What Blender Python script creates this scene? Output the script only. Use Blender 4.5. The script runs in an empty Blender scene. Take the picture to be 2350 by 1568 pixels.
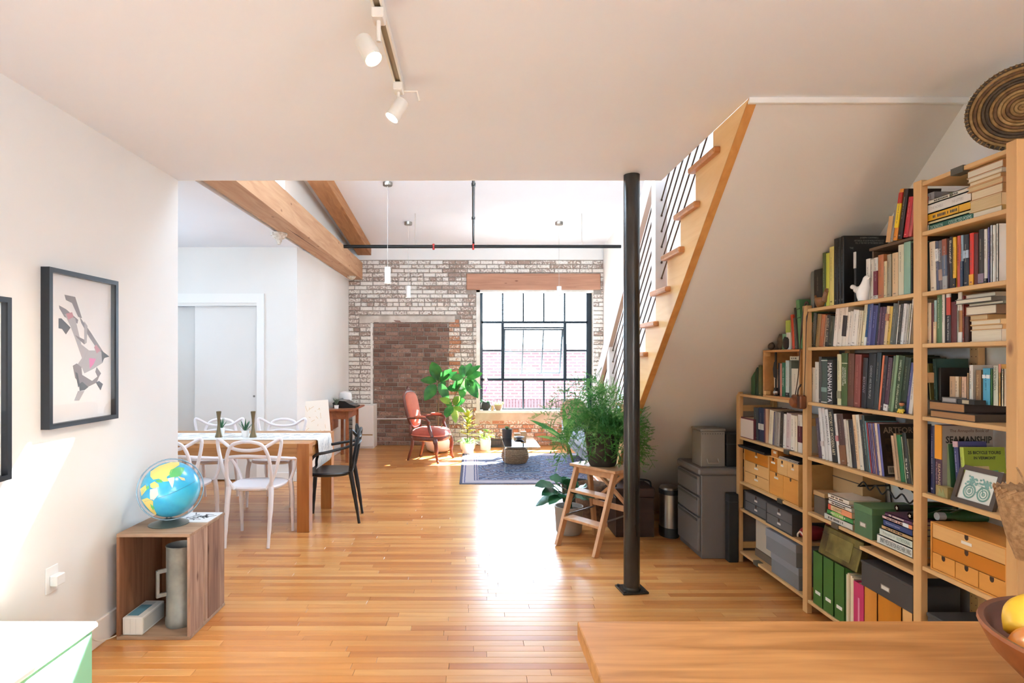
import bpy, math, random
from mathutils import Vector, Matrix, Euler
R = random.Random(7)
sc = bpy.context.scene
C = sc.collection
PI = math.pi
# ---------------------------------------------------------------- camera
EYE = 1.49; F = 1350.0; VX = 1085.0; VY = 823.0
cd = bpy.data.cameras.new('camera'); cam = bpy.data.objects.new('camera', cd); C.objects.link(cam)
cam.location = (0, 0, EYE); cam.rotation_euler = (PI/2, 0, 0)
cd.sensor_width = 36; cd.lens = 36*F/2350; cd.shift_x = (1175-VX)/2350; cd.shift_y = (VY-784)/2350
cd.clip_start = 0.03; cd.clip_end = 200
sc.camera = cam
# ---------------------------------------------------------------- light
SKY = 8.0
w = bpy.data.worlds.new('sky'); sc.world = w; w.use_nodes = True
bg = w.node_tree.nodes['Background']; bg.inputs[0].default_value = (0.71, 0.94, 1.18, 1); bg.inputs[1].default_value = SKY
sl = bpy.data.lights.new('sun', 'SUN'); sl.energy = 50; sl.angle = 0.0093; sl.color = (1, .97, .91)
so = bpy.data.objects.new('sun', sl); C.objects.link(so); so.location = (6, 16, 12)
SUN = Vector((-.645, -.85, -1)).normalized()
so.rotation_euler = SUN.to_track_quat('-Z', 'Y').to_euler()
def area(name, loc, to, sx, sy, power, col=(1, 1, 1), portal=False, spread=PI):
    l = bpy.data.lights.new(name, 'AREA'); l.shape = 'RECTANGLE'; l.size = sx; l.size_y = sy; l.energy = power; l.color = col; l.spread = spread
    o = bpy.data.objects.new(name, l); C.objects.link(o); o.location = loc
    o.rotation_euler = Vector(to).to_track_quat('-Z', 'Y').to_euler()
    if portal: l.cycles.is_portal = True
    return o
area('window_portal', (1.07, 10.24, 1.63), (0, -1, 0), 1.9, 2.1, 1, portal=True)
area('skylight_portal', (.69, 4.95, 4.0), (0, 0, -1), 1.65, 1.4, 1, portal=True)
area('added_alcove_window_portal', (-4.58, 5.2, 2.0), (1, 0, 0), .9, 1.1, 1, portal=True)  # opening of an unseen window added to light the dining end
area('added_clerestory_portal', (-2.1, 5.4, 3.5), (1, 0, 0), 2.4, .72, 1, portal=True)  # unseen high windows added to brighten the far hall
area('added_loft_window_portal', (0, -2.58, 3.75), (0, 1, 0), 4.0, 1.3, 1, portal=True)  # unseen loft window added to light the hall roof and stairwell
area('added_kitchen_window_portal', (2.22, -1.35, 1.7), (-1, 0, 0), 1.7, 1.4, 1, portal=True)  # unseen side window added to light the near wall and ceiling
sc.view_settings.view_transform = 'Standard'; sc.view_settings.look = 'None'
sc.view_settings.gamma = 1; sc.view_settings.exposure = 1.35; sc.view_settings.use_curve_mapping = False
sc.cycles.max_bounces = 9; sc.cycles.diffuse_bounces = 5; sc.cycles.glossy_bounces = 3; sc.cycles.transparent_max_bounces = 12
sc.cycles.transmission_bounces = 6; sc.cycles.sample_clamp_indirect = 6.0; sc.cycles.use_denoising = True
sc.cycles.caustics_reflective = False; sc.cycles.caustics_refractive = False
# ---------------------------------------------------------------- materials
def lin(h):
    if not isinstance(h, str): return tuple(h)[:3]
    h = h.lstrip('#'); c = [int(h[i:i+2], 16)/255 for i in (0, 2, 4)]
    return tuple(x/12.92 if x <= .04045 else ((x+.055)/1.055)**2.4 for x in c)
MC = {}
def nt(m): return m.node_tree.nodes, m.node_tree.links
def base(name):
    m = bpy.data.materials.new(name); m.use_nodes = True
    n, l = nt(m); b = n['Principled BSDF']; return m, n, l, b
def mat(name, col, rough=.5, metal=0, spec=.5, var=None, vs=20, bump=0, bs=200, coat=0, emit=0, sheen=0, stretch=None):
    key = name
    if key in MC: return MC[key]
    m, n, l, b = base(name); c = lin(col)
    b.inputs['Base Color'].default_value = (*c, 1); b.inputs['Roughness'].default_value = rough
    b.inputs['Metallic'].default_value = metal; b.inputs['Specular IOR Level'].default_value = spec
    b.inputs['Coat Weight'].default_value = coat; b.inputs['Coat Roughness'].default_value = .1
    b.inputs['Sheen Weight'].default_value = sheen
    if emit:
        b.inputs['Emission Color'].default_value = (*c, 1); b.inputs['Emission Strength'].default_value = emit
    if var is not None or bump:
        tc = n.new('ShaderNodeTexCoord'); mp = n.new('ShaderNodeMapping'); l.new(tc.outputs['Object'], mp.inputs[0])
        if stretch: mp.inputs['Scale'].default_value = stretch
    if var is not None:
        nz = n.new('ShaderNodeTexNoise'); nz.inputs['Scale'].default_value = vs; nz.inputs['Detail'].default_value = 5; l.new(mp.outputs[0], nz.inputs['Vector'])
        r = n.new('ShaderNodeValToRGB'); r.color_ramp.elements[0].position = .35; r.color_ramp.elements[1].position = .65
        r.color_ramp.elements[0].color = (*c, 1); r.color_ramp.elements[1].color = (*lin(var), 1)
        l.new(nz.outputs['Fac'], r.inputs[0]); l.new(r.outputs[0], b.inputs['Base Color'])
    if bump:
        n2 = n.new('ShaderNodeTexNoise'); n2.inputs['Scale'].default_value = bs; l.new(mp.outputs[0], n2.inputs['Vector'])
        bp = n.new('ShaderNodeBump'); bp.inputs['Strength'].default_value = bump; bp.inputs['Distance'].default_value = .004
        l.new(n2.outputs['Fac'], bp.inputs['Height']); l.new(bp.outputs[0], b.inputs['Normal'])
    MC[key] = m; return m
def wood(name, c1, c2, axis=0, scale=1.0, rough=.45, knots=False, coat=0, rnd=None, c3=None, world=False, contrast=.5):
    """grain stretched along one axis; rnd='object' or an attribute name shifts tone per board"""
    if name in MC: return MC[name]
    m, n, l, b = base(name); b.inputs['Roughness'].default_value = rough; b.inputs['Coat Weight'].default_value = coat; b.inputs['Coat Roughness'].default_value = .2
    if world:
        g = n.new('ShaderNodeNewGeometry'); src = g.outputs['Position']
    else:
        g = n.new('ShaderNodeTexCoord'); src = g.outputs['Object']
    rv = None
    if rnd == 'object':
        oi = n.new('ShaderNodeObjectInfo'); rv = oi.outputs['Random']
    elif rnd:
        at = n.new('ShaderNodeAttribute'); at.attribute_name = rnd; rv = at.outputs['Fac']
    mp = n.new('ShaderNodeMapping'); s = [14*scale]*3; s[axis] = 1.1*scale; mp.inputs['Scale'].default_value = s
    if rv is not None:
        add = n.new('ShaderNodeVectorMath'); add.operation = 'ADD'; mul = n.new('ShaderNodeMath'); mul.operation = 'MULTIPLY'; mul.inputs[1].default_value = 37
        l.new(rv, mul.inputs[0]); l.new(src, add.inputs[0]); l.new(mul.outputs[0], add.inputs[1]); src = add.outputs[0]
    l.new(src, mp.inputs[0])
    nz = n.new('ShaderNodeTexNoise'); nz.inputs['Scale'].default_value = 2.2; nz.inputs['Detail'].default_value = 6; nz.inputs['Distortion'].default_value = .9
    l.new(mp.outputs[0], nz.inputs['Vector'])
    r = n.new('ShaderNodeValToRGB'); r.color_ramp.elements[0].position = .5-contrast/2; r.color_ramp.elements[1].position = .5+contrast/2
    r.color_ramp.elements[0].color = (*lin(c2), 1); r.color_ramp.elements[1].color = (*lin(c1), 1)
    l.new(nz.outputs['Fac'], r.inputs[0]); out = r.outputs[0]
    if rv is not None and c3 is not None:
        mx = n.new('ShaderNodeMix'); mx.data_type = 'RGBA'; mx.blend_type = 'MULTIPLY'; mx.inputs['Factor'].default_value = 1
        r2 = n.new('ShaderNodeValToRGB'); r2.color_ramp.elements[0].color = (*lin(c3[0]), 1); r2.color_ramp.elements[1].color = (*lin(c3[1]), 1)
        if len(c3) > 2:
            e = r2.color_ramp.elements.new(.5); e.color = (*lin(c3[2]), 1)
        l.new(rv, r2.inputs[0]); l.new(out, mx.inputs['A']); l.new(r2.outputs[0], mx.inputs['B']); out = mx.outputs['Result']
    if knots:
        m2 = n.new('ShaderNodeMapping'); s2 = [5.0]*3; s2[axis] = 2.2; m2.inputs['Scale'].default_value = s2; l.new(src, m2.inputs[0])
        v = n.new('ShaderNodeTexVoronoi'); v.inputs['Scale'].default_value = 1.6; l.new(m2.outputs[0], v.inputs['Vector'])
        r3 = n.new('ShaderNodeValToRGB'); r3.color_ramp.elements[0].position = .05; r3.color_ramp.elements[1].position = .13
        r3.color_ramp.elements[0].color = (.25, .12, .05, 1); r3.color_ramp.elements[1].color = (1, 1, 1, 1)
        l.new(v.outputs['Distance'], r3.inputs[0])
        mk = n.new('ShaderNodeMix'); mk.data_type = 'RGBA'; mk.blend_type = 'MULTIPLY'; mk.inputs['Factor'].default_value = .75
        l.new(out, mk.inputs['A']); l.new(r3.outputs[0], mk.inputs['B']); out = mk.outputs['Result']
    l.new(out, b.inputs['Base Color'])
    bp = n.new('ShaderNodeBump'); bp.inputs['Strength'].default_value = .06; l.new(nz.outputs['Fac'], bp.inputs['Height']); l.new(bp.outputs[0], b.inputs['Normal'])
    MC[name] = m; return m
def glass(name, tint=(1, 1, 1), refl=1.0, rough=0.0):
    if name in MC: return MC[name]
    m = bpy.data.materials.new(name); m.use_nodes = True; n, l = nt(m); n.clear()
    o = n.new('ShaderNodeOutputMaterial'); t = n.new('ShaderNodeBsdfTransparent'); t.inputs[0].default_value = (*tint, 1)
    g = n.new('ShaderNodeBsdfGlossy'); g.inputs['Roughness'].default_value = rough
    f = n.new('ShaderNodeFresnel'); f.inputs[0].default_value = 1.45; mu = n.new('ShaderNodeMath'); mu.operation = 'MULTIPLY'; mu.inputs[1].default_value = refl
    ge = n.new('ShaderNodeNewGeometry'); iv = n.new('ShaderNodeMath'); iv.operation = 'SUBTRACT'; iv.inputs[0].default_value = 1; l.new(ge.outputs['Backfacing'], iv.inputs[1])
    m2 = n.new('ShaderNodeMath'); m2.operation = 'MULTIPLY'; m2.use_clamp = True
    mx = n.new('ShaderNodeMixShader'); l.new(f.outputs[0], mu.inputs[0]); l.new(mu.outputs[0], m2.inputs[0]); l.new(iv.outputs[0], m2.inputs[1]); l.new(m2.outputs[0], mx.inputs[0]); l.new(t.outputs[0], mx.inputs[1]); l.new(g.outputs[0], mx.inputs[2])
    l.new(mx.outputs[0], o.inputs[0]); MC[name] = m; return m
def leafmat(name, c, c2, trans=.4, rough=.4, veins=False):
    if name in MC: return MC[name]
    m, n, l, b = base(name); b.inputs['Roughness'].default_value = rough
    tc = n.new('ShaderNodeTexCoord'); nz = n.new('ShaderNodeTexNoise'); nz.inputs['Scale'].default_value = 7; l.new(tc.outputs['Object'], nz.inputs['Vector'])
    r = n.new('ShaderNodeValToRGB'); r.color_ramp.elements[0].position = .35; r.color_ramp.elements[1].position = .65
    r.color_ramp.elements[0].color = (*lin(c), 1); r.color_ramp.elements[1].color = (*lin(c2), 1); l.new(nz.outputs['Fac'], r.inputs[0]); l.new(r.outputs[0], b.inputs['Base Color'])
    t = n.new('ShaderNodeBsdfTranslucent'); l.new(r.outputs[0], t.inputs[0]); mx = n.new('ShaderNodeMixShader'); mx.inputs[0].default_value = trans
    l.new(b.outputs[0], mx.inputs[1]); l.new(t.outputs[0], mx.inputs[2]); l.new(mx.outputs[0], n['Material Output'].inputs[0])
    MC[name] = m; return m
def paint(h, rough=.5): return mat('paint_%s_%d' % (h.strip('#'), int(rough*10)), h, rough)
# ---------------------------------------------------------------- mesh building
ORG = {}
class MB:
    def __init__(s): s.v = []; s.f = []; s.mi = []; s.cur = 0; s.col = []; s.c = 0.0
    def add(s, vs, fs):
        o = len(s.v); s.v += [tuple(x) for x in vs]; s.f += [tuple(i+o for i in f) for f in fs]; s.mi += [s.cur]*len(fs); s.col += [s.c]*len(fs); return s
    def box(s, x0, x1, y0, y1, z0, z1, M=None, ch=0):
        if x0 > x1: x0, x1 = x1, x0
        if y0 > y1: y0, y1 = y1, y0
        if z0 > z1: z0, z1 = z1, z0
        if ch:
            vs = []; 
            for X, sx in ((x0, 1), (x1, -1)):
                for Y, sy in ((y0, 1), (y1, -1)):
                    for Z, sz in ((z0, 1), (z1, -1)):
                        vs += [(X, Y+sy*ch, Z+sz*ch), (X+sx*ch, Y, Z+sz*ch), (X+sx*ch, Y+sy*ch, Z)]
            def I(a, b, c, k): return ((a*2+b)*2+c)*3+k
            fs = [(I(0,0,0,0), I(0,0,1,0), I(0,1,1,0), I(0,1,0,0)), (I(1,0,0,0), I(1,1,0,0), I(1,1,1,0), I(1,0,1,0)),
                  (I(0,0,0,1), I(1,0,0,1), I(1,0,1,1), I(0,0,1,1)), (I(0,1,0,1), I(0,1,1,1), I(1,1,1,1), I(1,1,0,1)),
                  (I(0,0,0,2), I(0,1,0,2), I(1,1,0,2), I(1,0,0,2)), (I(0,0,1,2), I(1,0,1,2), I(1,1,1,2), I(0,1,1,2))]
            for a in (0, 1):
                for b in (0, 1):
                    fs.append((I(a,b,0,0), I(a,b,1,0), I(a,b,1,1), I(a,b,0,1)) if (a+b) % 2 else (I(a,b,0,1), I(a,b,1,1), I(a,b,1,0), I(a,b,0,0)))
                    fs.append((I(a,0,b,0), I(a,1,b,0), I(a,1,b,2), I(a,0,b,2)) if (a+b) % 2 == 0 else (I(a,0,b,2), I(a,1,b,2), I(a,1,b,0), I(a,0,b,0)))
                    fs.append((I(0,a,b,1), I(1,a,b,1), I(1,a,b,2), I(0,a,b,2)) if (a+b) % 2 else (I(0,a,b,2), I(1,a,b,2), I(1,a,b,1), I(0,a,b,1)))
                    for c in (0, 1):
                        t = (I(a,b,c,0), I(a,b,c,1), I(a,b,c,2)); fs.append(t if (a+b+c) % 2 == 0 else t[::-1])
        else:
            vs = [(x0,y0,z0),(x1,y0,z0),(x1,y1,z0),(x0,y1,z0),(x0,y0,z1),(x1,y0,z1),(x1,y1,z1),(x0,y1,z1)]
            fs = [(0,3,2,1),(4,5,6,7),(0,1,5,4),(1,2,6,5),(2,3,7,6),(3,0,4,7)]
        if M is not None: vs = [M @ Vector(v) for v in vs]
        return s.add(vs, fs)
    def bar(s, a, b, w, h=None, up=(0, 0, 1), ch=0):
        """rectangular bar from a to b"""
        a = Vector(a); b = Vector(b); h = h or w; d = (b-a); L = d.length; d.normalize(); u = Vector(up)
        if abs(d.dot(u)) > .98: u = Vector((0, 1, 0))
        r = d.cross(u).normalized(); u = r.cross(d)
        M = Matrix((( r.x, d.x, u.x, a.x), (r.y, d.y, u.y, a.y), (r.z, d.z, u.z, a.z), (0, 0, 0, 1)))
        return s.box(-w/2, w/2, 0, L, -h/2, h/2, M, ch)
    def tube(s, pts, rad, n=8, caps=True, closed=False, flat=1.0):
        pts = [Vector(p) for p in pts]; N = len(pts)
        if not isinstance(rad, (list, tuple)): rad = [rad]*N
        rings = []; prev = None
        for i, p in enumerate(pts):
            if closed: d = pts[(i+1) % N]-pts[i-1]
            else: d = pts[min(i+1, N-1)]-pts[max(i-1, 0)]
            d.normalize()
            if prev is None:
                u = Vector((0, 0, 1)) if abs(d.z) < .9 else Vector((0, 1, 0)); u = (u-d*u.dot(d)).normalized()
            else:
                u = (prev-d*prev.dot(d)).normalized()
            prev = u; r = d.cross(u)
            rings.append([p+(u*math.cos(2*PI*k/n)*flat+r*math.sin(2*PI*k/n))*rad[i] for k in range(n)])
        vs = [v for rg in rings for v in rg]; fs = []
        for i in range(N-1 if not closed else N):
            j = (i+1) % N
            for k in range(n): fs.append((i*n+k, i*n+(k+1) % n, j*n+(k+1) % n, j*n+k))
        if caps and not closed: fs += [tuple(range(n))[::-1], tuple((N-1)*n+k for k in range(n))]
        return s.add(vs, fs)
    def lathe(s, prof, c=(0, 0, 0), n=24, M=None, sx=1, sy=1, cap=True):
        vs = []; fs = []; m = len(prof)
        for k in range(n):
            a = 2*PI*k/n
            for r, z in prof: vs.append(Vector((c[0]+r*math.cos(a)*sx, c[1]+r*math.sin(a)*sy, c[2]+z)))
        for k in range(n):
            for i in range(m-1): fs.append((k*m+i, ((k+1) % n)*m+i, ((k+1) % n)*m+i+1, k*m+i+1))
        if cap and prof[0][0] > 1e-6: fs.append(tuple(k*m for k in range(n))[::-1])
        if cap and prof[-1][0] > 1e-6: fs.append(tuple(k*m+m-1 for k in range(n)))
        if M is not None: vs = [M @ v for v in vs]
        return s.add(vs, fs)
    def ball(s, c, r, n=12, m=8, sc=(1, 1, 1), M=None):
        pr = [(max(1e-7, math.sin(PI*i/m)), -math.cos(PI*i/m)) for i in range(m+1)]
        o = len(s.v); s.lathe(pr, n=n)
        for i in range(o, len(s.v)):
            v = Vector(s.v[i]); v = Vector((v.x*r*sc[0], v.y*r*sc[1], v.z*r*sc[2]))
            if M is not None: v = M @ v
            s.v[i] = tuple(v+Vector(c))
        return s
    def prism(s, poly, a, b, axis=0, M=None):
        """polygon (2-D) extruded along an axis from a to b"""
        def P(u, v, t): return {0: (t, u, v), 1: (u, t, v), 2: (u, v, t)}[axis]
        n = len(poly); vs = [P(u, v, a) for u, v in poly]+[P(u, v, b) for u, v in poly]
        if M is not None: vs = [M @ Vector(v) for v in vs]
        fs = [tuple(range(n))[::-1], tuple(range(n, 2*n))]+[(i, (i+1) % n, n+(i+1) % n, n+i) for i in range(n)]
        return s.add(vs, fs)
    def leaf(s, p, d, up, L, W, droop=.3, fold=.15, seg=6, tip=1.0, wav=0, shape=1.0):
        p = Vector(p); d = Vector(d).normalized(); up = Vector(up); up = (up-d*up.dot(d))
        if up.length < 1e-3: up = Vector((1, 0, 0)).cross(d)
        up.normalize(); r = d.cross(up); vs = []; fs = []
        for i in range(seg+1):
            t = i/seg; wd = W/2*(math.sin(PI*min(1, t**shape*.97+.03))**.8)
            c = p+d*L*t*(1-.25*droop*t)-Vector((0, 0, 1))*L*droop*t*t*.8
            ff = fold*wd+wav*math.sin(i*2.1)*W*.1
            vs += [c-r*wd+up*ff, c, c+r*wd+up*ff]
        for i in range(seg):
            o = i*3; fs += [(o, o+1, o+4, o+3), (o+1, o+2, o+5, o+4)]
        return s.add(vs, fs)
    def build(s, name, mats, parent=None, org=None, smooth=False, world=True, link=True, kind=None, label=None):
        me = bpy.data.meshes.new(name)
        o = Vector((0, 0, 0))
        if parent is not None: o = ORG.get(parent.name, Vector((0, 0, 0))) if world else Vector((0, 0, 0))
        elif org is not None: o = Vector(org)
        me.from_pydata([(a-o.x, b-o.y, c-o.z) for a, b, c in s.v], [], s.f)
        if not isinstance(mats, (list, tuple)): mats = [mats]
        for m in mats: me.materials.append(m)
        if max(s.mi, default=0): me.polygons.foreach_set('material_index', s.mi)
        if any(s.col):
            at = me.attributes.new('tint', 'FLOAT', 'FACE'); at.data.foreach_set('value', s.col)
        if smooth: me.polygons.foreach_set('use_smooth', [True]*len(me.polygons))
        me.update(); me.validate()
        ob = bpy.data.objects.new(name, me); C.objects.link(ob)
        if parent is not None: ob.parent = parent; ORG[ob.name] = ORG.get(parent.name, Vector((0, 0, 0)))
        elif org is not None: ob.location = org; ORG[ob.name] = Vector(org)
        if smooth == 'auto' :
            shade_auto(ob)
        if kind: ob['kind'] = kind
        if label: ob['label'] = label
        return ob
def shade_auto(ob, ang=40):
    me = ob.data; me.polygons.foreach_set('use_smooth', [True]*len(me.polygons))
    try: me.set_sharp_from_angle(angle=math.radians(ang))
    except Exception: pass
def tag(o, label, cat, group=None):
    o['label'] = label; o['category'] = cat
    if group: o['group'] = group
    return o
def thing(name, label, cat, loc=(0, 0, 0), rz=0, group=None):
    o = bpy.data.objects.new(name, None); C.objects.link(o); o.location = loc; o.rotation_euler = (0, 0, rz); o.empty_display_size = .1
    ORG[o.name] = Vector(loc); return tag(o, label, cat, group)
def struct(o): o['kind'] = 'structure'; return o
def dup(root, loc, rz=None, label=None):
    def rec(o, p):
        c = o.copy(); C.objects.link(c); c.parent = p
        for ch in list(o.children): rec(ch, c)
        return c
    r = rec(root, None); r.location = loc; ORG[r.name] = Vector(loc)
    if rz is not None: r.rotation_euler = (0, 0, rz)
    if label: r['label'] = label
    return r
def spline(pts, n=8, closed=False):
    pts = [Vector(p) for p in pts]; out = []; N = len(pts)
    rng = range(N) if closed else range(N-1)
    for i in rng:
        p0 = pts[i-1] if (closed or i > 0) else pts[0]*2-pts[1]
        p1 = pts[i]; p2 = pts[(i+1) % N]; p3 = pts[(i+2) % N] if (closed or i+2 < N) else pts[-1]*2-pts[-2]
        for k in range(n):
            t = k/n; out.append(.5*((2*p1)+(p2-p0)*t+(2*p0-5*p1+4*p2-p3)*t*t+(3*p1-p0-3*p2+p3)*t**3))
    if not closed: out.append(pts[-1])
    return out
TX = []; MT = []
def text(s, parent, org, xd, yd, wd, ht, m, world=False, bold=.0, name='lettering', ext=0.0003):
    cu = bpy.data.curves.new(name, 'FONT'); cu.body = s; cu.resolution_u = 2; cu.size = 1; cu.align_x = 'CENTER'; cu.align_y = 'CENTER'; cu.offset = bold; cu.extrude = 0
    cu.materials.append(m); o = bpy.data.objects.new(name, cu); C.objects.link(o); o.parent = parent
    org = Vector(org)
    if world: org = org-ORG.get(parent.name, Vector((0, 0, 0)))
    TX.append((o, org, Vector(xd).normalized(), Vector(yd).normalized(), wd, ht)); return o
def fit_text():
    bpy.context.view_layer.update()
    for o, org, xd, yd, wd, ht in TX:
        d = o.dimensions; sx = wd/max(d.x, 1e-4); sy = ht/max(d.y, 1e-4)
        z = xd.cross(yd)
        bb = o.bound_box; cx = (bb[0][0]+bb[6][0])/2; cy = (bb[0][1]+bb[6][1])/2
        M = Matrix(((xd.x*sx, yd.x*sy, z.x, org.x-xd.x*sx*cx-yd.x*sy*cy), (xd.y*sx, yd.y*sy, z.y, org.y-xd.y*sx*cx-yd.y*sy*cy), (xd.z*sx, yd.z*sy, z.z, org.z-xd.z*sx*cx-yd.z*sy*cy), (0, 0, 0, 1)))
        o.matrix_local = M
        MT.append(o)
    dg = bpy.context.evaluated_depsgraph_get()
    for o in MT:
        me = bpy.data.meshes.new_from_object(o.evaluated_get(dg)); q = bpy.data.objects.new('lettering', me); C.objects.link(q); q.parent = o.parent; q.matrix_local = o.matrix_local.copy()
        bpy.data.objects.remove(o)
def YX(px, X): return F*X/(px-VX)          # distance along the room of a point on the plane X
def ZY(py, Y): return EYE-(py-VY)*Y/F      # height of a point at distance Y
def YF(py, z=0): return F*(EYE-z)/(py-VY)  # distance of a point at height z
def XY(px, Y): return (px-VX)*Y/F
# ---------------------------------------------------------------- setting
XL, XR, YB, CZ, YE = -1.95, 2.24, 10.1, 2.67, 3.89
def roofz(y): return 3.42+.104*(YB-y)
WHITE = mat('white_wall_paint', '#ece9e4', .6, var='#e6e2dc', vs=.7)
CEIL = mat('ceiling_paint', '#f0f3f8', .65, var='#ebeef4', vs=.6)
TRIMW = mat('trim_white', '#f0eeea', .4)
# floor -------------------------------------------------------------
fl = MB().box(-4.6, XR+.1, -2.6, YB+.3, -.12, -.012).build('floor', mat('floor_joint', '#5a3a20', .6)); struct(fl)
PLK = [('#fff4e0'), ('#d9ae84'), ('#f6dcb6')]
FC = ('#d9a972', '#bf8c57')
plank_o = wood('plank_oak', *FC, axis=0, scale=.55, rough=.3, rnd='object', c3=PLK, world=True, coat=.25)
plank_s = wood('plank_oak_far', *FC, axis=0, scale=.55, rough=.3, rnd='tint', c3=PLK, world=True, coat=.25)
pl = [MB().box(0, 1, .0006, .0566, -.012, 0, ch=.0009) for _ in range(1)]
pm = None; far = MB(); n_single = 0; y = -2.5; row = 0; rp = random.Random(3); cand = []
while y < YB:
    x = -4.55+rp.random()*.6-.6 if y > YE else -1.97-rp.random()*.9
    lim = -4.55 if y > YE else -1.96
    while x < XR:
        L = rp.choice([.35, .5, .7, .85, 1.0, 1.2, 1.5])*(.85+.3*rp.random())
        a, b = max(x, lim), min(x+L, XR)
        if b-a > .03: cand.append((a, b, y))
        x += L
    y += .0572; row += 1
def planksize(c):
    a, b, y = c
    if y < 2.62: return -1
    lo, hi = max(a, -1.95), min(b, 1.97 if y < 4.3 else 1.6)
    if y < 3.1: lo = max(lo, -1.9)
    return -1 if hi-lo < .1 else (1/y)
order = sorted(range(len(cand)), key=lambda i: -planksize(cand[i]))
single = set(i for i in order[:296] if planksize(cand[i]) > 0)
for i, (a, b, y) in enumerate(cand):
    if i in single:
        if pm is None:
            o = pl[0].build('plank', plank_o, fl); pm = o
        else:
            o = pm.copy(); C.objects.link(o)
        o.location = (a+.0008, y, 0); o.scale = (b-a-.0016, 1, 1)
    else:
        far.c = rp.random()+.001; far.box(a+.0008, b-.0008, y+.0006, y+.0566, -.012, 0)
far.build('planks', plank_s, fl, kind='stuff')
# walls -------------------------------------------------------------
wl = struct(MB().box(-2.07, XL, -2.6, YE, 0, CZ).build('wall_left', WHITE))
wr = struct(MB().box(XR, XR+.15, -.5, YB+.3, 0, 4.9).box(XR, XR+.15, -2.6, -2.2, 0, 4.9).box(XR, XR+.15, -2.2, -.5, 0, 1.0).box(XR, XR+.15, -2.2, -.5, 2.4, 4.9).build('wall_right', WHITE))
m = MB(); m.box(-4.6, -3.95, 7.13, 7.3, 0, 2.84); m.box(-2.614, -2.13, 7.13, 7.3, 0, 2.84); m.box(-3.95, -2.614, 7.13, 7.3, 2.13, 2.84); m.box(-4.6, -2.614, 7.3, 7.36, 0, 2.84)
struct(m.build('wall_closet', WHITE))
struct(MB().box(-2.25, -2.13, 7.3, YB, 0, 2.84).build('wall_side', WHITE))
struct(MB().box(-2.3, -2.11, -2.6, 4.2, 2.95, 4.95).box(-2.3, -2.11, 6.6, YB, 2.95, 4.95).box(-2.3, -2.11, 4.2, 6.6, 2.95, 3.14).box(-2.3, -2.11, 4.2, 6.6, 3.86, 4.95).build('wall_upper', WHITE))
w4 = struct(MB().box(-2.22, -2.18, 4.2, 6.6, 3.14, 3.17).box(-2.22, -2.18, 4.2, 6.6, 3.83, 3.86).box(-2.22, -2.18, 5.38, 5.42, 3.17, 3.83).build('added_window_4', TRIMW)); MB().box(-2.203, -2.197, 4.2, 6.6, 3.17, 3.83).build('pane', glass('pane_glass'), w4)  # clerestory out of view, added as extra daylight for the hall
m = MB(); m.box(-4.75, -4.6, 3.7, 4.65, 0, 2.84); m.box(-4.75, -4.6, 5.75, 7.3, 0, 2.84); m.box(-4.75, -4.6, 4.65, 5.75, 0, 1.55); m.box(-4.75, -4.6, 4.65, 5.75, 2.45, 2.84); m.box(-4.6, -2.07, 3.65, 3.8, 0, 2.84)
struct(m.build('wall_alcove', WHITE))
w5 = struct(MB().box(-4.70, -4.66, 4.65, 5.75, 1.55, 1.59).box(-4.70, -4.66, 4.65, 5.75, 2.41, 2.45).box(-4.70, -4.66, 5.18, 5.22, 1.59, 2.41).build('added_window_5', TRIMW)); MB().box(-4.683, -4.677, 4.65, 5.75, 1.59, 2.41).build('pane', glass('pane_glass'), w5)  # alcove window out of view, added to light the dining table
struct(MB().box(-4.75, -2.11, 3.65, 7.36, 2.84, 2.96).box(-2.3, -2.11, 7.3, YB, 2.84, 2.96).build('ceiling_alcove', CEIL))
m = MB(); m.box(-2.11, 1.25, -2.6, YE, CZ, 2.9); m.box(1.25, XR, -2.6, 2.66, CZ, 2.9); m.box(-2.11, -2.02, YE, YE+.001, CZ, 2.9)
struct(m.build('ceiling', CEIL))
# roof with a skylight
m = MB()
def rs(x0, x1, y0, y1): m.add([(x0, y0, roofz(y0)), (x1, y0, roofz(y0)), (x1, y1, roofz(y1)), (x0, y1, roofz(y1)), (x0, y0, roofz(y0)+.25), (x1, y0, roofz(y0)+.25), (x1, y1, roofz(y1)+.25), (x0, y1, roofz(y1)+.25)], [(0,1,2,3),(4,5,6,7),(0,1,5,4),(1,2,6,5),(2,3,7,6),(3,0,4,7)])
SKX = (-.12, 1.5); SKY_Y = (4.3, 5.62)
rs(-2.3, XR+.15, -2.6, SKY_Y[0]); rs(-2.3, XR+.15, SKY_Y[1], YB+.3); rs(-2.3, SKX[0], *SKY_Y); rs(SKX[1], XR+.15, *SKY_Y)
struct(m.build('ceiling_roof', CEIL))
sk = MB(); zz = roofz(4.65)+.27
m = MB()
for a, b in (((SKX[0]-.03, SKY_Y[0]-.03), (SKX[1]+.03, SKY_Y[0])), ((SKX[0]-.03, SKY_Y[1]), (SKX[1]+.03, SKY_Y[1]+.03)), ((SKX[0]-.03, SKY_Y[0]), (SKX[0], SKY_Y[1])), ((SKX[1], SKY_Y[0]), (SKX[1]+.03, SKY_Y[1]))): m.box(a[0], b[0], a[1], b[1], zz-.33, zz+.08)
skw = struct(m.build('window_2', TRIMW)); MB().box(SKX[0]+.001, SKX[1]-.001, SKY_Y[0]+.001, SKY_Y[1]-.001, zz+.03, zz+.036).build('pane', glass('pane_glass'), skw)
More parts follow.
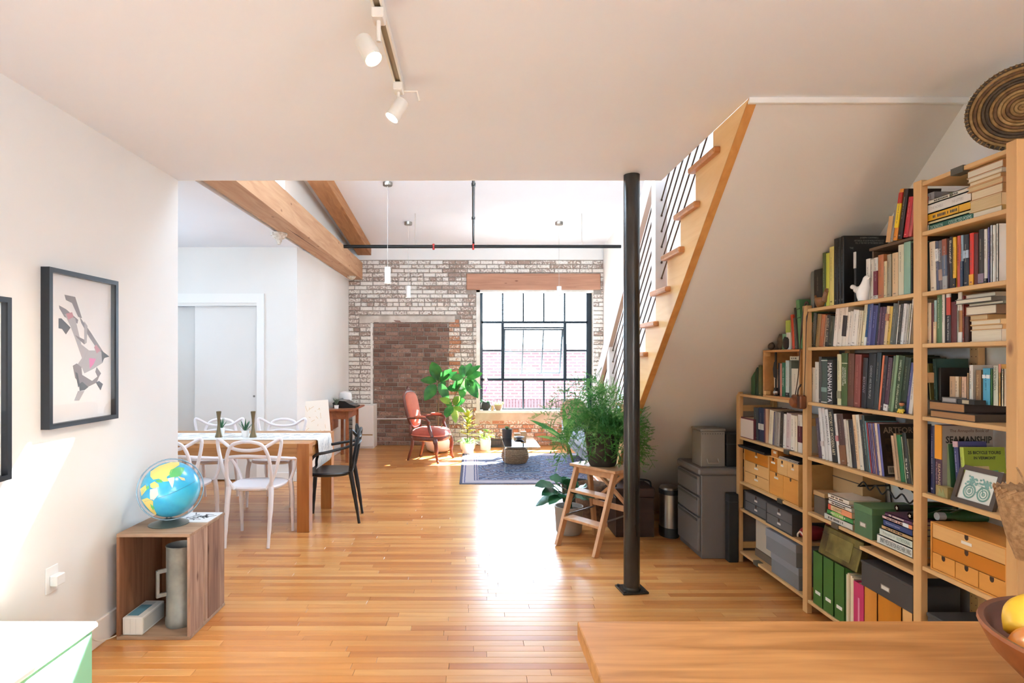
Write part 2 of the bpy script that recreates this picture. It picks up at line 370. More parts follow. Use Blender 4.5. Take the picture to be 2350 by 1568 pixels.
# kitchen-side end wall and an added side window for fill light (behind the camera)
m = MB(); m.box(-2.3, XR+.15, -2.75, -2.6, 0, 3.1); m.box(-2.3, XR+.15, -2.75, -2.6, 4.4, 5.1); m.box(-2.3, -2.0, -2.75, -2.6, 3.1, 4.4); m.box(2.0, XR+.15, -2.75, -2.6, 3.1, 4.4)
struct(m.build('wall_rear', WHITE))
wk = struct(MB().box(XR+.05, XR+.09, -2.2, -.5, 1.0, 1.04).box(XR+.05, XR+.09, -2.2, -.5, 2.36, 2.4).box(XR+.05, XR+.09, -1.37, -1.33, 1.04, 2.36).build('added_window_3', TRIMW))
MB().box(XR+.067, XR+.073, -2.2, -.5, 1.04, 2.36).build('pane', glass('pane_glass'), wk)
w6 = struct(MB().box(-2, 2, -2.7, -2.66, 3.1, 3.14).box(-2, 2, -2.7, -2.66, 4.36, 4.4).box(-.02, .02, -2.7, -2.66, 3.14, 4.36).build('added_window_6', TRIMW)); MB().box(-2, 2, -2.684, -2.678, 3.14, 4.36).build('pane', glass('pane_glass'), w6)  # loft rear window out of view, added so daylight reaches roof and stair
# skirtings
struct(MB().box(XL, XL+.016, -2.6, YE, 0, .135, ch=.004).build('baseboard_left', TRIMW))
struct(MB().box(-2.13, -2.115, 7.13, YB, 0, .11, ch=.004).build('baseboard_side', TRIMW))
struct(MB().box(-2.535, -2.13, 7.114, 7.13, 0, .11, ch=.004).build('baseboard_closet', TRIMW))
struct(MB().box(XR-.015, XR, 4.6, YB, 0, .11, ch=.004).build('baseboard_right', TRIMW))
struct(MB().box(1.25, XR, 2.655, 2.672, 2.645, CZ).build('trim_1', TRIMW))
struct(MB().box(-2.02, 1.25, YE, YE+.012, CZ, 2.9).build('trim_2', TRIMW))
# closet doors -------------------------------------------------------
dw = mat('closet_door_white', '#e0dcd7', .4)
d1 = struct(MB().box(-3.39, -2.614, 7.17, 7.205, .012, 2.13, ch=.003).build('door_1', dw))
MB().lathe([(.013, 0), (.013, .004), (.009, .005), (.008, .001)], n=12, M=Matrix.Translation((-2.665, 7.17, 1.03)) @ Matrix.Rotation(PI/2, 4, 'X')).build('finger_pull', mat('nickel', '#8c8a86', .3, 1), d1)
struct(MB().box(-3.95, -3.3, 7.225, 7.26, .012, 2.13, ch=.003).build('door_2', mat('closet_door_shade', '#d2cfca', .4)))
struct(MB().box(-3.95, -2.614, 7.14, 7.28, 2.125, 2.15).build('trim_3', mat('alu_track', '#b8b8b8', .35, .6)))
m = MB(); m.box(-2.614, -2.525, 7.112, 7.13, 0, 2.275); m.box(-3.99, -2.614, 7.112, 7.13, 2.165, 2.275)
struct(m.build('trim_4', TRIMW))
# ---------------------------------------------------------------- brick wall
def brickmat(name, lo, hi, paintc, thr, dark):
    m, n, l, b = base(name); b.inputs['Roughness'].default_value = .85; b.inputs['Specular IOR Level'].default_value = .2
    g = n.new('ShaderNodeNewGeometry'); pos = g.outputs['Position']
    def noise(s, d=4, off=0):
        z = n.new('ShaderNodeTexNoise'); z.inputs['Scale'].default_value = s; z.inputs['Detail'].default_value = d
        if off:
            mp = n.new('ShaderNodeMapping'); mp.inputs['Location'].default_value = (off, off, off); l.new(pos, mp.inputs[0]); l.new(mp.outputs[0], z.inputs['Vector'])
        else: l.new(pos, z.inputs['Vector'])
        return z.outputs['Fac']
    def ramp(f, a, b2, p0, p1):
        r = n.new('ShaderNodeValToRGB'); r.color_ramp.elements[0].position = p0; r.color_ramp.elements[1].position = p1
        r.color_ramp.elements[0].color = (*lin(a), 1); r.color_ramp.elements[1].color = (*lin(b2), 1); l.new(f, r.inputs[0]); return r.outputs[0]
    def mix(f, a, b2):
        x = n.new('ShaderNodeMix'); x.data_type = 'RGBA'; l.new(f, x.inputs['Factor']); l.new(a, x.inputs['A']); l.new(b2, x.inputs['B']); return x.outputs['Result']
    # per-brick tone: object random plus attribute (joined bricks)
    oi = n.new('ShaderNodeObjectInfo'); at = n.new('ShaderNodeAttribute'); at.attribute_name = 'tint'
    sm = n.new('ShaderNodeMath'); sm.operation = 'ADD'; l.new(oi.outputs['Random'], sm.inputs[0]); l.new(at.outputs['Fac'], sm.inputs[1])
    fr = n.new('ShaderNodeMath'); fr.operation = 'FRACT'; l.new(sm.outputs[0], fr.inputs[0])
    tone = ramp(fr.outputs[0], lo, hi, .1, .9)
    tone = mix(ramp(noise(38), '#000000', '#ffffff', .55, .72), tone, ramp(noise(9), dark, dark, 0, 1))
    # paint left on the face: a broad patchiness + fine flaking + tone of the brick
    ad = n.new('ShaderNodeMath'); ad.operation = 'MULTIPLY_ADD'; l.new(noise(1.1, 3, 5), ad.inputs[0]); ad.inputs[1].default_value = .55; l.new(noise(34, 8, 2), ad.inputs[2])
    a2 = n.new('ShaderNodeMath'); a2.operation = 'MULTIPLY_ADD'; l.new(fr.outputs[0], a2.inputs[0]); a2.inputs[1].default_value = .3; l.new(ad.outputs[0], a2.inputs[2])
    pf = ramp(a2.outputs[0], '#000000', '#ffffff', thr/3-.2, thr/3-.19)
    m3 = n.new('ShaderNodeMath'); m3.operation = 'DIVIDE'; l.new(a2.outputs[0], m3.inputs[0]); m3.inputs[1].default_value = 3; 
    pf = ramp(m3.outputs[0], '#000000', '#ffffff', thr/3-.012, thr/3+.03)
    out = mix(pf, tone, ramp(noise(24), paintc, '#efe9e0', .3, .7))
    l.new(out, b.inputs['Base Color'])
    bp = n.new('ShaderNodeBump'); bp.inputs['Strength'].default_value = .5; bp.inputs['Distance'].default_value = .004; l.new(noise(55), bp.inputs['Height']); l.new(bp.outputs[0], b.inputs['Normal'])
    return m
B_PAINT = brickmat('brick_whitewashed', '#a08a7e', '#bcaea4', '#dcd5ce', .85, '#857469')
B_BARE = brickmat('brick_bare_brown', '#705448', '#957668', '#c8bcb0', 1.22, '#54403a')
B_RED = brickmat('brick_worn_red', '#b07858', '#c49a80', '#dccfc0', .92, '#8a5a48')
MORT = mat('mortar', '#8f857b', .9, var='#a2978c', vs=14, bump=.6, bs=60)
WX0, WX1, WZ0, WZ1 = .06, 2.07, .597, 2.665
BTOP = 3.18
m = MB(); m.box(-2.25, WX0, YB, YB+.35, 0, 3.75); m.box(WX1, XR+.15, YB, YB+.35, 0, 3.75); m.box(WX0, WX1, YB, YB+.35, 0, WZ0-.03); m.box(WX0, WX1, YB, YB+.35, WZ1, 3.75)
wb = struct(m.build('wall_back', MORT))
struct(MB().box(-2.13, XR, YB-.02, YB, BTOP, 3.43, ch=.004).build('trim_5', WHITE))
def brick_mesh(L, rb):
    j = lambda s: (rb.random()-.5)*s
    H = .061; d = .014; c = .005
    vs = [(0, 0, 0), (L, 0, 0), (L, 0, H), (0, 0, H)]
    vs = [(x, 0, z) for x, _, z in vs]+[(c*1.2+j(.004), -d+j(.002), c+j(.003)), (L-c*1.2+j(.004), -d+j(.002), c+j(.003)), (L-c*1.2+j(.004), -d+j(.002), H-c+j(.003)), (c*1.2+j(.004), -d+j(.002), H-c+j(.003))]
    mx = (L/2+j(.02), -d-.001+j(.003), H/2)
    return vs+[mx], [(0, 1, 5, 4), (1, 2, 6, 5), (2, 3, 7, 6), (3, 0, 4, 7), (4, 5, 8), (5, 6, 8), (6, 7, 8), (7, 4, 8)]
rb = random.Random(11); variants = {}
rest = {k: MB() for k in ('p', 'b', 'r')}; singles = []
CO = .0722; IX0, IX1, IZ = -1.70, -.41, 2.10
def zone(x0, x1, z):
    xc = (x0+x1)/2
    if z < .6 and xc > -.05: return 'r'
    if IX0 <= xc <= IX1 and z < IZ: return 'b'
    if -.41 < xc < -.28 and z < IZ: return 'r'
    return 'p'
bricks = []
r_ = 0; z = .004
while z+.061 < BTOP:
    segs = [(-2.13, XR)]
    if z > WZ0-.2 and z < WZ1: segs = [(-2.13, WX0-.0), (WX1, XR)]
    if z+.061 > 2.66 and z < 2.95: segs = [(-2.13, -.11), (2.19, XR)]
    head = (r_ % 6 == 3)
    for a, b in segs:
        # the infill of the old doorway has its own bond
        cuts = [a, b]
        if z < IZ and a < IX0: cuts = [a, IX0, IX1, b]
        for a2, b2 in zip(cuts, cuts[1:]):
            L = .098 if head else .205
            x = a2-(.1 if r_ % 2 else 0)*(0 if b2-a2 < .6 else 1)-rb.random()*.03
            while x < b2:
                l2 = L*(1+(rb.random()-.5)*.08); p, q = max(x, a2), min(x+l2, b2)
                if q-p > .025:
                    if not (IZ+.0 < z < IZ+.12 and -1.95 < (p+q)/2 < -.3 and rb.random() < .8):
                        bricks.append((p, q, z, zone(p, q, z)))
                x += l2+.011
    z += CO; r_ += 1
full = [i for i, (p, q, z, k) in enumerate(bricks) if .185 < q-p < .222]
def vis(i):
    p, q, z, k = bricks[i]; x = (p+q)/2
    if z < .55: return 5+rb.random()            # behind chair, plants and table
    return abs(z-1.75)+.35*abs(x+1.0)
single = set(sorted(full, key=vis)[:296])
proto = {}
KM = {'p': B_PAINT, 'b': B_BARE, 'r': B_RED}
for i, (p, q, z, k) in enumerate(bricks):
    L = q-p; dy = (rb.random()-.5)*.008
    if i in single:
        v = rb.randrange(3)
        if (k, v) not in proto:
            mm = MB(); mm.add(*brick_mesh(.204, rb)); o = mm.build('brick', KM[k], wb); proto[(k, v)] = o
        else:
            o = proto[(k, v)].copy(); C.objects.link(o)
        o.location = (p, YB+dy, z); o.scale = (L/.204, 1, 1); o.rotation_euler = (0, (rb.random()-.5)*.012, 0)
    else:
        vs, fs = brick_mesh(L, rb); rest[k].c = rb.random()*.98+.01
        rest[k].add([(x+p, y2+YB+dy, z2+z) for x, y2, z2 in vs], fs)
for k, nm in (('p', 'painted_bricks'), ('b', 'infill_bricks'), ('r', 'worn_bricks')):
    rest[k].build(nm, KM[k], wb, kind='stuff')
PLAST = mat('old_plaster', '#b3a89c', .9, var='#d8d0c6', vs=6, bump=.8, bs=18)
struct(MB().box(-1.95, -.3, YB-.017, YB, IZ+.005, IZ+.125, ch=.008).build('trim_6', PLAST))
struct(MB().box(-1.755, -1.715, YB-.018, YB, .1, IZ, ch=.006).build('trim_7', mat('plaster_bright', '#e4ddd4', .9, var='#f2ece6', vs=9, bump=.6, bs=30)))
# window -------------------------------------------------------------
SILLM = mat('painted_sill', '#f2efe8', .55, var='#dcd6ca', vs=5)
STEEL = mat('window_steel', '#1d2a33', .4, .3)
win = thing('window_1', 'steel framed loft window', 'window', (1.06, 10.28, WZ0)); del win['category']; del win['label']; win['kind'] = 'structure'
GY = 10.28
def wx(px): return (px-VX)*GY/F
def wz(py): return EYE-(py-VY)*GY/F
FX0, FX1, FZ0, FZ1 = wx(1104), wx(1349), wz(941), wz(667)
m = MB()
m.box(FX0-.02, FX0+.03, GY-.03, GY+.03, FZ0, FZ1); m.box(FX1-.03, FX1+.06, GY-.03, GY+.03, FZ0, FZ1); m.box(FX0, FX1, GY-.03, GY+.03, FZ1-.04, FZ1+.02); m.box(FX0, FX1, GY-.03, GY+.03, FZ0-.02, FZ0+.03)
m.build('frame', STEEL, win)
VXs = [1153.5, 1200.8, 1247.8, 1295.5]
z1, z2, z3 = wz(740), wz(871), wz(805)
for zc, hw in ((z1, .019), (z2, .022)): MB().box(FX0, FX1, GY-.03, GY+.03, zc-hw, zc+hw).build('transom', STEEL, win)
for px in (1153.5, 1296): MB().box(wx(px)-.026, wx(px)+.026, GY-.035, GY+.035, z2, z1).build('mullion', STEEL, win)
for px in VXs:
    for a, b in ((z1, FZ1), (FZ0, z2)): MB().box(wx(px)-.014, wx(px)+.014, GY-.015, GY+.015, a, b).build('muntin', STEEL, win)
for a, b in ((FX0, wx(1153)), (wx(1296), FX1)): MB().box(a, b, GY-.015, GY+.015, z3-.014, z3+.014).build('muntin', STEEL, win)
PG = glass('pane_glass')
xs = [FX0+.02]+[wx(p) for p in VXs]+[FX1-.02]
for a, b in zip(xs, xs[1:]):
    for c, d in ((z1, FZ1), (FZ0, z2)): MB().box(a+.006, b-.006, GY-.003, GY+.003, c+.01, d-.01).build('pane', PG, win)
for a, b in ((FX0+.02, wx(1151)), (wx(1298), FX1-.02)):
    for c, d in ((z2, z3), (z3, z1)): MB().box(a+.005, b-.005, GY-.003, GY+.003, c+.01, d-.01).build('pane', PG, win)
sx0, sx1 = wx(1155.5), wx(1293.5); sz1 = wz(752); sz0 = wz(868)
MB().box(sx0, sx1, GY-.02, GY+.02, sz1-.012, sz1+.012).build('transom', STEEL, win)
MB().box(sx0, sx1, GY-.003, GY+.003, sz1+.012, z1-.02).build('pane', PG, win)
hz = sz1-.02; Hs = hz-sz0
MS = Matrix.Translation((0, GY, hz)) @ Matrix.Rotation(math.radians(24), 4, 'X')
m = MB()
for a in ((sx0+.005, sx0+.035, -Hs, 0), (sx1-.035, sx1-.005, -Hs, 0), (sx0+.005, sx1-.005, -.03, 0), (sx0+.005, sx1-.005, -Hs, -Hs+.03)): m.box(a[0], a[1], -.012, .012, a[2], a[3], MS)
for t in (1/3, 2/3):
    xx = sx0+(sx1-sx0)*t; m.box(xx-.012, xx+.012, -.008, .008, -Hs, 0, MS)
m.box(sx0, sx1, -.008, .008, -Hs*.5-.011, -Hs*.5+.011, MS)
sash = m.build('sash', mat('sash_steel_glare', '#5d6a72', .4, .2), win)  # paler than the frame steel: outdoor glare is put into the colour
for k in range(3):
    a = sx0+(sx1-sx0)*k/3+.012; b = sx0+(sx1-sx0)*(k+1)/3-.012
    for c, d in ((-Hs+.03, -Hs*.5-.008), (-Hs*.5+.008, -.03)): MB().box(a, b, -.002, .002, c, d, MS).build('pane', PG, sash)
for k in (1/3, .64, .97):
    p = MS @ Vector((sx0+(sx1-sx0)*k, 0, -Hs)); MB().ball(p, .014, 8, 6).build('sash_knob', STEEL, sash)
# reveal, sill
m = MB(); m.box(WX0, FX0-.02, YB-.004, YB+.3, WZ0, WZ1); m.box(FX1+.06, WX1, YB-.004, YB+.3, WZ0, WZ1); m.box(WX0, WX1, YB-.004, YB+.3, WZ1-.035, WZ1)
m.build('reveal', SILLM, win)
MB().box(WX0-.02, WX1+.02, YB-.03, YB+.3, WZ0-.045, WZ0, ch=.006).build('sill', SILLM, win)
struct(MB().box(WX0-.03, WX1+.05, YB-.016, YB, .36, WZ0-.045, ch=.006).build('trim_8', mat('sill_concrete', '#cdbfa8', .9, var='#b8a68c', vs=5, bump=.5, bs=30)))
LW = wood('lintel_timber', '#b98a70', '#a07058', axis=0, scale=.7, rough=.75, knots=True)
struct(MB().box(-.11, 2.19, YB-.035, YB+.2, 2.668, 2.945, ch=.012).build('lintel', LW))
# outside -------------------------------------------------------------
m, n, l, b = base('far_brick'); br = n.new('ShaderNodeTexBrick'); g = n.new('ShaderNodeNewGeometry'); sp = n.new('ShaderNodeSeparateXYZ'); cb = n.new('ShaderNodeCombineXYZ')
l.new(g.outputs['Position'], sp.inputs[0]); l.new(sp.outputs['X'], cb.inputs['X']); l.new(sp.outputs['Z'], cb.inputs['Y']); l.new(cb.outputs[0], br.inputs['Vector'])
br.inputs['Color1'].default_value = (*lin('#4e2e2c'), 1); br.inputs['Color2'].default_value = (*lin('#5a3836'), 1); br.inputs['Mortar'].default_value = (*lin('#86787a'), 1)
br.inputs['Scale'].default_value = 1; br.inputs['Brick Width'].default_value = .34; br.inputs['Row Height'].default_value = .125; br.inputs['Mortar Size'].default_value = .022
l.new(br.outputs[0], b.inputs['Base Color']); b.inputs['Roughness'].default_value = .9; FB = m
eb = thing('brick_building', 'red brick building across the street, seen through the steel window', 'building', (2, 24, -4))
MB().box(-14, 18, 24, 34, -4, 1.9).build('brick_facade', FB, eb)
MB().box(-14.1, 18.1, 23.85, 34.1, 1.9, 2.08, ch=.02).build('coping', mat('coping_stone', '#8d8a88', .8), eb)
m = MB()
for k in range(90): m.box(-3+k*.125, -3+k*.125+.105, 23.94, 24, -.62, -.18)
m.build('soldier_course', mat('soldier_brick', '#5a3634', .9), eb, kind='stuff')
MB().box(-14, 18, 23.7, 24, -4, -.62).build('ledge', mat('ledge_stone', '#dad6d0', .8), eb)
struct(MB().box(-60, 60, 10.6, 90, -4.2, -4).build('ground', mat('street', '#9a9894', .9)))
# beams ---------------------------------------------------------------
BW = wood('beam_timber', '#c8a07c', '#aa7c58', axis=1, scale=.6, rough=.7, knots=True)
def skew(x00, x01, y0, z00, z01, x10, x11, y1, z10, z11):
    return [(x00, y0, z00), (x01, y0, z00), (x11, y1, z10), (x10, y1, z10), (x00, y0, z01), (x01, y0, z01), (x11, y1, z11), (x10, y1, z11)], [(0,3,2,1),(4,5,6,7),(0,1,5,4),(1,2,6,5),(2,3,7,6),(3,0,4,7)]
tb = thing('tie_beam', 'long rough timber tie beam running along the alcove ceiling to the brick wall', 'beam', (-2.0, 3.95, 2.84)); tb['kind'] = 'structure'
m = MB(); m.add(*skew(-2.045, -1.79, 3.95, 2.84, 3.12, -2.115, -1.89, YB-.02, 2.84, 3.13)); m.build('timber', BW, tb)
m = MB()
for t0, xa, ya, xb, yb_ in ((0, -1.93, 6.0, -1.95, 8.0),):
    m.add([(xa, ya, 2.8385), (xa+.012, ya+.4, 2.8385), (xb+.05, yb_, 2.8385), (xa+.002, ya+.4, 2.8385)], [(0, 1, 2, 3)])
m.build('split', mat('split_dark', '#4a2c1c', .9), tb)
rf = thing('rafter', 'sloping timber rafter above the tie beam, brown underside', 'beam', (-1.85, 5.5, 3.5)); rf['kind'] = 'structure'
m = MB(); m.add(*skew(-1.95, -1.72, 4.5, roofz(4.5)-.15, roofz(4.5)+.02, -1.97, -1.74, YB-.02, roofz(YB)-.16, roofz(YB)+.02)); m.build('timber', wood('rafter_timber', '#b98556', '#96623a', axis=1, scale=.6, rough=.7), rf)
# bolt rosettes on the beam
RM = mat('rosette_paint', '#e2ddd4', .6, var='#b8aa98', vs=30)
b1 = MB().lathe([(0.001, -.125), (.018, -.12), (.022, -.10), (.03, -.09), (.034, -.07), (.062, -.055), (.07, -.035), (.085, -.03), (.09, -.012), (.088, 0)], (XY(640, 6.33), 6.33, 2.84), 20).build('rosette', RM, org=(XY(640, 6.33), 6.33, 2.84), smooth='auto')
tag(b1, 'white stepped ceiling rosette under the tie beam, halfway along', 'rosette')
b2 = MB().lathe([(.001, -.06), (.03, -.055), (.05, -.04), (.07, -.02), (.07, 0)], (-1.99, 9.65, 2.84), 16).build('rosette', RM, org=(-1.99, 9.65, 2.84), smooth='auto')
tag(b2, 'small white bolt cover under the tie beam beside the brick wall', 'rosette')
# ---------------------------------------------------------------- stair
STW = wood('maple_stringer', '#ecc48c', '#dfae70', axis=1, scale=.5, rough=.4)
TRW = wood('tread_wood', '#c98e5c', '#ab6f40', axis=0, scale=.6, rough=.35)
st = thing('staircase', 'open maple staircase rising towards the kitchen behind the black column', 'staircase', (1.7, 5.6, 0)); 
def sof(y): return CZ-.86*(y-2.66)
NO = [3.33+.24*k for k in range(13)]; ZT = [2.565-.2055*k for k in range(13)]
poly = [(2.66, CZ)]
poly = [(2.665, CZ-.002)]
y_end = 2.66+CZ/.86
low = [(y_end-.02, .001)]
up = [(3.06, CZ-.002), (3.06, ZT[0]-.034)]
for k in range(12):
    up.append((NO[k]-.03, ZT[k]-.034)); up.append((NO[k]-.03, ZT[k+1]-.034))
up.append((NO[12]-.03, ZT[12]-.034)); up.append((NO[12]-.03, .001))
# the sawtooth board is split into convex quads
m = MB()
def q(a, b, c, d):
    m.prism([a, b, c, d], 1.25, 1.288, axis=0)
q((2.665, CZ-.002), (3.06, CZ-.002), (3.06, sof(3.06)), (2.667, sof(2.667)))
prev = 3.06
for k in range(13):
    yb = NO[k]-.03; zt = ZT[k]-.034
    q((prev, zt), (yb, zt), (yb, max(.001, sof(yb))), (prev, max(.001, sof(prev)))); prev = yb
m.build('stringer', STW, st)
m = MB()
MB().add([], [])
L = [(1.2495, 1.2885)]
m.add([(1.249, 2.662, sof(2.662)-.004), (1.291, 2.662, sof(2.662)-.004), (1.291, y_end-.03, .004), (1.249, y_end-.03, .004), (1.249, 2.662, sof(2.662)+.002), (1.291, 2.662, sof(2.662)+.002), (1.291, y_end-.03, .012), (1.249, y_end-.03, .012)], [(0,1,2,3),(4,5,6,7),(0,1,5,4),(1,2,6,5),(2,3,7,6),(3,0,4,7)])
m.build('stringer_edge', wood('stringer_edge', '#c99050', '#b2763c', axis=1, scale=.6, rough=.45), st)
MB().box(2.19, XR-.002, 2.7, 5.5, .02, .03).build('wall_batten', STW, st)
for k in range(13):
    MB().box(1.215, XR-.003, NO[k]-.335 if k else NO[k]-.36, NO[k], ZT[k]-.034, ZT[k], ch=.007).build('tread', TRW, st)
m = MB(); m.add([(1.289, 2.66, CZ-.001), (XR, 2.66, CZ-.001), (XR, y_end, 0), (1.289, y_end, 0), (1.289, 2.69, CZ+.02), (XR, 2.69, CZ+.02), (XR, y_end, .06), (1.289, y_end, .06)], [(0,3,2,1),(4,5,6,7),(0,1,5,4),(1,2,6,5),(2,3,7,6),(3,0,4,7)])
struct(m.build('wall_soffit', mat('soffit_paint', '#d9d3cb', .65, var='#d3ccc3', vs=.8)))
# railing
PK = mat('rail_white', '#ece6e2', .45); ROD = mat('rod_bronze', '#5a4a3e', .35, .7)
rl = thing('stair_railing', 'white stair railing with slanting bronze rods between white posts', 'railing', (1.24, 4.9, .5))
def post(x0, x1, y0, y1, z0, z1): MB().box(x0, x1, y0, y1, z0, z1, ch=.002).build('post', PK, rl)
RX = 1.302
post(1.26, 1.342, 4.06, 4.15, 1.93, 3.2)
post(1.267, 1.342, 5.467, 5.557, .75, 1.74)
post(1.267, 1.342, 6.10, 6.19, .2, 1.19)
def lineZ(y): return 1.80-.857*(y-5.487)
m = MB(); m.prism([(6.20, lineZ(6.20)), (4.16, lineZ(4.16)), (4.16, lineZ(4.16)-.22), (5.92, lineZ(5.92)-.22)], 1.262, 1.30, axis=0); m.build('top_rail', mat('rail_shade', '#e8d9d2', .5), rl)  # white rail; its pinkish shade is put into the colour
for k in range(9):
    z = 2.80-.1055*k; MB().tube([(RX, 4.15, z), (RX, 5.467, z-.857*1.317)], .0048, 6).ball((RX, 5.462, z-.857*1.317), .008, 6, 4).build('rod', ROD, rl)
for k in range(6):
    z = 2.583-.108*k; y2 = max(2.7, 4.06-(3.2-z)/.857)
    MB().tube([(RX, 4.06, z), (RX, y2, z+.857*(4.06-y2))], .0048, 6).ball((RX, 4.055, z), .008, 6, 4).build('rod', ROD, rl)
for k in range(6):
    z = 1.62-.1055*k; MB().tube([(RX, 5.557, z), (RX, 6.10, z-.857*.543)], .0048, 6).build('rod', ROD, rl)
MB().box(1.262, 1.342, 2.6, 4.06, 3.2, 3.27).build('loft_rail', PK, rl)
# ---------------------------------------------------------------- black steel column
PX, PY_ = 1.021, 3.78
IRON = mat('blackened_steel', '#282523', .27, .4, var='#3e3a36', vs=9, bump=.06, bs=30, stretch=(1, 1, .25))
co = thing('steel_column', 'black steel pipe column bolted to the floor beside the step stool', 'column', (PX, PY_, 0)); co['kind'] = 'thing'
MB().lathe([(.051, .012), (.051, 2.669)], (PX, PY_, 0), 40).build('shaft', IRON, co, smooth='auto')
MB().lathe([(.056, .012), (.056, .02), (.052, .03)], (PX, PY_, 0), 32).build('weld_ring', IRON, co, smooth='auto')
Mz = Matrix.Translation((PX, PY_, 0)) @ Matrix.Rotation(.12, 4, 'Z')
MB().box(-.085, .085, -.075, .075, 0.0005, .013, Mz, ch=.002).build('base_plate', IRON, co)
for a in (-1, 1):
    for b2 in (-1, 1): MB().lathe([(.01, .013), (.01, .019), (.006, .021)], Mz @ Vector((a*.068, b2*.058, 0)), 6).build('bolt', IRON, co)
# ---------------------------------------------------------------- pipes and pendants
BLK = mat('black_pipe', '#171819', .45, .2); REDM = mat('valve_red', '#b8332c', .5); HG = mat('hanger_wire', '#c8c4c0', .4, .5)
sp_ = thing('sprinkler_pipe', 'black sprinkler pipe crossing under the bright sloped roof', 'pipe', (0, 8.5, 3.1))
zp = ZY(566, 8.5)
MB().tube([(-1.9, 8.5, zp), (2.14, 8.5, zp)], .025, 12).build('main_pipe', BLK, sp_, smooth='auto')
pts = [(XY(1086.5, 8.5), 8.5, zp), (0.009, 8.5, zp+.07), (.008, 8.3, zp+.1), (.006, 5.0, zp+.18)]
MB().tube(pts, .016, 10).build('branch_pipe', BLK, sp_, smooth='auto')
for yy in (7.3, 6.0): MB().tube([(.007, yy-.03, zp+.1+.08*(8.3-yy)/3.3), (.007, yy+.03, zp+.1+.08*(8.3-yy)/3.3)], .022, 10).build('coupling', BLK, sp_, smooth='auto')
for px in (995, 1086): MB().lathe([(.001, -.05), (.014, -.045), (.02, -.02), (.028, 0), (.02, .03), (.012, .04)], (XY(px, 8.5), 8.5, zp), 10).build('sprinkler_head', REDM, sp_, smooth='auto')
for px in (953, 1335): MB().tube([(XY(px, 8.5), 8.5, zp-.03), (XY(px, 8.5), 8.5, roofz(8.5))], .006, 6).build('hanger', HG, sp_)
PW = mat('pendant_white', '#f4f2ee', .3); PGLOW = mat('pendant_glow', '#fff4e0', .5, emit=4.0); CORD = mat('pendant_cord', '#b9b6b2', .5); NIK = mat('brushed_nickel', '#9a938a', .3, .9)
def pendant(px, y, zt, zb, r, label):
    x = XY(px, y); t = thing('pendant_lamp', label, 'lamp', (x, y, zb), 0, 'white cylinder pendants over the far room')
    MB().lathe([(r*.9, zb+.012), (r, zb), (r, zt), (r*.96, zt+.004), (.006, zt+.005)], (x, y, 0), 20).build('shade', PW, t, smooth='auto')
    MB().lathe([(.001, zb+.01), (r*.88, zb+.01)], (x, y, 0), 20).build('diffuser', PGLOW, t)
    MB().tube([(x, y, zt), (x, y, roofz(y)-.04)], .0028, 5).build('cord', CORD, t)
    MB().lathe([(.001, -.045), (.055, -.04), (.06, -.03), (.06, .02)], (x, y, roofz(y)), 20).build('canopy', NIK, t, smooth='auto')
pendant(889.5, 7.4, ZY(614, 7.4), ZY(650, 7.4), .038, 'white cylinder pendant lamp hanging nearest the timber beam')
pendant(937, 8.89, ZY(657, 8.89), ZY(683, 8.89), .036, 'white cylinder pendant lamp between the beam and the window')
pendant(1283, 8.89, ZY(658, 8.89), ZY(680, 8.89), .036, 'white cylinder pendant lamp hanging in front of the window')
# ---------------------------------------------------------------- track light
TW = mat('track_white', '#e9e2d6', .35); TG = mat('track_slot', '#8a7a60', .5); HOT = mat('spot_hot', '#ffe9c4', .5, emit=60)
tl = thing('track_light', 'white ceiling track light with two lit spot heads', 'lamp', (-.31, 1.9, CZ))
tx = -.312
MB().box(tx-.018, tx-.011, 1.1, 2.54, CZ-.03, CZ).box(tx+.011, tx+.018, 1.1, 2.54, CZ-.03, CZ).box(tx-.018, tx+.018, 2.535, 2.545, CZ-.03, CZ).build('rail', TW, tl)
MB().box(tx-.011, tx+.011, 1.1, 2.535, CZ-.02, CZ-.004).build('rail_slot', TG, tl)
def spot(y, x, d, hz_, name_l):
    hd = Vector(d).normalized(); c = Vector((x, y, hz_))
    MB().box(tx-.02, tx+.02, y-.03, y+.03, CZ-.062, CZ-.028, ch=.004).build('adapter', TW, tl)
    MB().tube([(tx, y, CZ-.06), (tx, y, hz_+.025)], .0075, 8).build('stem', TW, tl)
    zq = hd.to_track_quat('Z', 'Y').to_matrix().to_4x4(); M = Matrix.Translation(c) @ zq
    h = MB().lathe([(.001, -.045), (.026, -.045), (.029, -.04), (.031, .045), (.028, .045), (.026, .03)], n=24, M=M).build('spot_head', TW, tl, smooth='auto')
    MB().lathe([(.001, .035), (.026, .035)], n=20, M=M).build('bulb_face', HOT, h)
    l = bpy.data.lights.new('spot_bulb', 'SPOT'); l.energy = 30; l.color = (1, .88, .7); l.spot_size = 1.5; l.shadow_soft_size = .025; l.spot_blend = .6
    o = bpy.data.objects.new('spot_bulb', l); C.objects.link(o); o.parent = tl; o.location = c+hd*.05-Vector((-.31, 1.9, CZ)); o.rotation_euler = hd.to_track_quat('-Z', 'Y').to_euler()
spot(1.95, tx-.035, (.45, -.25, -.85), CZ-.155, '')
spot(2.47, tx-.005, (-.45, -.15, -.75), CZ-.135, '')
MB().tube([(tx+.02, 2.50, CZ-.045), (tx+.075, 2.50, CZ-.045), (tx+.085, 2.50, CZ-.085)], .004, 6).build('end_bracket', TW, tl)
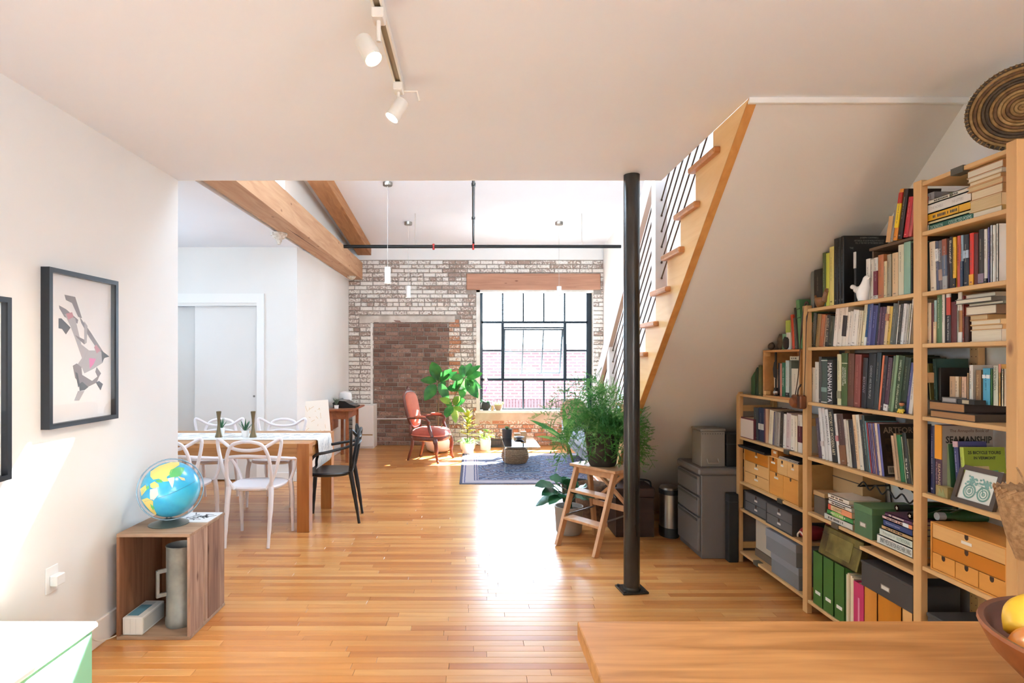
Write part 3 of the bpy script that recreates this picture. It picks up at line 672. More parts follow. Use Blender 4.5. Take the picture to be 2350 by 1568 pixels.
# ---------------------------------------------------------------- pictures on the wall
FRM = mat('frame_black', '#1a1f26', .35); PAPER = mat('art_paper', '#f3efec', .7); FGL = glass('picture_glass', (1, 1, 1), 1.0)
def picture(y0, y1, z0, z1, label, art):
    t = thing('framed_picture', label, 'picture', (XL, (y0+y1)/2, z0)); w_ = .022
    x0, x1 = XL+.001, XL+.041
    m = MB(); m.box(x0, x1, y0, y0+w_, z0, z1); m.box(x0, x1, y1-w_, y1, z0, z1); m.box(x0, x1, y0+w_, y1-w_, z0, z0+w_); m.box(x0, x1, y0+w_, y1-w_, z1-w_, z1)
    m.build('frame', FRM, t); MB().box(x0, x0+.012, y0+w_, y1-w_, z0+w_, z1-w_).build('paper', PAPER, t)
    MB().box(x1-.006, x1-.004, y0+w_, y1-w_, z0+w_, z1-w_).build('glass', FGL, t)
    art(t, x0+.0125)
def art1(t, x):
    y0, y1, z0, z1 = 2.653, 3.17, 1.168, 1.905
    def pt(cx, cy):   # crop pixels of the sheet -> sheet position
        px = cx*300/855; py = 580+cy*550/1568
        Y = F*1.93/(VX-px); return (Y, ZY(py, Y))
    G1, G2, G3, PKM, PK2 = mat('ink_grey', '#8d8688', .7), mat('ink_dark', '#5a5b62', .7), mat('ink_pale', '#b3adaf', .7), mat('ink_rose', '#c08a92', .7), mat('ink_pink', '#e084b0', .7)
    S = [(G1, [(430,275),(500,290),(545,430),(520,420),(480,330),(440,310)]), (G1, [(395,345),(440,370),(520,440),(515,465),(430,420),(398,365)]), (G2, [(392,430),(410,430),(470,490),(440,535),(415,500),(392,495)]),
         (G3, [(430,400),(500,430),(540,600),(590,640),(560,760),(510,740),(545,690),(500,560),(470,480)]), (PKM, [(440,400),(480,390),(490,420),(455,440)]), (G1, [(530,420),(600,520),(690,660),(670,670),(590,550),(540,460)]),
         (G3, [(560,450),(580,480),(575,590),(560,600)]), (G1, [(500,540),(560,570),(560,600),(515,560)]), (G3, [(580,640),(650,640),(690,660),(680,720),(620,760),(560,790),(540,740)]), (PK2, [(590,690),(635,695),(620,730),(595,760)]), (PKM, [(635,600),(665,640),(640,660),(625,620)]),
         (G2, [(670,640),(722,680),(690,690),(675,720)]), (G1, [(485,740),(510,725),(540,750),(545,800),(610,840),(660,800),(640,850),(560,890),(500,820)]), (G2, [(525,860),(545,845),(585,880),(560,900),(530,905)]), (G1, [(640,750),(668,790),(650,820),(632,780)]),
         (G2, [(635,850),(655,840),(680,860),(665,900)]), (G3, [(520,905),(560,905),(525,968),(495,968)]), (G2, [(500,780),(515,790),(530,870),(520,880)])]
    k_ = 0
    for mm, pl_ in S:
        pts = [pt(*p) for p in pl_]; m = MB(); k_ += 1; m.prism([(a, b) for a, b in pts], x, x+.0002+.00006*k_, axis=0); m.build('print_shape', mm, t)
picture(2.653, 3.17, 1.168, 1.905, 'black framed print of a grey and pink lattice figure on the white wall', art1)
def art2(t, x): MB().box(x, x+.0004, 2.02, 2.3, 1.2, 1.5).build('print_shape', mat('ink_pale', '#9d9799', .7), t)
picture(1.92, 2.437, .99, 1.742, 'second black framed print, hung lower, cut off by the photo edge', art2)
# ---------------------------------------------------------------- crate, globe and what is by it
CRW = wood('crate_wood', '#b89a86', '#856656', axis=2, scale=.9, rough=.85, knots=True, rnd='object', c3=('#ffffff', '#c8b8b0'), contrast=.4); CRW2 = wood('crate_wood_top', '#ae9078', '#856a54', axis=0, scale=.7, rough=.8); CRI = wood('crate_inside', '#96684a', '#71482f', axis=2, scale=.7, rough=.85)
cx0, cx1, cy0, cy1, cz = -1.885, -1.495, 3.11, 3.55, .562
cr = thing('wooden_crate', 'weathered wooden crate standing on end, open front, under the globe', 'crate', (-1.69, 3.33, 0))
MB().box(cx0, cx1, cy0, cy0+.215, cz-.018, cz, ch=.002).build('plank', CRW2, cr); MB().box(cx0, cx1, cy0+.217, cy1, cz-.018, cz-.001, ch=.002).build('plank', CRW2, cr)
MB().box(cx0, cx1, cy0, cy1, .0005, .018, ch=.002).build('plank', CRW2, cr)
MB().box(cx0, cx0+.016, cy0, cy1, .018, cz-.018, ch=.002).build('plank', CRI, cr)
for a, b2, dx in ((0, .158, 0), (.166, .213, .003), (.219, .365, .001), (.371, .44, .004)):
    m = MB(); x0 = cx1-.016-dx
    if a == .166: m.add([(x0, cy0+a+.024, .018), (cx1-dx, cy0+a+.024, .018), (cx1-dx, cy0+b2, .018), (x0, cy0+b2, .018), (x0, cy0+a, cz-.018), (cx1-dx, cy0+a, cz-.018), (cx1-dx, cy0+b2, cz-.018), (x0, cy0+b2, cz-.018)], [(0,3,2,1),(4,5,6,7),(0,1,5,4),(1,2,6,5),(2,3,7,6),(3,0,4,7)])
    else: m.box(x0, cx1-dx, cy0+a, cy0+b2, .018, cz-.018, ch=.0015)
    m.build('plank', CRW, cr)
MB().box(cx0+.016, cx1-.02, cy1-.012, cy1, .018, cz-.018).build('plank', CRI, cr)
gx, gy, gz, gr = -1.694, 3.30, .757, .152
gl = thing('globe', 'blue illuminated desk globe on a grey metal foot atop the crate', 'globe', (gx, gy, cz))
OC = mat('globe_ocean', '#3fb6d8', .25, var='#2f9fd0', vs=9, coat=.4)
MB().ball((gx, gy, gz), gr, 48, 32).build('ocean', OC, gl, smooth=True)
camd = (Vector((0, 0, EYE))-Vector((gx, gy, gz))).normalized(); gr_r = Vector((0, 0, 1)).cross(camd).normalized(); gr_u = camd.cross(gr_r)
def gpt(cx, cy, rr=1.008):
    a = (cx-640)/217; b = (340-cy)/197; q_ = a*a+b*b
    if q_ > .985: s_ = (.985/q_)**.5; a *= s_; b *= s_; q_ = .985
    return Vector((gx, gy, gz))+(gr_r*a+gr_u*b+camd*math.sqrt(1-q_))*gr*rr
from mathutils.geometry import tessellate_polygon
def land(col, poly, nm):
    m = MB(); tris = [[Vector(poly[i]) for i in t_] for t_ in tessellate_polygon([[Vector((x, y, 0)) for x, y in poly]])]
    for _ in range(3):
        nx = []
        for a, b_, c in tris: ab, bc_, ca = (a+b_)/2, (b_+c)/2, (c+a)/2; nx += [(a, ab, ca), (ab, b_, bc_), (ca, bc_, c), (ab, bc_, ca)]
        tris = nx
    for t_ in tris: m.add([gpt(v[0], v[1], 1.008) for v in t_], [(0, 1, 2)])
    m.build(nm, mat('land_'+col, '#'+col, .3), gl)
YL, GRN, PAL = 'ead37a', '58b06a', 'e9e4d4'
land(YL, [(500,205),(560,170),(640,150),(700,152),(700,175),(650,205),(640,235),(610,255),(625,285),(590,285),(560,262),(520,265),(500,240)], 'land_patch')
land(GRN, [(640,205),(690,190),(735,198),(730,225),(705,255),(665,262),(632,258),(630,230)], 'land_patch')
land(PAL, [(618,265),(665,258),(660,300),(650,335),(638,310)], 'land_patch')
land('d8c99a', [(690,258),(735,272),(740,290),(715,285)], 'land_patch')
land(YL, [(500,292),(530,278),(556,300),(560,318),(520,325),(502,315)], 'land_patch')
land(PAL, [(500,330),(548,325),(556,370),(525,405),(500,395),(498,360)], 'land_patch')
land(YL, [(440,395),(480,385),(520,410),(520,450),(542,500),(535,512),(500,480),(470,440)], 'land_patch')
land(GRN, [(535,270),(575,268),(585,290),(550,288)], 'land_patch'); land(GRN, [(440,330),(490,300),(495,320),(450,350)], 'land_patch'); land(YL, [(430,320),(470,295),(475,330),(440,370)], 'land_patch'); land(GRN, [(500,425),(530,455),(520,475),(505,450)], 'land_patch')
eq = [gpt(420+(850-420)*t, 412-(412-282)*t+25*math.sin(PI*t), 1.006) for t in [i/20 for i in range(21)]]
MB().tube(eq, .0011, 5).build('equator_line', mat('globe_line', '#2d7a96', .4), gl)
ring = [Vector((gx, gy, gz))+(gr_r*math.cos(a)+gr_u*math.sin(a))*(gr*1.1) for a in [2*PI*i/48 for i in range(48)]]
MB().tube(ring, .0035, 6, closed=True).build('meridian_ring', mat('clear_acrylic_edge', '#8fa6b4', .15, .3), gl, smooth=True)
FOOT = mat('globe_foot', '#6e726c', .35, .7)
MB().lathe([(.105, .0005), (.105, .004), (.06, .02), (.016, .035), (.012, .06)], (gx-.01, gy, cz), 32).build('foot', FOOT, gl, smooth='auto')
mg = MB().box(-1.70, -1.50, 3.325, 3.53, cz, cz+.005).build('magazine', mat('magazine_cover', '#e6e8ea', .35), org=(-1.6, 3.43, cz)); tag(mg, 'thin magazine with a black drawing lying on the crate beside the globe', 'magazine')
m = MB(); rr = random.Random(5)
for i in range(26):
    a = rr.random()*2*PI; r0 = rr.random()*.06; x = -1.6+math.cos(a)*r0*1.2; y = 3.43+math.sin(a)*r0; L_ = .02+rr.random()*.05; b_ = rr.random()*2*PI
    m.bar((x, y, cz+.0054), (x+math.cos(b_)*L_, y+math.sin(b_)*L_, cz+.0054), .006, .0004)
m.build('cover_drawing', mat('ink_dark', '#3f4048', .7), mg)
ZN = mat('galvanised', '#a6a8a4', .5, .5, var='#888c88', vs=11, bump=.15, bs=25)
jx, jy = -1.625, 3.27
jg = thing('galvanised_jug', 'tall galvanised metal jug with a side handle standing in the crate', 'jug', (jx, jy, .018))
MB().lathe([(.001, .0005), (.073, .0005), (.076, .01), (.075, .045), (.072, .05), (.072, .43), (.075, .437), (.072, .44), (.069, .43), (.069, .06), (.001, .055)], (jx, jy, .018), 32).build('body', ZN, jg, smooth='auto')
hd = Vector((-.75, -.66, 0))
p0 = Vector((jx, jy, 0))+hd*.07; p1 = Vector((jx, jy, 0))+hd*.115
MB().bar((p0.x, p0.y, .33), (p1.x, p1.y, .33), .014, .02).bar((p1.x, p1.y, .335), (p1.x, p1.y, .19), .02, .014, up=(hd.x, hd.y, 0)).bar((p1.x, p1.y, .20), (p0.x, p0.y, .20), .014, .02).build('handle', ZN, jg)
bx = thing('white_box', 'white network box with a blue label lying at the crate opening', 'box', (-1.81, 3.2, .018))
MB().box(-1.862, -1.755, 3.125, 3.35, .0185, .113, ch=.004).build('case', mat('plastic_white', '#e4e6e4', .4), bx)
MB().box(-1.852, -1.79, 3.15, 3.29, .113, .1136).build('label', mat('label_blue', '#5e93ac', .5), bx); MB().box(-1.852, -1.79, 3.29, 3.33, .113, .1134).build('label', mat('label_grey', '#c4ccd0', .5), bx)
m = MB(); m.box(-1.755, -1.7545, 3.14, 3.34, .03, .1)
for s_ in range(3): m.bar((-1.85+.03*s_, 3.1247, .025), (-1.85+.03*s_, 3.1247, .105), .001, .0006)
m.build('vent_line', mat('plastic_grey', '#c2c6c4', .5), bx)
WC = mat('white_cord', '#dcd8d0', .5)
cb_ = MB().tube(spline([(-1.86, 3.2, .03), (-1.9, 3.1, .02), (-1.915, 3.0, .05), (-1.93, 2.93, .11), (-1.934, 2.85, .1)], 6), .003, 6).build('power_cord', WC, org=(-1.9, 3.1, .0), smooth=True); tag(cb_, 'white power cord running from the crate along the skirting', 'cord')
m = MB()
for k in range(5): m.tube(spline([(-1.74+.01*k, 3.42, .02), (-1.72, 3.40-.02*k, .07+.02*k), (-1.69-.015*k, 3.44, .10+.01*k), (-1.73, 3.47, .03)], 5), .003, 5)
cb2 = m.build('cable_tangle', mat('cable_black', '#202022', .5), org=(-1.72, 3.43, .018), smooth=True); tag(cb2, 'black cables bunched behind the jug inside the crate', 'cables')
MINT = mat('mint_paint', '#8fd6b4', .4); LIDW = mat('chest_lid_white', '#f3f5f2', .4)
ch_ = thing('storage_chest', 'pale mint storage chest in strong sun at the corner by the wall', 'chest', (-1.72, 1.6, 0))
MB().box(XL+.02, -1.495, .9, 2.315, .0005, .425, ch=.006).build('body', MINT, ch_); MB().box(XL+.017, -1.48, .88, 2.33, .425, .452, ch=.008).build('lid', LIDW, ch_)
sw = thing('wall_outlet', 'white plug outlet low on the sunlit wall by the chest', 'outlet', (XL, 2.72, .47))
MB().box(XL, XL+.006, 2.68, 2.76, .41, .53, ch=.002).build('plate', TRIMW, sw); MB().box(XL+.006, XL+.04, 2.70, 2.76, .44, .49, ch=.004).build('plug', TRIMW, sw)
# ---------------------------------------------------------------- dining table
OAK = wood('table_oak', '#c08a52', '#a26c3a', axis=0, scale=.6, rough=.35, knots=True); OAKL = wood('table_oak_leg', '#b9793e', '#96592a', axis=2, scale=.6, rough=.35)
tX0, tX1, tY0, tY1, tZ = -3.5, -1.40, 5.03, 5.93, .76
dt = thing('dining_table', 'long oak dining table with square corner legs', 'table', (-2.4, 5.48, 0))
for i in range(6):
    a = tY0+(tY1-tY0)*i/6; b_ = tY0+(tY1-tY0)*(i+1)/6
    MB().box(tX0, tX1-.0, a+.0006, b_-.0006, tZ-.035, tZ, ch=.001).build('board', OAK, dt)
MB().box(tX0+.105, tX1-.105, tY0+.012, tY0+.04, tZ-.13, tZ-.035).build('apron', OAK, dt); MB().box(tX0+.105, tX1-.105, tY1-.04, tY1-.012, tZ-.13, tZ-.035).build('apron', OAK, dt); MB().box(tX1-.04, tX1-.012, tY0+.105, tY1-.105, tZ-.13, tZ-.035).build('apron', OAK, dt)
for x in (tX0, tX1-.1044):
    for yv in (tY0, tY1-.105): MB().box(x-.0006, x+.105, yv-.0006, yv+.1056, .0005, tZ+.0006, ch=.002).build('leg', OAKL, dt)
RUN = mat('runner_linen', '#efece6', .85, var='#e4e0da', vs=40); RUNP = mat('runner_print', '#8d8f98', .85)
ry0, ry1 = 5.26, 5.74
ru = thing('table_runner', 'white table runner with grey dashes hanging over the table end', 'runner', (-2.4, 5.5, tZ))
prof = [(-3.48, tZ+.002), (-1.42, tZ+.002), (-1.402, tZ+.004), (-1.388, tZ-.004), (-1.384, tZ-.03), (-1.372, .6), (-1.385, .53), (-1.40, .50)]
m = MB(); n_ = len(prof)
m.add([(x, ry0-(.0 if z > .7 else .04*(.76-z)), z) for x, z in prof]+[(x, ry1+(.0 if z > .7 else .02), z) for x, z in prof]+[(x+.002, ry0-(.0 if z > .7 else .04*(.76-z)), z+.0015) for x, z in prof]+[(x+.002, ry1+(.0 if z > .7 else .02), z+.0015) for x, z in prof],
      [(i, i+1, n_+i+1, n_+i) for i in range(n_-1)]+[(2*n_+i, 2*n_+i+1, 3*n_+i+1, 3*n_+i) for i in range(n_-1)]+[(i, i+1, 2*n_+i+1, 2*n_+i) for i in range(n_-1)]+[(n_+i, n_+i+1, 3*n_+i+1, 3*n_+i) for i in range(n_-1)])
m.build('cloth', RUN, ru, smooth='auto')
m = MB(); rr = random.Random(2)
for i in range(150):
    x = -2.95+rr.random()*1.5; yv = ry0+.03+rr.random()*(ry1-ry0-.08); m.bar((x, yv, tZ+.0042), (x+.05, yv+.035, tZ+.0042), .003, .0006)
for i in range(34):
    yv = ry0+.02+rr.random()*.4; z = .53+rr.random()*.18; m.bar((-1.3695, yv, z), (-1.3695, yv+.03, z+.045), .0006, .003)
m.build('printed_dashes', RUNP, ru, kind='stuff')
BRS = mat('old_brass', '#7d7056', .35, .8)
def candlestick(px, label):
    y = 5.42; x = XY(px, y)
    o = MB().lathe([(.001, .0005), (.032, .0005), (.033, .006), (.026, .03), (.014, .085), (.011, .125), (.013, .165), (.019, .21), (.023, .238), (.019, .24), (.016, .232), (.001, .23)], (x, y, tZ+.0036), 20).build('candlestick', BRS, org=(x, y, tZ+.0036), smooth='auto')
    tag(o, label, 'candlestick', 'hourglass candlesticks on the dining table')
candlestick(502, 'brass hourglass candlestick on the runner in front of the half hidden air plant'); candlestick(581, 'brass hourglass candlestick on the runner close to the table aloe')
CER = mat('white_ceramic', '#f1efec', .25, coat=.3); SOIL = mat('potting_soil', '#3a2c22', .95, var='#54402f', vs=60)
ALO = leafmat('aloe_green', '#2e5a3c', '#3f7550', .1, .45)
def spiky(px, y, potr, poth, label, n_, L_, seed):
    x = XY(px, y); z = tZ+.0036; t = thing('aloe_plant', label, 'plant', (x, y, z)); q_ = random.Random(seed)
    MB().lathe([(.001, .0005), (potr*.78, .0005), (potr, poth), (potr*.92, poth), (potr*.85, poth*.85), (.001, poth*.84)], (x, y, z), 20).build('pot', CER, t, smooth='auto')
    for i in range(n_):
        a = 2*PI*i/n_*1.62; e = .35+.55*q_.random(); d = (math.cos(a)*math.cos(e+.5), math.sin(a)*math.cos(e+.5), math.sin(e+.5))
        MB().leaf((x+math.cos(a)*.008, y+math.sin(a)*.008, z+poth*.85), d, (0, 0, 1), L_*(.7+.4*q_.random()), .014, droop=.12, fold=.4, seg=5, shape=.7).build('leaf', ALO, t)
spiky(563, 5.45, .036, .062, 'small aloe in a white pot on the runner beside a candlestick', 16, .14, 1)
spiky(508, 5.62, .034, .066, 'small air plant in a white pot behind a brass candlestick', 9, .12, 2)
# ---------------------------------------------------------------- dining chairs
def make_chair(cm, label, loc, rz):
    t = thing('dining_chair', label, 'chair', loc, rz, 'moulded dining chairs with looping backs')
    B = dict(parent=t, world=False)
    m = MB(); N = 28
    def ring(k, z, yo=0): return [(k*.215*math.copysign(abs(math.cos(a))**.7, math.cos(a))*(1+.06*math.sin(a)), yo+k*.205*math.copysign(abs(math.sin(a))**.7, math.sin(a)), z) for a in [2*PI*i/N for i in range(N)]]
    R_ = [ring(.86, .425), ring(.98, .437), ring(1, .452), ring(.96, .463), ring(.8, .461), ring(.4, .455)]
    vs = [v for r in R_ for v in r]; fs = [(i*N+k, i*N+(k+1) % N, (i+1)*N+(k+1) % N, (i+1)*N+k) for i in range(5) for k in range(N)]+[tuple(range(5*N, 6*N)), tuple(range(N))[::-1]]
    m.add(vs, fs); m.build('seat', cm, smooth='auto', **B)
    for s in (-1, 1):
        MB().tube(spline([(s*.168, -.195, .47), (s*.172, -.215, .36), (s*.172, -.245, .18), (s*.17, -.272, .0005)], 4), [.021]*3+[.02]*4+[.016]*3+[.0125]*3, 10).build('leg', cm, smooth='auto', **B)
        MB().tube(spline([(s*.205, .165, .455), (s*.216, .178, .36), (s*.219, .19, .18), (s*.218, .2, .0005)], 4), [.021]*3+[.02]*4+[.016]*3+[.0125]*3, 10).build('leg', cm, smooth='auto', **B)
    def loop(name, half, r):
        h = [Vector(p) for p in half]; full = h+[Vector((-p.x, p.y, p.z)) for p in h[-2::-1]]
        MB().tube(spline(full, 6), r, 8).build(name, cm, smooth='auto', **B)
    loop('back_arch', [(-.168, -.195, .44), (-.176, -.222, .58), (-.162, -.248, .72), (-.12, -.264, .805), (-.05, -.271, .832), (0, -.272, .836)], .0145)
    loop('eared_band', [(-.13, -.185, .445), (-.19, -.20, .55), (-.228, -.205, .68), (-.25, -.208, .79), (-.25, -.21, .842), (-.222, -.218, .84), (-.12, -.25, .782), (0, -.263, .765)], .0138)
    loop('arm_band', [(-.205, .165, .44), (-.235, .168, .52), (-.262, .132, .6), (-.272, .085, .643), (-.262, 0, .66), (-.205, -.15, .69), (-.1, -.25, .715), (0, -.266, .722)], .0138)
    return t
CW = mat('chair_white', '#efe9ea', .35); CB = mat('chair_black', '#17181a', .4)
c0 = make_chair(CW, 'white loop-back chair nearest the camera-side corner leg of the table', (-1.775, 4.885, 0), 0)
c0['label'] = 'white loop-back chair seen from behind, beside the table corner leg'
dup(c0, (-2.42, 4.885, 0), .04, 'white loop-back chair half hidden by the wall end and globe')
dup(c0, (-2.04, 6.08, 0), PI, 'white loop-back chair across the table, beside the leaning canvas')
dup(c0, (-2.70, 6.08, 0), PI+.05, 'white loop-back chair across the table behind the candlesticks')
make_chair(CB, 'black loop-back chair at the end of the dining table', (-1.315, 5.46, 0), PI/2+.1)
# ---------------------------------------------------------------- far end: table by the wall, cabinet, canvas
CHY = wood('cherry_wood', '#a4623a', '#84482a', axis=1, scale=.6, rough=.4)
sd = thing('drop_leaf_table', 'small reddish drop-leaf table under the black typewriter bag', 'table', (-1.95, 8.9, 0))
MB().box(-2.10, -1.70, 8.35, 9.25, .74, .765, ch=.004).build('tabletop', CHY, sd); MB().box(-2.12, -2.102, 8.4, 9.2, .42, .74, ch=.003).build('drop_leaf', CHY, sd)
MB().box(-2.06, -1.80, 8.42, 8.44, .62, .74).box(-2.06, -1.80, 9.16, 9.18, .62, .74).box(-1.82, -1.80, 8.44, 9.16, .62, .74).build('apron', CHY, sd)
for x in (-2.05, -1.82):
    for yv in (8.43, 9.15): MB().box(x, x+.042, yv-.02, yv+.02, .0005, .74, ch=.003).build('leg', CHY, sd)
LTH = mat('black_leather', '#141416', .3, coat=.2)
tw = thing('typewriter', 'black portable typewriter sitting on the drop-leaf table', 'typewriter', (-1.9, 8.75, .765))
m = MB(); m.prism([(-2.04, .766), (-1.72, .766), (-1.71, .79), (-1.80, .82), (-1.87, .865), (-1.99, .875), (-2.05, .84)], 8.6, 8.92, axis=1); m.build('body', LTH, tw)
MB().tube([(-1.99, 8.55, .868), (-1.99, 8.97, .868)], .02, 10).build('roller', LTH, tw, smooth='auto')
m = MB()
for r_ in range(3):
    for k in range(9): m.lathe([(.010, 0), (.010, .006), (.001, .007)], (-1.745-.03*r_, 8.63+.03*k, .795+.012*r_), 6)
m.build('keys', mat('key_grey', '#55565a', .4), tw, kind='stuff')
ap = thing('air_plant', 'spiky air plant in a little pale cup on the drop-leaf table', 'plant', (XY(772, 8.5), 8.5, .765)); q_ = random.Random(4)
MB().lathe([(.001, 0.0005), (.03, .0005), (.035, .05), (.001, .045)], (XY(772, 8.5), 8.5, .765), 12).build('cup', CER, ap, smooth='auto')
for i in range(12):
    a = i*2.4; d = (math.cos(a)*.5, math.sin(a)*.5, .9); MB().leaf((XY(772, 8.5), 8.5, .81), d, (0, 0, 1), .15, .012, .1, .3, 4).build('leaf', leafmat('airplant', '#4a5a48', '#68745e', .1), ap)
lm = thing('table_lamp', 'rounded white lamp standing behind the typewriter', 'lamp', (-1.95, 9.12, .765))
MB().lathe([(.001, .0005), (.07, .0005), (.07, .012), (.012, .02), (.012, .07)], (-1.97, 9.1, .765), 16).build('foot', CER, lm, smooth='auto')
MB().lathe([(.09, .07), (.1, .1), (.1, .16), (.085, .2), (.05, .215), (.001, .22)], (-1.97, 9.1, .765), 24).build('shade', CER, lm, smooth='auto')
CABW = mat('cabinet_white', '#ece8e1', .4)
cab = thing('white_cabinet', 'white two-drawer cabinet against the brick wall', 'cabinet', (-1.83, 9.9, 0))
cxa, cxb, cya = -1.99, -1.64, 9.72
MB().box(cxa, cxb, cya+.018, YB-.02, .0005, .715, ch=.003).build('body', CABW, cab)
MB().box(cxa, cxb, cya, cya+.016, .03, .215, ch=.003).build('drawer', CABW, cab); MB().box(cxa, cxb, cya, cya+.016, .235, .713, ch=.003).build('drawer', CABW, cab)
MB().box(cxa+.04, cxb-.02, cya+.012, cya+.02, .217, .233).build('finger_gap', mat('gap_wood', '#b88a50', .6), cab)
CVS = mat('canvas_cream', '#f2ece0', .8); cvx = XY(727, 8.15)
cv = thing('canvas_painting', 'pale unframed canvas with ochre marks leaning on the side wall', 'painting', (-1.985, 7.56, 0))
a0 = Vector((XY(700, 7.55), 7.55, .0)); 
Mc = Matrix.Translation((-1.955, 7.56, .0)) @ Matrix.Rotation(math.radians(58), 4, 'Z') @ Matrix.Rotation(math.radians(-7), 4, 'X')
MB().box(-.24, .24, 0, .022, .001, .95, Mc).build('canvas', CVS, cv); MB().box(-.241, -.2405, 0, .023, .001, .95, Mc).build('side_edge', mat('canvas_edge', '#d9b9a0', .8), cv)
m = MB(); rr = random.Random(9)
for i in range(46):
    x = -.2+rr.random()*.4; z = .25+rr.random()*.6; L_ = .02+rr.random()*.06; a = rr.random()*PI; m.bar((x, -.0006, z), (x+math.cos(a)*L_, -.0006, z+math.sin(a)*L_), .004, .0005, up=(0, 1, 0))
for i in range(len(m.v)): m.v[i] = tuple(Mc @ Vector(m.v[i]))
m.build('brush_marks', mat('ochre_mark', '#d9b478', .8), cv, kind='stuff')
cond = MB().tube([(-1.70, YB-.03, .455), (-.9, YB-.03, .455)], .011, 8).build('conduit_pipe', mat('conduit_white', '#d8d0c8', .5), org=(-1.3, YB-.03, .455)); tag(cond, 'thin white conduit pipe running low along the brown brick infill', 'pipe')
# ---------------------------------------------------------------- armchair
MAH = wood('mahogany', '#7a3c26', '#56261a', axis=2, scale=.6, rough=.3, coat=.3)
VEL = mat('coral_velvet', '#9a3e2e', .75, var='#aa4e3a', vs=9, sheen=.12); VEL2 = mat('coral_velvet_light', '#c46e52', .75, var='#b86048', vs=9, sheen=.12); PIP = mat('velvet_piping', '#c87058', .7)
ac = thing('armchair', 'antique carved wooden armchair upholstered in coral velvet', 'armchair', (-.62, 8.67, 0), math.radians(-112))
B = dict(parent=ac, world=False)
def outl(w, d, n=28, e=.75): return [(w*math.copysign(abs(math.cos(a))**e, math.cos(a))*(1+.10*math.sin(a)), d*math.copysign(abs(math.sin(a))**e, math.sin(a))) for a in [2*PI*i/n for i in range(n)]]
def rings(m, lst):
    n = len(lst[0]); vs = [v for r in lst for v in r]; fs = [(i*n+k, i*n+(k+1) % n, (i+1)*n+(k+1) % n, (i+1)*n+k) for i in range(len(lst)-1) for k in range(n)]
    fs += [tuple(range(n))[::-1], tuple(range((len(lst)-1)*n, len(lst)*n))]; return m.add(vs, fs)
SO = outl(.285, .265)
m = MB(); rings(m, [[(x*k, y*k, z) for x, y in SO] for k, z in ((.93, .30), (.99, .31), (1, .335), (.97, .365))]); m.build('seat_frame', MAH, smooth='auto', **B)
m = MB(); rings(m, [[(x*k, y*k, z) for x, y in SO] for k, z in ((.95, .362), (1.0, .372), (1.01, .395), (.96, .43), (.82, .462), (.55, .482), (.2, .488))]); m.build('seat_cushion', VEL, smooth='auto', **B)
MB().tube([(x*1.01, y*1.01, .378) for x, y in SO], .007, 6, closed=True).build('piping', PIP, smooth=True, **B)
Mb = Matrix.Translation((0, -.245, .46)) @ Matrix.Rotation(math.radians(13), 4, 'X')
BO = [(w_*(.86+.16*((z-.03)/.5)), z) for w_, z in [(.19*math.copysign(abs(math.cos(a))**.55, math.cos(a)), .285+.255*math.copysign(abs(math.sin(a))**.62, math.sin(a))) for a in [2*PI*i/36 for i in range(36)]]]
def bp(x, y, z): return tuple(Mb @ Vector((x, y, z)))
m = MB(); cz_ = .285
rings(m, [[bp(x*k, y_, cz_+(z-cz_)*k) for x, z in BO] for k, y_ in ((1, -.02), (1.0, .02), (.96, .035), (.8, .05), (.4, .058))]); m.build('back_cushion', VEL2, smooth='auto', **B)
MB().tube([bp(x*1.05, .002, cz_+(z-cz_)*1.04) for x, z in BO], .021, 8, closed=True).build('back_frame', MAH, smooth=True, **B)
m = MB(); m.ball(bp(0, 0, .585), .035, 10, 8, (1.5, .6, .8)); m.ball(bp(-.06, 0, .57), .022, 8, 6, (1.6, .6, .7)); m.ball(bp(.06, 0, .57), .022, 8, 6, (1.6, .6, .7)); m.ball(bp(0, 0, .615), .018, 8, 6); m.build('crest', MAH, smooth=True, **B)
for s in (-1, 1):
    MB().tube(spline([(s*.175, -.24, .36), (s*.172, -.25, .45), bp(s*.155, 0, .06)], 5), .02, 8).build('back_post', MAH, smooth='auto', **B)
    MB().tube(spline([bp(s*.185, .0, .16), (s*.235, -.16, .625), (s*.275, -.05, .638), (s*.285, .06, .625), (s*.275, .10, .59), (s*.255, .09, .54), (s*.262, .12, .45), (s*.275, .16, .37)], 5), [.016]*10+[.019]*10+[.023]*16, 8).build('arm', MAH, smooth='auto', **B)
    MB().ball((s*.27, -.04, .652), .03, 10, 8, (1.0, 3.3, .7)).build('arm_pad', VEL2, smooth=True, **B)
    MB().tube(spline([(s*.255, .19, .33), (s*.27, .215, .25), (s*.255, .215, .13), (s*.25, .225, .045), (s*.262, .245, .012)], 5), [.034]*4+[.028]*6+[.019]*6+[.017]*5, 10).lathe([(.001, .0005), (.017, .0005), (.018, .012), (.001, .02)], (s*.262, .245, 0), 10).build('leg', MAH, smooth='auto', **B)
    MB().tube(spline([(s*.18, -.2, .33), (s*.185, -.215, .2), (s*.19, -.25, .08), (s*.195, -.275, .001)], 5), [.025]*6+[.02]*6+[.017]*4, 8).build('leg', MAH, smooth='auto', **B)
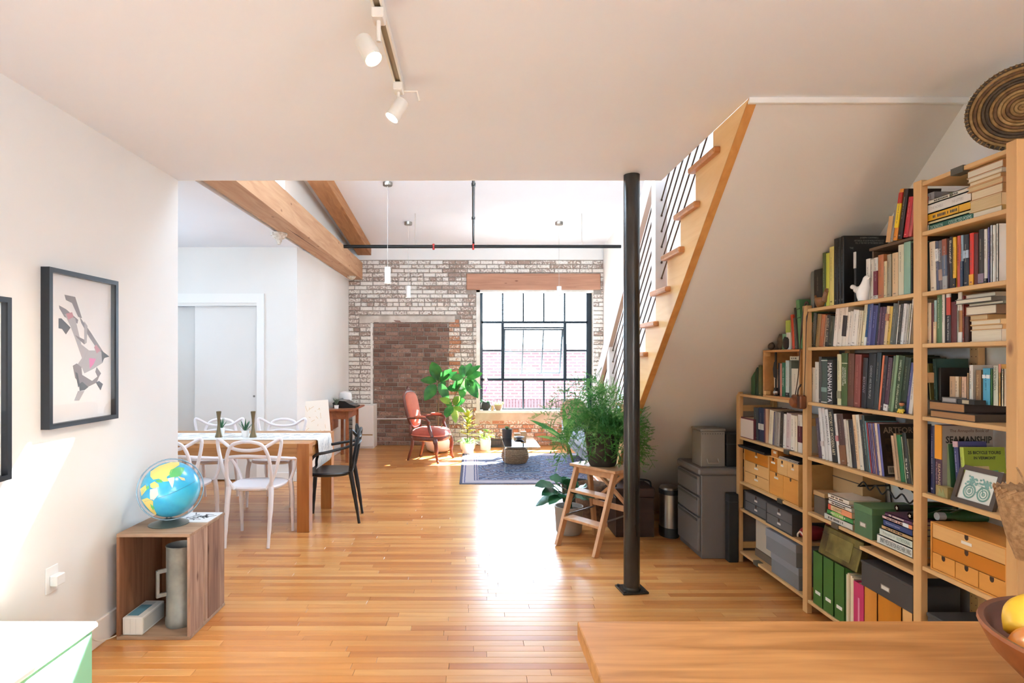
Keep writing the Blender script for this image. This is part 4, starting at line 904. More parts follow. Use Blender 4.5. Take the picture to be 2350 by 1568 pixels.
# ---------------------------------------------------------------- rug, coffee table, sofa
m, n, l, b = base('rug_pattern'); b.inputs['Roughness'].default_value = .95; b.inputs['Specular IOR Level'].default_value = .05
tc = n.new('ShaderNodeTexCoord'); spx = n.new('ShaderNodeSeparateXYZ'); l.new(tc.outputs['Object'], spx.inputs[0])
def mt(op, a, b2=None):
    x = n.new('ShaderNodeMath'); x.operation = op
    for i, v in enumerate((a, b2)):
        if v is None: continue
        if hasattr(v, 'links'): l.new(v, x.inputs[i])
        else: x.inputs[i].default_value = v
    return x.outputs[0]
nz = n.new('ShaderNodeTexNoise'); nz.inputs['Scale'].default_value = 26; nz.inputs['Detail'].default_value = 6; l.new(tc.outputs['Object'], nz.inputs['Vector'])
ns = mt('MULTIPLY', mt('SUBTRACT', nz.outputs['Fac'], .5), .10)
X, Y = mt('ADD', spx.outputs['X'], ns), mt('ADD', spx.outputs['Y'], ns)
dia = mt('ADD', mt('MULTIPLY', mt('PINGPONG', X, .36), 1.0), mt('MULTIPLY', mt('PINGPONG', Y, .28), 1.25))
ring_ = mt('PINGPONG', mt('MULTIPLY', dia, 1.0), .13)
small = mt('ADD', mt('PINGPONG', X, .045), mt('PINGPONG', Y, .045))
cm_ = n.new('ShaderNodeValToRGB'); cr_ = cm_.color_ramp; cr_.interpolation = 'CONSTANT'
cr_.elements[0].position = 0; cr_.elements[0].color = (*lin('#8a8084'), 1); cr_.elements[1].position = .18; cr_.elements[1].color = (*lin('#3a4660'), 1)
for p, c in ((.36, '#6c7890'), (.48, '#7c655e'), (.58, '#26304a'), (.80, '#7a8296')): e = cr_.elements.new(p); e.color = (*lin(c), 1)
l.new(mt('ADD', mt('MULTIPLY', ring_, 7.4), mt('MULTIPLY', small, 1.2)), cm_.inputs[0])
ed = mt('MINIMUM', mt('SUBTRACT', 1.08, mt('ABSOLUTE', spx.outputs['X'])), mt('SUBTRACT', 1.12, mt('ABSOLUTE', spx.outputs['Y'])))
bm = n.new('ShaderNodeValToRGB'); bm.color_ramp.interpolation = 'CONSTANT'; bm.color_ramp.elements[0].color = (*lin('#4d4d5c'), 1); bm.color_ramp.elements[1].position = .10; bm.color_ramp.elements[1].color = (*lin('#a39aa0'), 1)
for p, c in ((.16, '#59597a'), (.20, '#a59a9c'), (.52, '#4a4f68'), (.56, '#9d9096'), (.62, '#4a4f68'), (.66, '#9d9096')): e = bm.color_ramp.elements.new(p); e.color = (*lin(c), 1)
l.new(mt('ADD', mt('MULTIPLY', ed, 3.0), mt('MULTIPLY', ns, .5)), bm.inputs[0])
mx = n.new('ShaderNodeMix'); mx.data_type = 'RGBA'; l.new(mt('LESS_THAN', ed, .23), mx.inputs['Factor']); l.new(cm_.outputs[0], mx.inputs['A']); l.new(bm.outputs[0], mx.inputs['B']); l.new(mx.outputs['Result'], b.inputs['Base Color'])
RUGM = m
rg = MB().box(-.16, 2.0, 6.96, 9.2, .0005, .009, ch=.002).build('rug', RUGM, org=(.92, 8.08, 0)); tag(rg, 'faded blue oriental rug with diamond medallions under the clear coffee table', 'rug')
m = MB()
for k in range(120): 
    x = -.155+2.15*k/120; m.bar((x, 6.962, .004), (x+.004, 6.935, .002), .006, .002)
m.build('fringe', mat('rug_fringe', '#b8aca4', .9), rg, kind='stuff')
ACR = glass('clear_acrylic', (.90, .94, .95), 2.2); ACE = glass('acrylic_edge', (.75, .85, .88), 2.0)
ct = thing('coffee_table', 'clear acrylic waterfall coffee table on the rug', 'table', (.63, 8.15, .009))
ax0, ax1, ay0, ay1, az = .415, .875, 7.62, 8.69, .345
MB().box(ax0, ax1, ay0, ay1, az-.014, az, ch=.001).build('top', ACR, ct); MB().box(ax0, ax1, ay0, ay0+.014, .0095, az-.0145).build('end_panel', ACR, ct); MB().box(ax0, ax1, ay1-.014, ay1, .0095, az-.0145).build('end_panel', ACR, ct)
EDG = mat('acrylic_edge_glint', '#c3d2d4', .12, spec=.8)  # pale strip colour stands in for reflections along the acrylic edges
m = MB(); m.box(ax0, ax1, ay0-.0012, ay0, az-.004, az+.0005); m.box(ax0-.0012, ax0, ay0, ay1, az-.004, az+.0005); m.box(ax0-.001, ax0+.003, ay0-.001, ay0+.001, .0095, az); m.box(ax0, ax1, ay0-.001, ay0, .0095, .0125); m.build('polished_edge', EDG, ct)
WV = mat('seagrass', '#96785e', .85, var='#6e5440', vs=60, bump=.8, bs=50)
pf = thing('woven_basket', 'round woven seagrass basket under the clear coffee table', 'basket', (.60, 8.35, .009))
m = MB(); m.lathe([(.001, .0015), (.13, .0015), (.17, .03), (.185, .1), (.18, .17), (.165, .205), (.155, .205), (.17, .16), (.172, .1), (.155, .03), (.001, .02)], (.60, 8.35, .009), 28); m.build('body', WV, pf, smooth='auto')
m = MB()
for k in range(8):
    z = .02+.024*k; r_ = .187-abs(k-3.5)**2*.0026; m.tube([(.60+r_*math.cos(a)*(1+.01*(i % 2)), 8.35+r_*math.sin(a)*(1+.01*(i % 2)), .009+z) for i, a in enumerate([2*PI*i/40 for i in range(40)])], .009, 5, closed=True)
m.build('weave_coils', WV, pf, kind='stuff')
def pot_thing(name, label, cat, x, y, z, prof, pm, n_=28, soil=None, org=None):
    t = thing(name, label, cat, (x, y, z)); MB().lathe(prof, (x, y, z), n_).build('pot', pm, t, smooth='auto')
    if soil: MB().lathe([(.001, soil[1]+.004), (soil[0], soil[1])], (x, y, z), 20).build('soil', SOIL, t)
    return t
def potprof(r0, r1, h, wall=.008, foot=.9): return [(.001, .0005), (r0*foot, .0005), (r0, h*.06), (r1, h), (r1-wall, h), (r1-wall-.002, h*.82), (.001, h*.8)]
CHARC = mat('charcoal_pot', '#2b2c2e', .6)
t = pot_thing('succulent_pot', 'small charcoal pot with a succulent on the clear coffee table', 'plant', XY(1163.5, 8.5), 8.5, az, potprof(.068, .072, .125, foot=.97), CHARC, 24, (.062, .1)); q_ = random.Random(3)
SUC = leafmat('succulent', '#55704c', '#7c946a', .15)
for i in range(16):
    a = i*2.4; e = .3+.06*i; MB().leaf((XY(1163.5, 8.5), 8.5, az+.11), (math.cos(a)*math.cos(e), math.sin(a)*math.cos(e), math.sin(e)), (0, 0, 1), .075, .03, .1, .3, 4).build('leaf', SUC, t)
bw = MB().lathe([(.001, .0005), (.03, .0005), (.06, .02), (.075, .034), (.07, .034), (.055, .022), (.001, .008)], (.66, 8.36, az), 24).build('dark_bowl', mat('dark_bronze', '#4a3a34', .35, .3), org=(.66, 8.36, az), smooth='auto'); tag(bw, 'shallow dark bowl on the clear coffee table beside the succulent', 'bowl')
for k, (a, b_, h, lb) in enumerate(((.60, .685, .06, 'shorter tan wooden box behind the dark bowl on the coffee table'), (.70, .775, .085, 'taller tan wooden box next to the shorter one on the coffee table'))):
    o = MB().box(a, b_, 8.52, 8.6, az+.0005, az+h, ch=.003).build('wooden_box', wood('pale_box', '#d6ae80', '#c09466', 0, .6), org=((a+b_)/2, 8.56, az)); tag(o, lb, 'box')
    MB().box(a-.001, b_+.001, 8.519, 8.601, az+h-.02, az+h-.017).build('lid_gap', mat('gap_dark', '#5d4028', .8), o)
VBL = mat('sofa_blue_grey', '#56646e', .8, var='#4c5a66', vs=6, sheen=.4); LEGW = wood('sofa_leg', '#9a7244', '#7e5a34', 2)
sf = thing('sofa', 'blue grey upholstered sofa half hidden behind the feathery fern', 'sofa', (1.75, 7.9, .009))
MB().box(1.42, 2.16, 6.7, 9.15, .17, .34, ch=.02).build('base', VBL, sf)
for k in range(2): MB().box(1.36, 1.98, 6.86+1.07*k+.006, 6.86+1.07*(k+1)-.006, .342, .47, ch=.03).build('seat_cushion', VBL, sf)
MB().box(1.98, 2.20, 6.7, 9.15, .342, .82, ch=.04).build('backrest', VBL, sf)
MB().box(1.38, 1.978, 9.01, 9.15, .342, .64, ch=.03).build('arm', VBL, sf); MB().box(1.38, 1.978, 6.7, 6.85, .342, .64, ch=.03).build('arm', VBL, sf)
for x in (1.47, 2.1):
    for yv in (6.8, 9.08): MB().tube([(x, yv, .17), (x, yv, .0095 if x < 2 else .0005)], [.025, .016], 10).build('leg', LEGW, sf, smooth='auto')
pi = MB(); pi.ball((1.52, 8.86, .68), .22, 16, 10, (.95, .32, .98)); o = pi.build('cushion', mat('cushion_tan', '#b8947c', .9, var='#a88268', vs=30), org=(1.52, 8.86, .47), smooth=True); tag(o, 'dusty pink cushion propped against the far sofa arm', 'cushion')
# floor lamp
flp = thing('floor_lamp', 'slim brass floor lamp with a dark tapered shade in front of the railing', 'lamp', (XY(1382, 6.5), 6.5, 0)); lx = XY(1382, 6.5)
MB().lathe([(.001, .0005), (.11, .0005), (.11, .012), (.01, .02)], (lx, 6.5, 0), 24).build('base', BRS, flp, smooth='auto'); MB().tube([(lx, 6.5, .015), (lx, 6.5, 1.1)], .009, 8).build('pole', BRS, flp, smooth='auto')
MB().lathe([(.032, 1.09), (.018, 1.22), (.016, 1.22), (.03, 1.09)], (lx, 6.5, 0), 20).build('shade', mat('shade_brown', '#54443e', .7), flp, smooth='auto')
# ---------------------------------------------------------------- plants at the brick wall
FIC = leafmat('fiddle_leaf', '#235f2c', '#468a3c', .42, .22); FIC2 = leafmat('fiddle_leaf_young', '#6f9a3c', '#98b850', .5, .35); STEM = mat('plant_stem', '#6a5a3c', .7)
fx, fy = XY(1006, 9.4), 9.4
fp = pot_thing('fiddle_leaf_plant', 'tall plant with big glossy leaves in a round white pot behind the armchair', 'plant', fx, fy, 0, [(.001, .0005), (.13, .0005), (.19, .05), (.215, .16), (.205, .28), (.18, .33), (.168, .33), (.19, .27), (.001, .25)], CER, 32, (.175, .27))
def cw(cx, cy, y): px = 900+cx/4.752; py = 800+cy/4.752; return Vector((XY(px, y), y, ZY(py, y)))
J = {1: cw(505, 375, 9.3), 2: cw(790, 320, 9.2), 3: cw(655, 625, 9.15), 4: cw(560, 430, 9.35)}
top = Vector((fx, fy, .27))
for a, jj in ((0, 1), (.02, 2), (-.02, 3)): MB().tube(spline([top+Vector((a, 0, 0)), top.lerp(J[jj], .5)+Vector((0, 0, .05)), J[jj]], 6), [.011]*7+[.007]*6, 7).build('stem', STEM, fp, smooth=True)
LV = [(1,430,130,.17),(1,415,205,.10),(1,315,345,.13),(1,370,545,.17),(1,600,545,.13),(1,655,215,.12),(1,715,250,.10),(4,800,440,.14),(4,545,330,.08),(2,760,170,.12),(2,860,150,.13),(2,985,270,.14),(2,880,390,.17),(2,915,515,.18),(2,965,430,.13),(2,760,520,.16),(2,660,455,.13),(2,640,330,.12),(2,970,180,.10),
      (3,520,540,.10),(3,800,560,.14),(3,585,745,.13),(3,690,790,.11),(3,745,520,.12),(3,590,600,.09),(3,780,690,.08)]
q_ = random.Random(8)
for jj, cx, cy, wd in LV:
    yj = J[jj].y; T = cw(cx, cy, yj-.12+.26*q_.random()); p = J[jj]+Vector((q_.random()-.5, q_.random()-.5, q_.random()-.5))*.04; d = T-p; L_ = d.length
    MB().tube([J[jj], J[jj].lerp(p+d*.14, 1)], .004, 5).leaf(p+d*.12, d+Vector((0, 0, L_*.12)), (-.2+q_.random()*.4, -.8, .65), L_*.98, wd*1.15, droop=.16, fold=.18, seg=7, wav=.35, shape=.85).build('leaf', FIC2 if jj == 3 and q_.random() < .6 else FIC, fp, smooth=True)
CRO = leafmat('croton_leaf', '#c8a838', '#6f9a3a', .5, .35); PTH = leafmat('pothos_leaf', '#86b04a', '#b4cc6a', .5, .35); STRP = leafmat('strap_leaf', '#5a8a44', '#8cae5c', .45)
x, y = XY(1073, 9.52), 9.52
t = pot_thing('croton_plant', 'yellow and green croton in a round glossy white pot at the brick wall', 'plant', x, y, 0, [(.001, .0005), (.08, .0005), (.12, .04), (.128, .11), (.115, .18), (.10, .2), (.09, .2), (.1, .16), (.001, .15)], CER, 28, (.1, .165)); q_ = random.Random(12)
MB().tube([(x, y, .16), (x-.01, y-.03, .55)], .008, 6).build('stem', STEM, t)
for i in range(24):
    a = i*2.4; z = .24+.34*i/24; e = .25+.9*i/24; MB().leaf((x, y-.02, z), (math.cos(a)*math.cos(e), math.sin(a)*math.cos(e)-.15, math.sin(e)), (0, 0, 1), .19+.06*q_.random(), .062, .25, .2, 5, shape=.9).build('leaf', CRO, t, smooth=True)
x, y = XY(1074, 9.2), 9.2
t = pot_thing('grass_plant', 'strappy green plant in a plain white pot in front of the croton', 'plant', x, y, 0, potprof(.085, .095, .17), CER, 28, (.084, .14))
for i in range(26):
    a = i*2.4; e = .7+.5*q_.random(); MB().leaf((x+math.cos(a)*.03, y+math.sin(a)*.03, .14), (math.cos(a)*math.cos(e), math.sin(a)*math.cos(e), math.sin(e)), (0, 0, 1), .22+.08*q_.random(), .03, .55, .25, 6).build('leaf', STRP, t, smooth=True)
x, y = XY(1114, 9.6), 9.6
t = pot_thing('pothos_plant', 'light green pothos in a straight white pot below the window sill', 'plant', x, y, 0, potprof(.084, .087, .18, foot=.97), CER, 28, (.078, .15))
for i in range(24):
    a = i*2.4; e = .15+1.0*q_.random(); s_ = .05+.08*q_.random(); p = Vector((x+math.cos(a)*s_, y+math.sin(a)*s_, .18+.11*q_.random())); MB().tube([(x, y, .15), p], .003, 4).leaf(p, (math.cos(a)*math.cos(e), math.sin(a)*math.cos(e)-.2, math.sin(e)), (0, 0, 1), .10, .075, .5, .12, 5, shape=.7).build('leaf', PTH, t, smooth=True)
hv = thing('floor_vent', 'low dark slatted heater strip on the floor under the window sill', 'heater', (XY(1137, 9.9), 9.9, 0)); a, b_ = XY(1126, 9.9), XY(1160, 9.9)
MB().box(a, b_, 9.86, 10.06, .0005, .03).box(a, b_, 9.9, 10.06, .03, .11).build('case', mat('heater_dark', '#3b3a38', .5, .3), hv)
for k in range(9): MB().box(a+.012+(b_-a-.02)*k/9, a+.022+(b_-a-.02)*k/9, 9.888, 9.9, .035, .105).build('slat', mat('heater_slat', '#6a6864', .4, .5), hv)
# sill
t = pot_thing('orchid', 'pink orchid spray in a round black pot on the window sill', 'plant', XY(1115, 10.16), 10.16, WZ0, [(.001, .0005), (.05, .0005), (.085, .04), (.09, .09), (.07, .14), (.055, .15), (.048, .15), (.001, .13)], CHARC, 24, (.05, .132)); ox = XY(1115, 10.16)
MB().tube(spline([(ox, 10.16, WZ0+.13), (ox-.03, 10.14, WZ0+.4), (ox-.01, 10.1, WZ0+.62), (ox+.03, 10.06, WZ0+.56)], 6), .004, 5).build('stem', STEM, t)
ORC = leafmat('orchid_petal', '#c2688a', '#e0a0b4', .4)
for k in range(7):
    c_ = Vector((ox-.02+.012*(k % 3), 10.1-.02*(k % 2), WZ0+.30+.045*k)); m = MB()
    for j in range(5): a = 2*PI*j/5; m.leaf(c_, (math.cos(a), -.3, math.sin(a)), (0, -1, 0), .032, .022, 0, .1, 3)
    m.build('flower', ORC, t)
for a in (.4, 2.2, 3.6, 5.4): MB().leaf((ox, 10.16, WZ0+.13), (math.cos(a), math.sin(a)*.4-.3, .6), (0, 0, 1), .17, .05, .5, .15, 5).build('leaf', FIC, t)
TER = mat('terracotta_grey', '#a08a74', .8)
t = pot_thing('sill_succulent', 'pale clay bowl pot with bright green plant on the window sill', 'plant', XY(1144, 10.15), 10.15, WZ0, [(.001, .0005), (.045, .0005), (.075, .05), (.078, .10), (.068, .10), (.001, .085)], TER, 24, (.066, .088))
for i in range(26):
    a = i*2.4; e = .4+.8*q_.random(); MB().leaf((XY(1144, 10.15)+math.cos(a)*.03, 10.15+math.sin(a)*.03, WZ0+.085), (math.cos(a)*math.cos(e), math.sin(a)*math.cos(e), math.sin(e)), (0, 0, 1), .13, .022, .35, .2, 4).build('leaf', PTH, t)
o = MB().lathe([(.001, .0005), (.025, .0005), (.03, .03), (.02, .05), (.022, .062), (.012, .085), (.001, .09)], (XY(1130, 10.1), 10.1, WZ0), 14).build('figurine', mat('figurine_tan', '#c8a878', .6), org=(XY(1130, 10.1), 10.1, WZ0), smooth='auto'); tag(o, 'tiny tan figurine on the sill between two pots', 'figurine')
t = pot_thing('spider_plant', 'wispy plant in a small white pot high at the window edge', 'plant', 1.93, 10.16, WZ0, potprof(.05, .06, .3, foot=.9), CER, 20, (.05, .25))
for i in range(18):
    a = i*2.4; e = .5+.7*q_.random(); MB().leaf((1.93, 10.13, WZ0+.28), (math.cos(a)*math.cos(e), math.sin(a)*math.cos(e)-.2, math.sin(e)), (0, 0, 1), .13, .016, .55, .2, 5).build('leaf', STRP, t)
# ---------------------------------------------------------------- step stool with the fern
BEE = wood('stool_beech', '#d4a67c', '#bd8c62', axis=2, scale=.5, rough=.45)
e_ = Vector((.62, -.785, 0)).normalized(); n_v = Vector((.785, .62, 0)).normalized(); O_ = Vector((.668, 4.70, 0)); W_ = .405
def sp(u, v, z): return O_+e_*u+n_v*v+Vector((0, 0, z))
ss = thing('step_stool', 'light wooden folding step stool carrying the hanging fern', 'stool', (.95, 4.7, 0))
def slab(name, u0, u1, v0, v1, z0, z1, mm=BEE):
    M = Matrix(((e_.x, n_v.x, 0, O_.x), (e_.y, n_v.y, 0, O_.y), (0, 0, 1, 0), (0, 0, 0, 1))); MB().box(u0, u1, v0, v1, z0, z1, M, ch=.003).build(name, mm, ss)
for u in (.012, W_-.012):
    MB().bar(sp(u, .0, .0), sp(u, .235, .605), .028, .05, up=(n_v.x, n_v.y, 0), ch=.002).build('front_leg', BEE, ss)
    MB().bar(sp(u, .46, .0), sp(u, .38, .605), .026, .045, up=(n_v.x, n_v.y, 0), ch=.002).build('rear_leg', BEE, ss)
slab('step', .026, W_-.026, .055, .165, .2, .222); slab('step', .026, W_-.026, .135, .235, .41, .432)
slab('top', -.03, W_+.03, .185, .46, .607, .63)
slab('rail', .03, W_-.03, .40, .42, .27, .315); slab('rail', .03, W_-.03, .225, .245, .555, .607); slab('rail', .03, W_-.03, .385, .405, .555, .607)
MB().bar(sp(.03, .425, .30), sp(W_-.03, .40, .58), .022, .03, up=(n_v.x, n_v.y, 0)).build('cross_brace', BEE, ss); MB().bar(sp(W_-.03, .44, .30), sp(.03, .415, .58), .022, .03, up=(n_v.x, n_v.y, 0)).build('cross_brace', BEE, ss)
for u in (.03, W_-.03): MB().bar(sp(u, .08, .235), sp(u, .43, .25), .012, .004, up=(e_.x, e_.y, 0)).build('hinge_strut', mat('strut_steel', '#9a9690', .35, .8), ss)
GRP = mat('grey_pot', '#a39c94', .7); DKP = mat('dark_fern_pot', '#26241f', .6)
pc = sp(W_/2, .32, .63)
fn = pot_thing('asparagus_fern', 'feathery asparagus fern in a dark pot on the step stool', 'plant', pc.x, pc.y, .6305, [(.001, .0005), (.10, .0005), (.11, .02), (.145, .27), (.15, .285), (.138, .285), (.125, .22), (.001, .2)], DKP, 32, (.13, .235))
FER = leafmat('fern_green', '#3a7a34', '#5c9a48', .45, .6); FER2 = leafmat('fern_green_light', '#6fa055', '#8cb86c', .5, .6); q_ = random.Random(21)
base_ = Vector((pc.x, pc.y, .88))
def frond(path, mm, nb, ln, wd0):
    pts = spline(path, 8); m = MB(); m.tube(pts, .0016, 4); N = len(pts)
    for i in range(nb):
        t = .22+.78*i/nb; k = min(N-2, int(t*(N-1))); p = Vector(pts[k]).lerp(Vector(pts[k+1]), t*(N-1)-k); tg = (Vector(pts[k+1])-Vector(pts[k])).normalized()
        side = tg.cross(Vector((q_.random()-.5, q_.random()-.5, q_.random()-.5))).normalized(); bl = wd0*(.5+.8*math.sin(PI*min(1, t*.9)))*(.6+.6*q_.random()); bd = (side+tg*.5).normalized()
        m.bar(p, p+bd*bl, .0014)
        for j in range(ln):
            u = q_.random(); c_ = p+bd*bl*u; nd = Vector((q_.random()-.5, q_.random()-.5, q_.random()-.5)).normalized()*(.008+.008*q_.random()); w2 = bd.cross(nd); w2 = w2.normalized()*.0012 if w2.length > 0 else Vector((.0017, 0, 0))
            o = len(m.v); m.v += [tuple(c_-w2), tuple(c_+w2), tuple(c_+nd)]; m.f.append((o, o+1, o+2)); m.mi.append(0); m.col.append(0)
    m.build('frond', mm, fn)
def Q(px, py, y): return Vector((XY(px, y), y, ZY(py, y)))
ends = [(1240, 985, 4.9, .12), (1222, 962, 5.1, .15), (1262, 925, 5.0, .2), (1300, 900, 4.9, .25), (1330, 905, 5.1, .2), (1350, 885, 5.0, .25), (1372, 900, 4.7, .2), (1392, 915, 4.6, .2), (1410, 905, 5.0, .2), (1425, 925, 4.9, .2),
        (1268, 1065, 4.6, .22), (1275, 1030, 4.5, .2), (1290, 1000, 4.6, .2), (1262, 1040, 4.8, .2), (1300, 1020, 4.45, .2), (1340, 1020, 4.4, .16), (1365, 1045, 4.38, .2), (1390, 1060, 4.4, .2), (1405, 1040, 4.4, .2), (1420, 1070, 4.5, .2), (1350, 1060, 4.4, .2), (1380, 1010, 4.4, .2), (1330, 985, 4.5, .15),
        (1482, 985, 4.45, .12), (1490, 1010, 4.42, .12), (1480, 1050, 4.46, .12), (1470, 1060, 4.42, .12), (1488, 965, 4.4, .1), (1476, 945, 4.42, .1), (1468, 1000, 4.45, .12), (1492, 1035, 4.44, .12), (1478, 1070, 4.48, .12), (1460, 920, 4.6, .15), (1485, 1000, 4.5, .1), (1440, 990, 4.4, .2), (1435, 1040, 4.45, .2), (1478, 1020, 4.45, .12), (1290, 950, 4.7, .2), (1310, 940, 4.5, .2), (1340, 940, 4.5, .2), (1280, 1060, 4.55, .22), (1275, 1080, 4.6, .22), (1385, 975, 4.4, .18), (1415, 1000, 4.42, .18), (1400, 950, 4.5, .2), (1360, 930, 4.6, .2), (1250, 945, 5.0, .18)]
for px, py, y, arc in ends:
    T = Q(px, py, y); p0 = base_+Vector((q_.random()-.5, q_.random()-.5, 0))*.12; mid = p0.lerp(T, .5)+Vector((0, 0, arc*.9+.03)); m1 = p0.lerp(mid, .5)+Vector((0, 0, arc*.35))
    frond([p0, m1, mid, mid.lerp(T, .55)+Vector((0, 0, arc*.18)), T], FER if q_.random() < .72 else FER2, 30, 52, .078)
for i in range(34):
    a = 2*PI*q_.random(); r_ = .16+.2*q_.random(); T = Vector((pc.x+r_*math.cos(a)*1.15, pc.y+r_*math.sin(a)*.8-.05, .60+.36*q_.random()))
    if T.x > 1.2: T.y = min(T.y, 4.5)
    p0 = base_+Vector((q_.random()-.5, q_.random()-.5, 0))*.12; mid = p0.lerp(T, .55)+Vector((0, 0, .16))
    frond([p0, p0.lerp(mid, .5)+Vector((0, 0, .04)), mid, T], FER if q_.random() < .72 else FER2, 24, 50, .072)
# tall straggly stem rising by the window
for i, (px, py) in enumerate(((1345, 870), (1308, 905))):
    T = Q(px, py, 5.1); frond([base_, base_.lerp(T, .5)+Vector((0, 0, .05)), T], FER2, 14, 18, .035)
# big-leaf plant on the floor
BLF = leafmat('dark_big_leaf', '#1d4a30', '#2f6440', .2, .25)
px_, py_ = .82, 5.02
bl_ = pot_thing('peace_lily', 'dark broad-leaved plant in a grey pot on the floor behind the step stool', 'plant', px_, py_, 0, [(.001, .0005), (.095, .0005), (.108, .02), (.122, .235), (.113, .235), (.105, .19), (.001, .18)], GRP, 32, (.106, .2))
for px, py, y, wd, ar in ((1222, 1128, 4.8, .10, .14), (1240, 1150, 4.75, .10, .12), (1262, 1172, 4.75, .09, .14), (1255, 1112, 5.0, .10, .16), (1290, 1090, 5.1, .1, .1), (1312, 1092, 5.0, .11, .08), (1335, 1110, 4.9, .11, .1), (1350, 1135, 4.8, .1, .12), (1360, 1160, 4.85, .09, .14), (1285, 1160, 4.8, .1, .12), (1320, 1150, 4.7, .1, .12), (1300, 1110, 4.95, .1, .1), (1345, 1165, 5.1, .09, .1), (1275, 1130, 4.85, .11, .12), (1330, 1130, 5.15, .1, .1), (1234, 1175, 4.9, .08, .12)):
    T = Q(px, py, y); p0 = Vector((px_+(q_.random()-.5)*.06, py_+(q_.random()-.5)*.06, .2)); k = p0.lerp(T, .4)+Vector((0, 0, ar)); d = T-k
    MB().tube(spline([p0, p0.lerp(k, .6)+Vector((0, 0, ar*.2)), k], 4), .004, 5).leaf(k, d+Vector((0, 0, .1)), (0, -.5, 1), d.length*1.05, wd*1.15, .3, .15, 7, wav=.5, shape=.85).build('leaf', BLF, bl_, smooth=True)
sx_, sy_ = 1.0, 5.72
t2 = pot_thing('palm_seedling', 'plant with long pointed blades in a dark pot between stool and sofa', 'plant', sx_, sy_, 0, potprof(.12, .14, .3), DKP, 24, (.12, .25))
for px, py, y, wd in ((1207, 953, 5.6, .07), (1225, 1000, 5.5, .05), (1238, 975, 5.4, .05), (1290, 905, 5.7, .05), (1330, 900, 5.6, .05), (1262, 1010, 5.3, .05)):
    T = Q(px, py, y); p0 = Vector((sx_, sy_, .26)); k = Vector((sx_-.09+.02*q_.random(), sy_-.02, .66)); MB().tube(spline([p0, p0.lerp(k, .5)+Vector((.02, 0, 0)), k], 4), .006, 5).leaf(k, T-k+Vector((0, 0, .06)), (0, -.6, .8), (T-k).length*1.03, wd, .18, .25, 7, shape=.8).build('blade', STRP if px > 1210 else FIC, t2, smooth=True)
# ---------------------------------------------------------------- under the stair
FGR = mat('file_grey', '#6f6a68', .5, .1, bump=.05, bs=200); FGD = mat('file_grey_dark', '#4e4a49', .5)
fc = thing('file_cabinet', 'grey three-drawer steel file cabinet under the stair slope', 'cabinet', (1.93, 4.6, 0))
MB().box(1.70, 2.2, 4.37, 4.83, .0005, .62, ch=.004).build('body', FGR, fc); MB().box(1.675, 2.205, 4.36, 4.835, .622, .672, ch=.012).build('top', FGR, fc)
for z0, z1 in ((.05, .30), (.315, .455), (.47, .612)):
    d_ = MB().box(1.678, 1.6995, 4.385, 4.815, z0, z1, ch=.004).build('drawer', FGR, fc); MB().box(1.672, 1.678, 4.40, 4.80, z1-.028, z1-.01, ch=.002).build('pull', FGD, d_)
mb_ = thing('steel_box', 'grey steel document box with a wire handle on the file cabinet', 'box', (1.81, 4.52, .672))
MB().box(1.72, 1.9, 4.43, 4.62, .6725, .94, ch=.004).build('body', mat('box_grey', '#807a72', .5), mb_); MB().box(1.715, 1.905, 4.425, 4.625, .94, .96, ch=.005).build('lid', mat('box_grey', '#807a72', .5), mb_)
MB().tube([(1.765, 4.43, .735), (1.765, 4.415, .715), (1.765, 4.412, .705), (1.845, 4.412, .705), (1.845, 4.415, .715), (1.845, 4.43, .735)], .004, 6).build('handle', mat('handle_steel', '#aaa69e', .3, .8), mb_)
m = MB()
for k in range(9): m.ball((1.732+.019*k, 4.43, .922), .004, 6, 4)
m.build('perforation', FGD, mb_, kind='stuff')
o = MB().box(1.915, 2.19, 4.44, 4.6, .6725, .92, ch=.005).build('black_case', mat('case_black', '#1c1b1b', .6), org=(2.05, 4.52, .672)); tag(o, 'black case standing beside the steel box on the file cabinet', 'case')
MB().box(1.914, 2.191, 4.439, 4.601, .84, .845).build('lid_seam', mat('seam_grey', '#3a3a3a', .5), o)
o = MB().box(1.868, 1.938, 4.29, 4.355, .0005, .5, ch=.003).build('black_portfolio', mat('case_black', '#1c1b1b', .6), org=(1.9, 4.32, 0)); tag(o, 'narrow upright black case on the floor between file cabinet and low bookcase', 'case')
MB().box(1.867, 1.939, 4.289, 4.356, .44, .444).build('lid_seam', mat('seam_grey', '#3a3a3a', .5), o)
SST = mat('stainless', '#a8a39c', .28, .95)
tc_ = thing('step_bin', 'oval stainless step bin with a black lid rim beside the file cabinet', 'bin', (1.655, 4.965, 0)); bx_, by_ = 1.655, 4.965
MB().lathe([(.001, .0005), (.105, .0005), (.105, .08)], (bx_, by_, 0), 28, sx=.75, sy=1.05).build('base_ring', mat('bin_black', '#181818', .45), tc_, smooth='auto'); MB().lathe([(.1, .08), (.1, .355)], (bx_, by_, 0), 28, sx=.75, sy=1.05).build('body', SST, tc_, smooth='auto')
MB().lathe([(.105, .355), (.106, .385), (.1, .395)], (bx_, by_, 0), 28, sx=.75, sy=1.05).build('rim', mat('bin_black', '#181818', .45), tc_, smooth='auto'); MB().lathe([(.1, .395), (.09, .41), (.05, .42), (.001, .424)], (bx_, by_, 0), 28, sx=.75, sy=1.05).build('lid', SST, tc_, smooth='auto')
DKW = wood('dark_trunk_wood', '#3c241a', '#28160f', axis=0, scale=.6, rough=.55)
tk = thing('blanket_box', 'dark brown wooden blanket box on the floor behind the steel column', 'trunk', (1.36, 5.05, 0))
MB().box(1.19, 1.512, 4.9, 5.2, .0005, .33, ch=.004).build('body', DKW, tk); MB().box(1.185, 1.517, 4.895, 5.2, .332, .41, ch=.006).build('lid', DKW, tk)
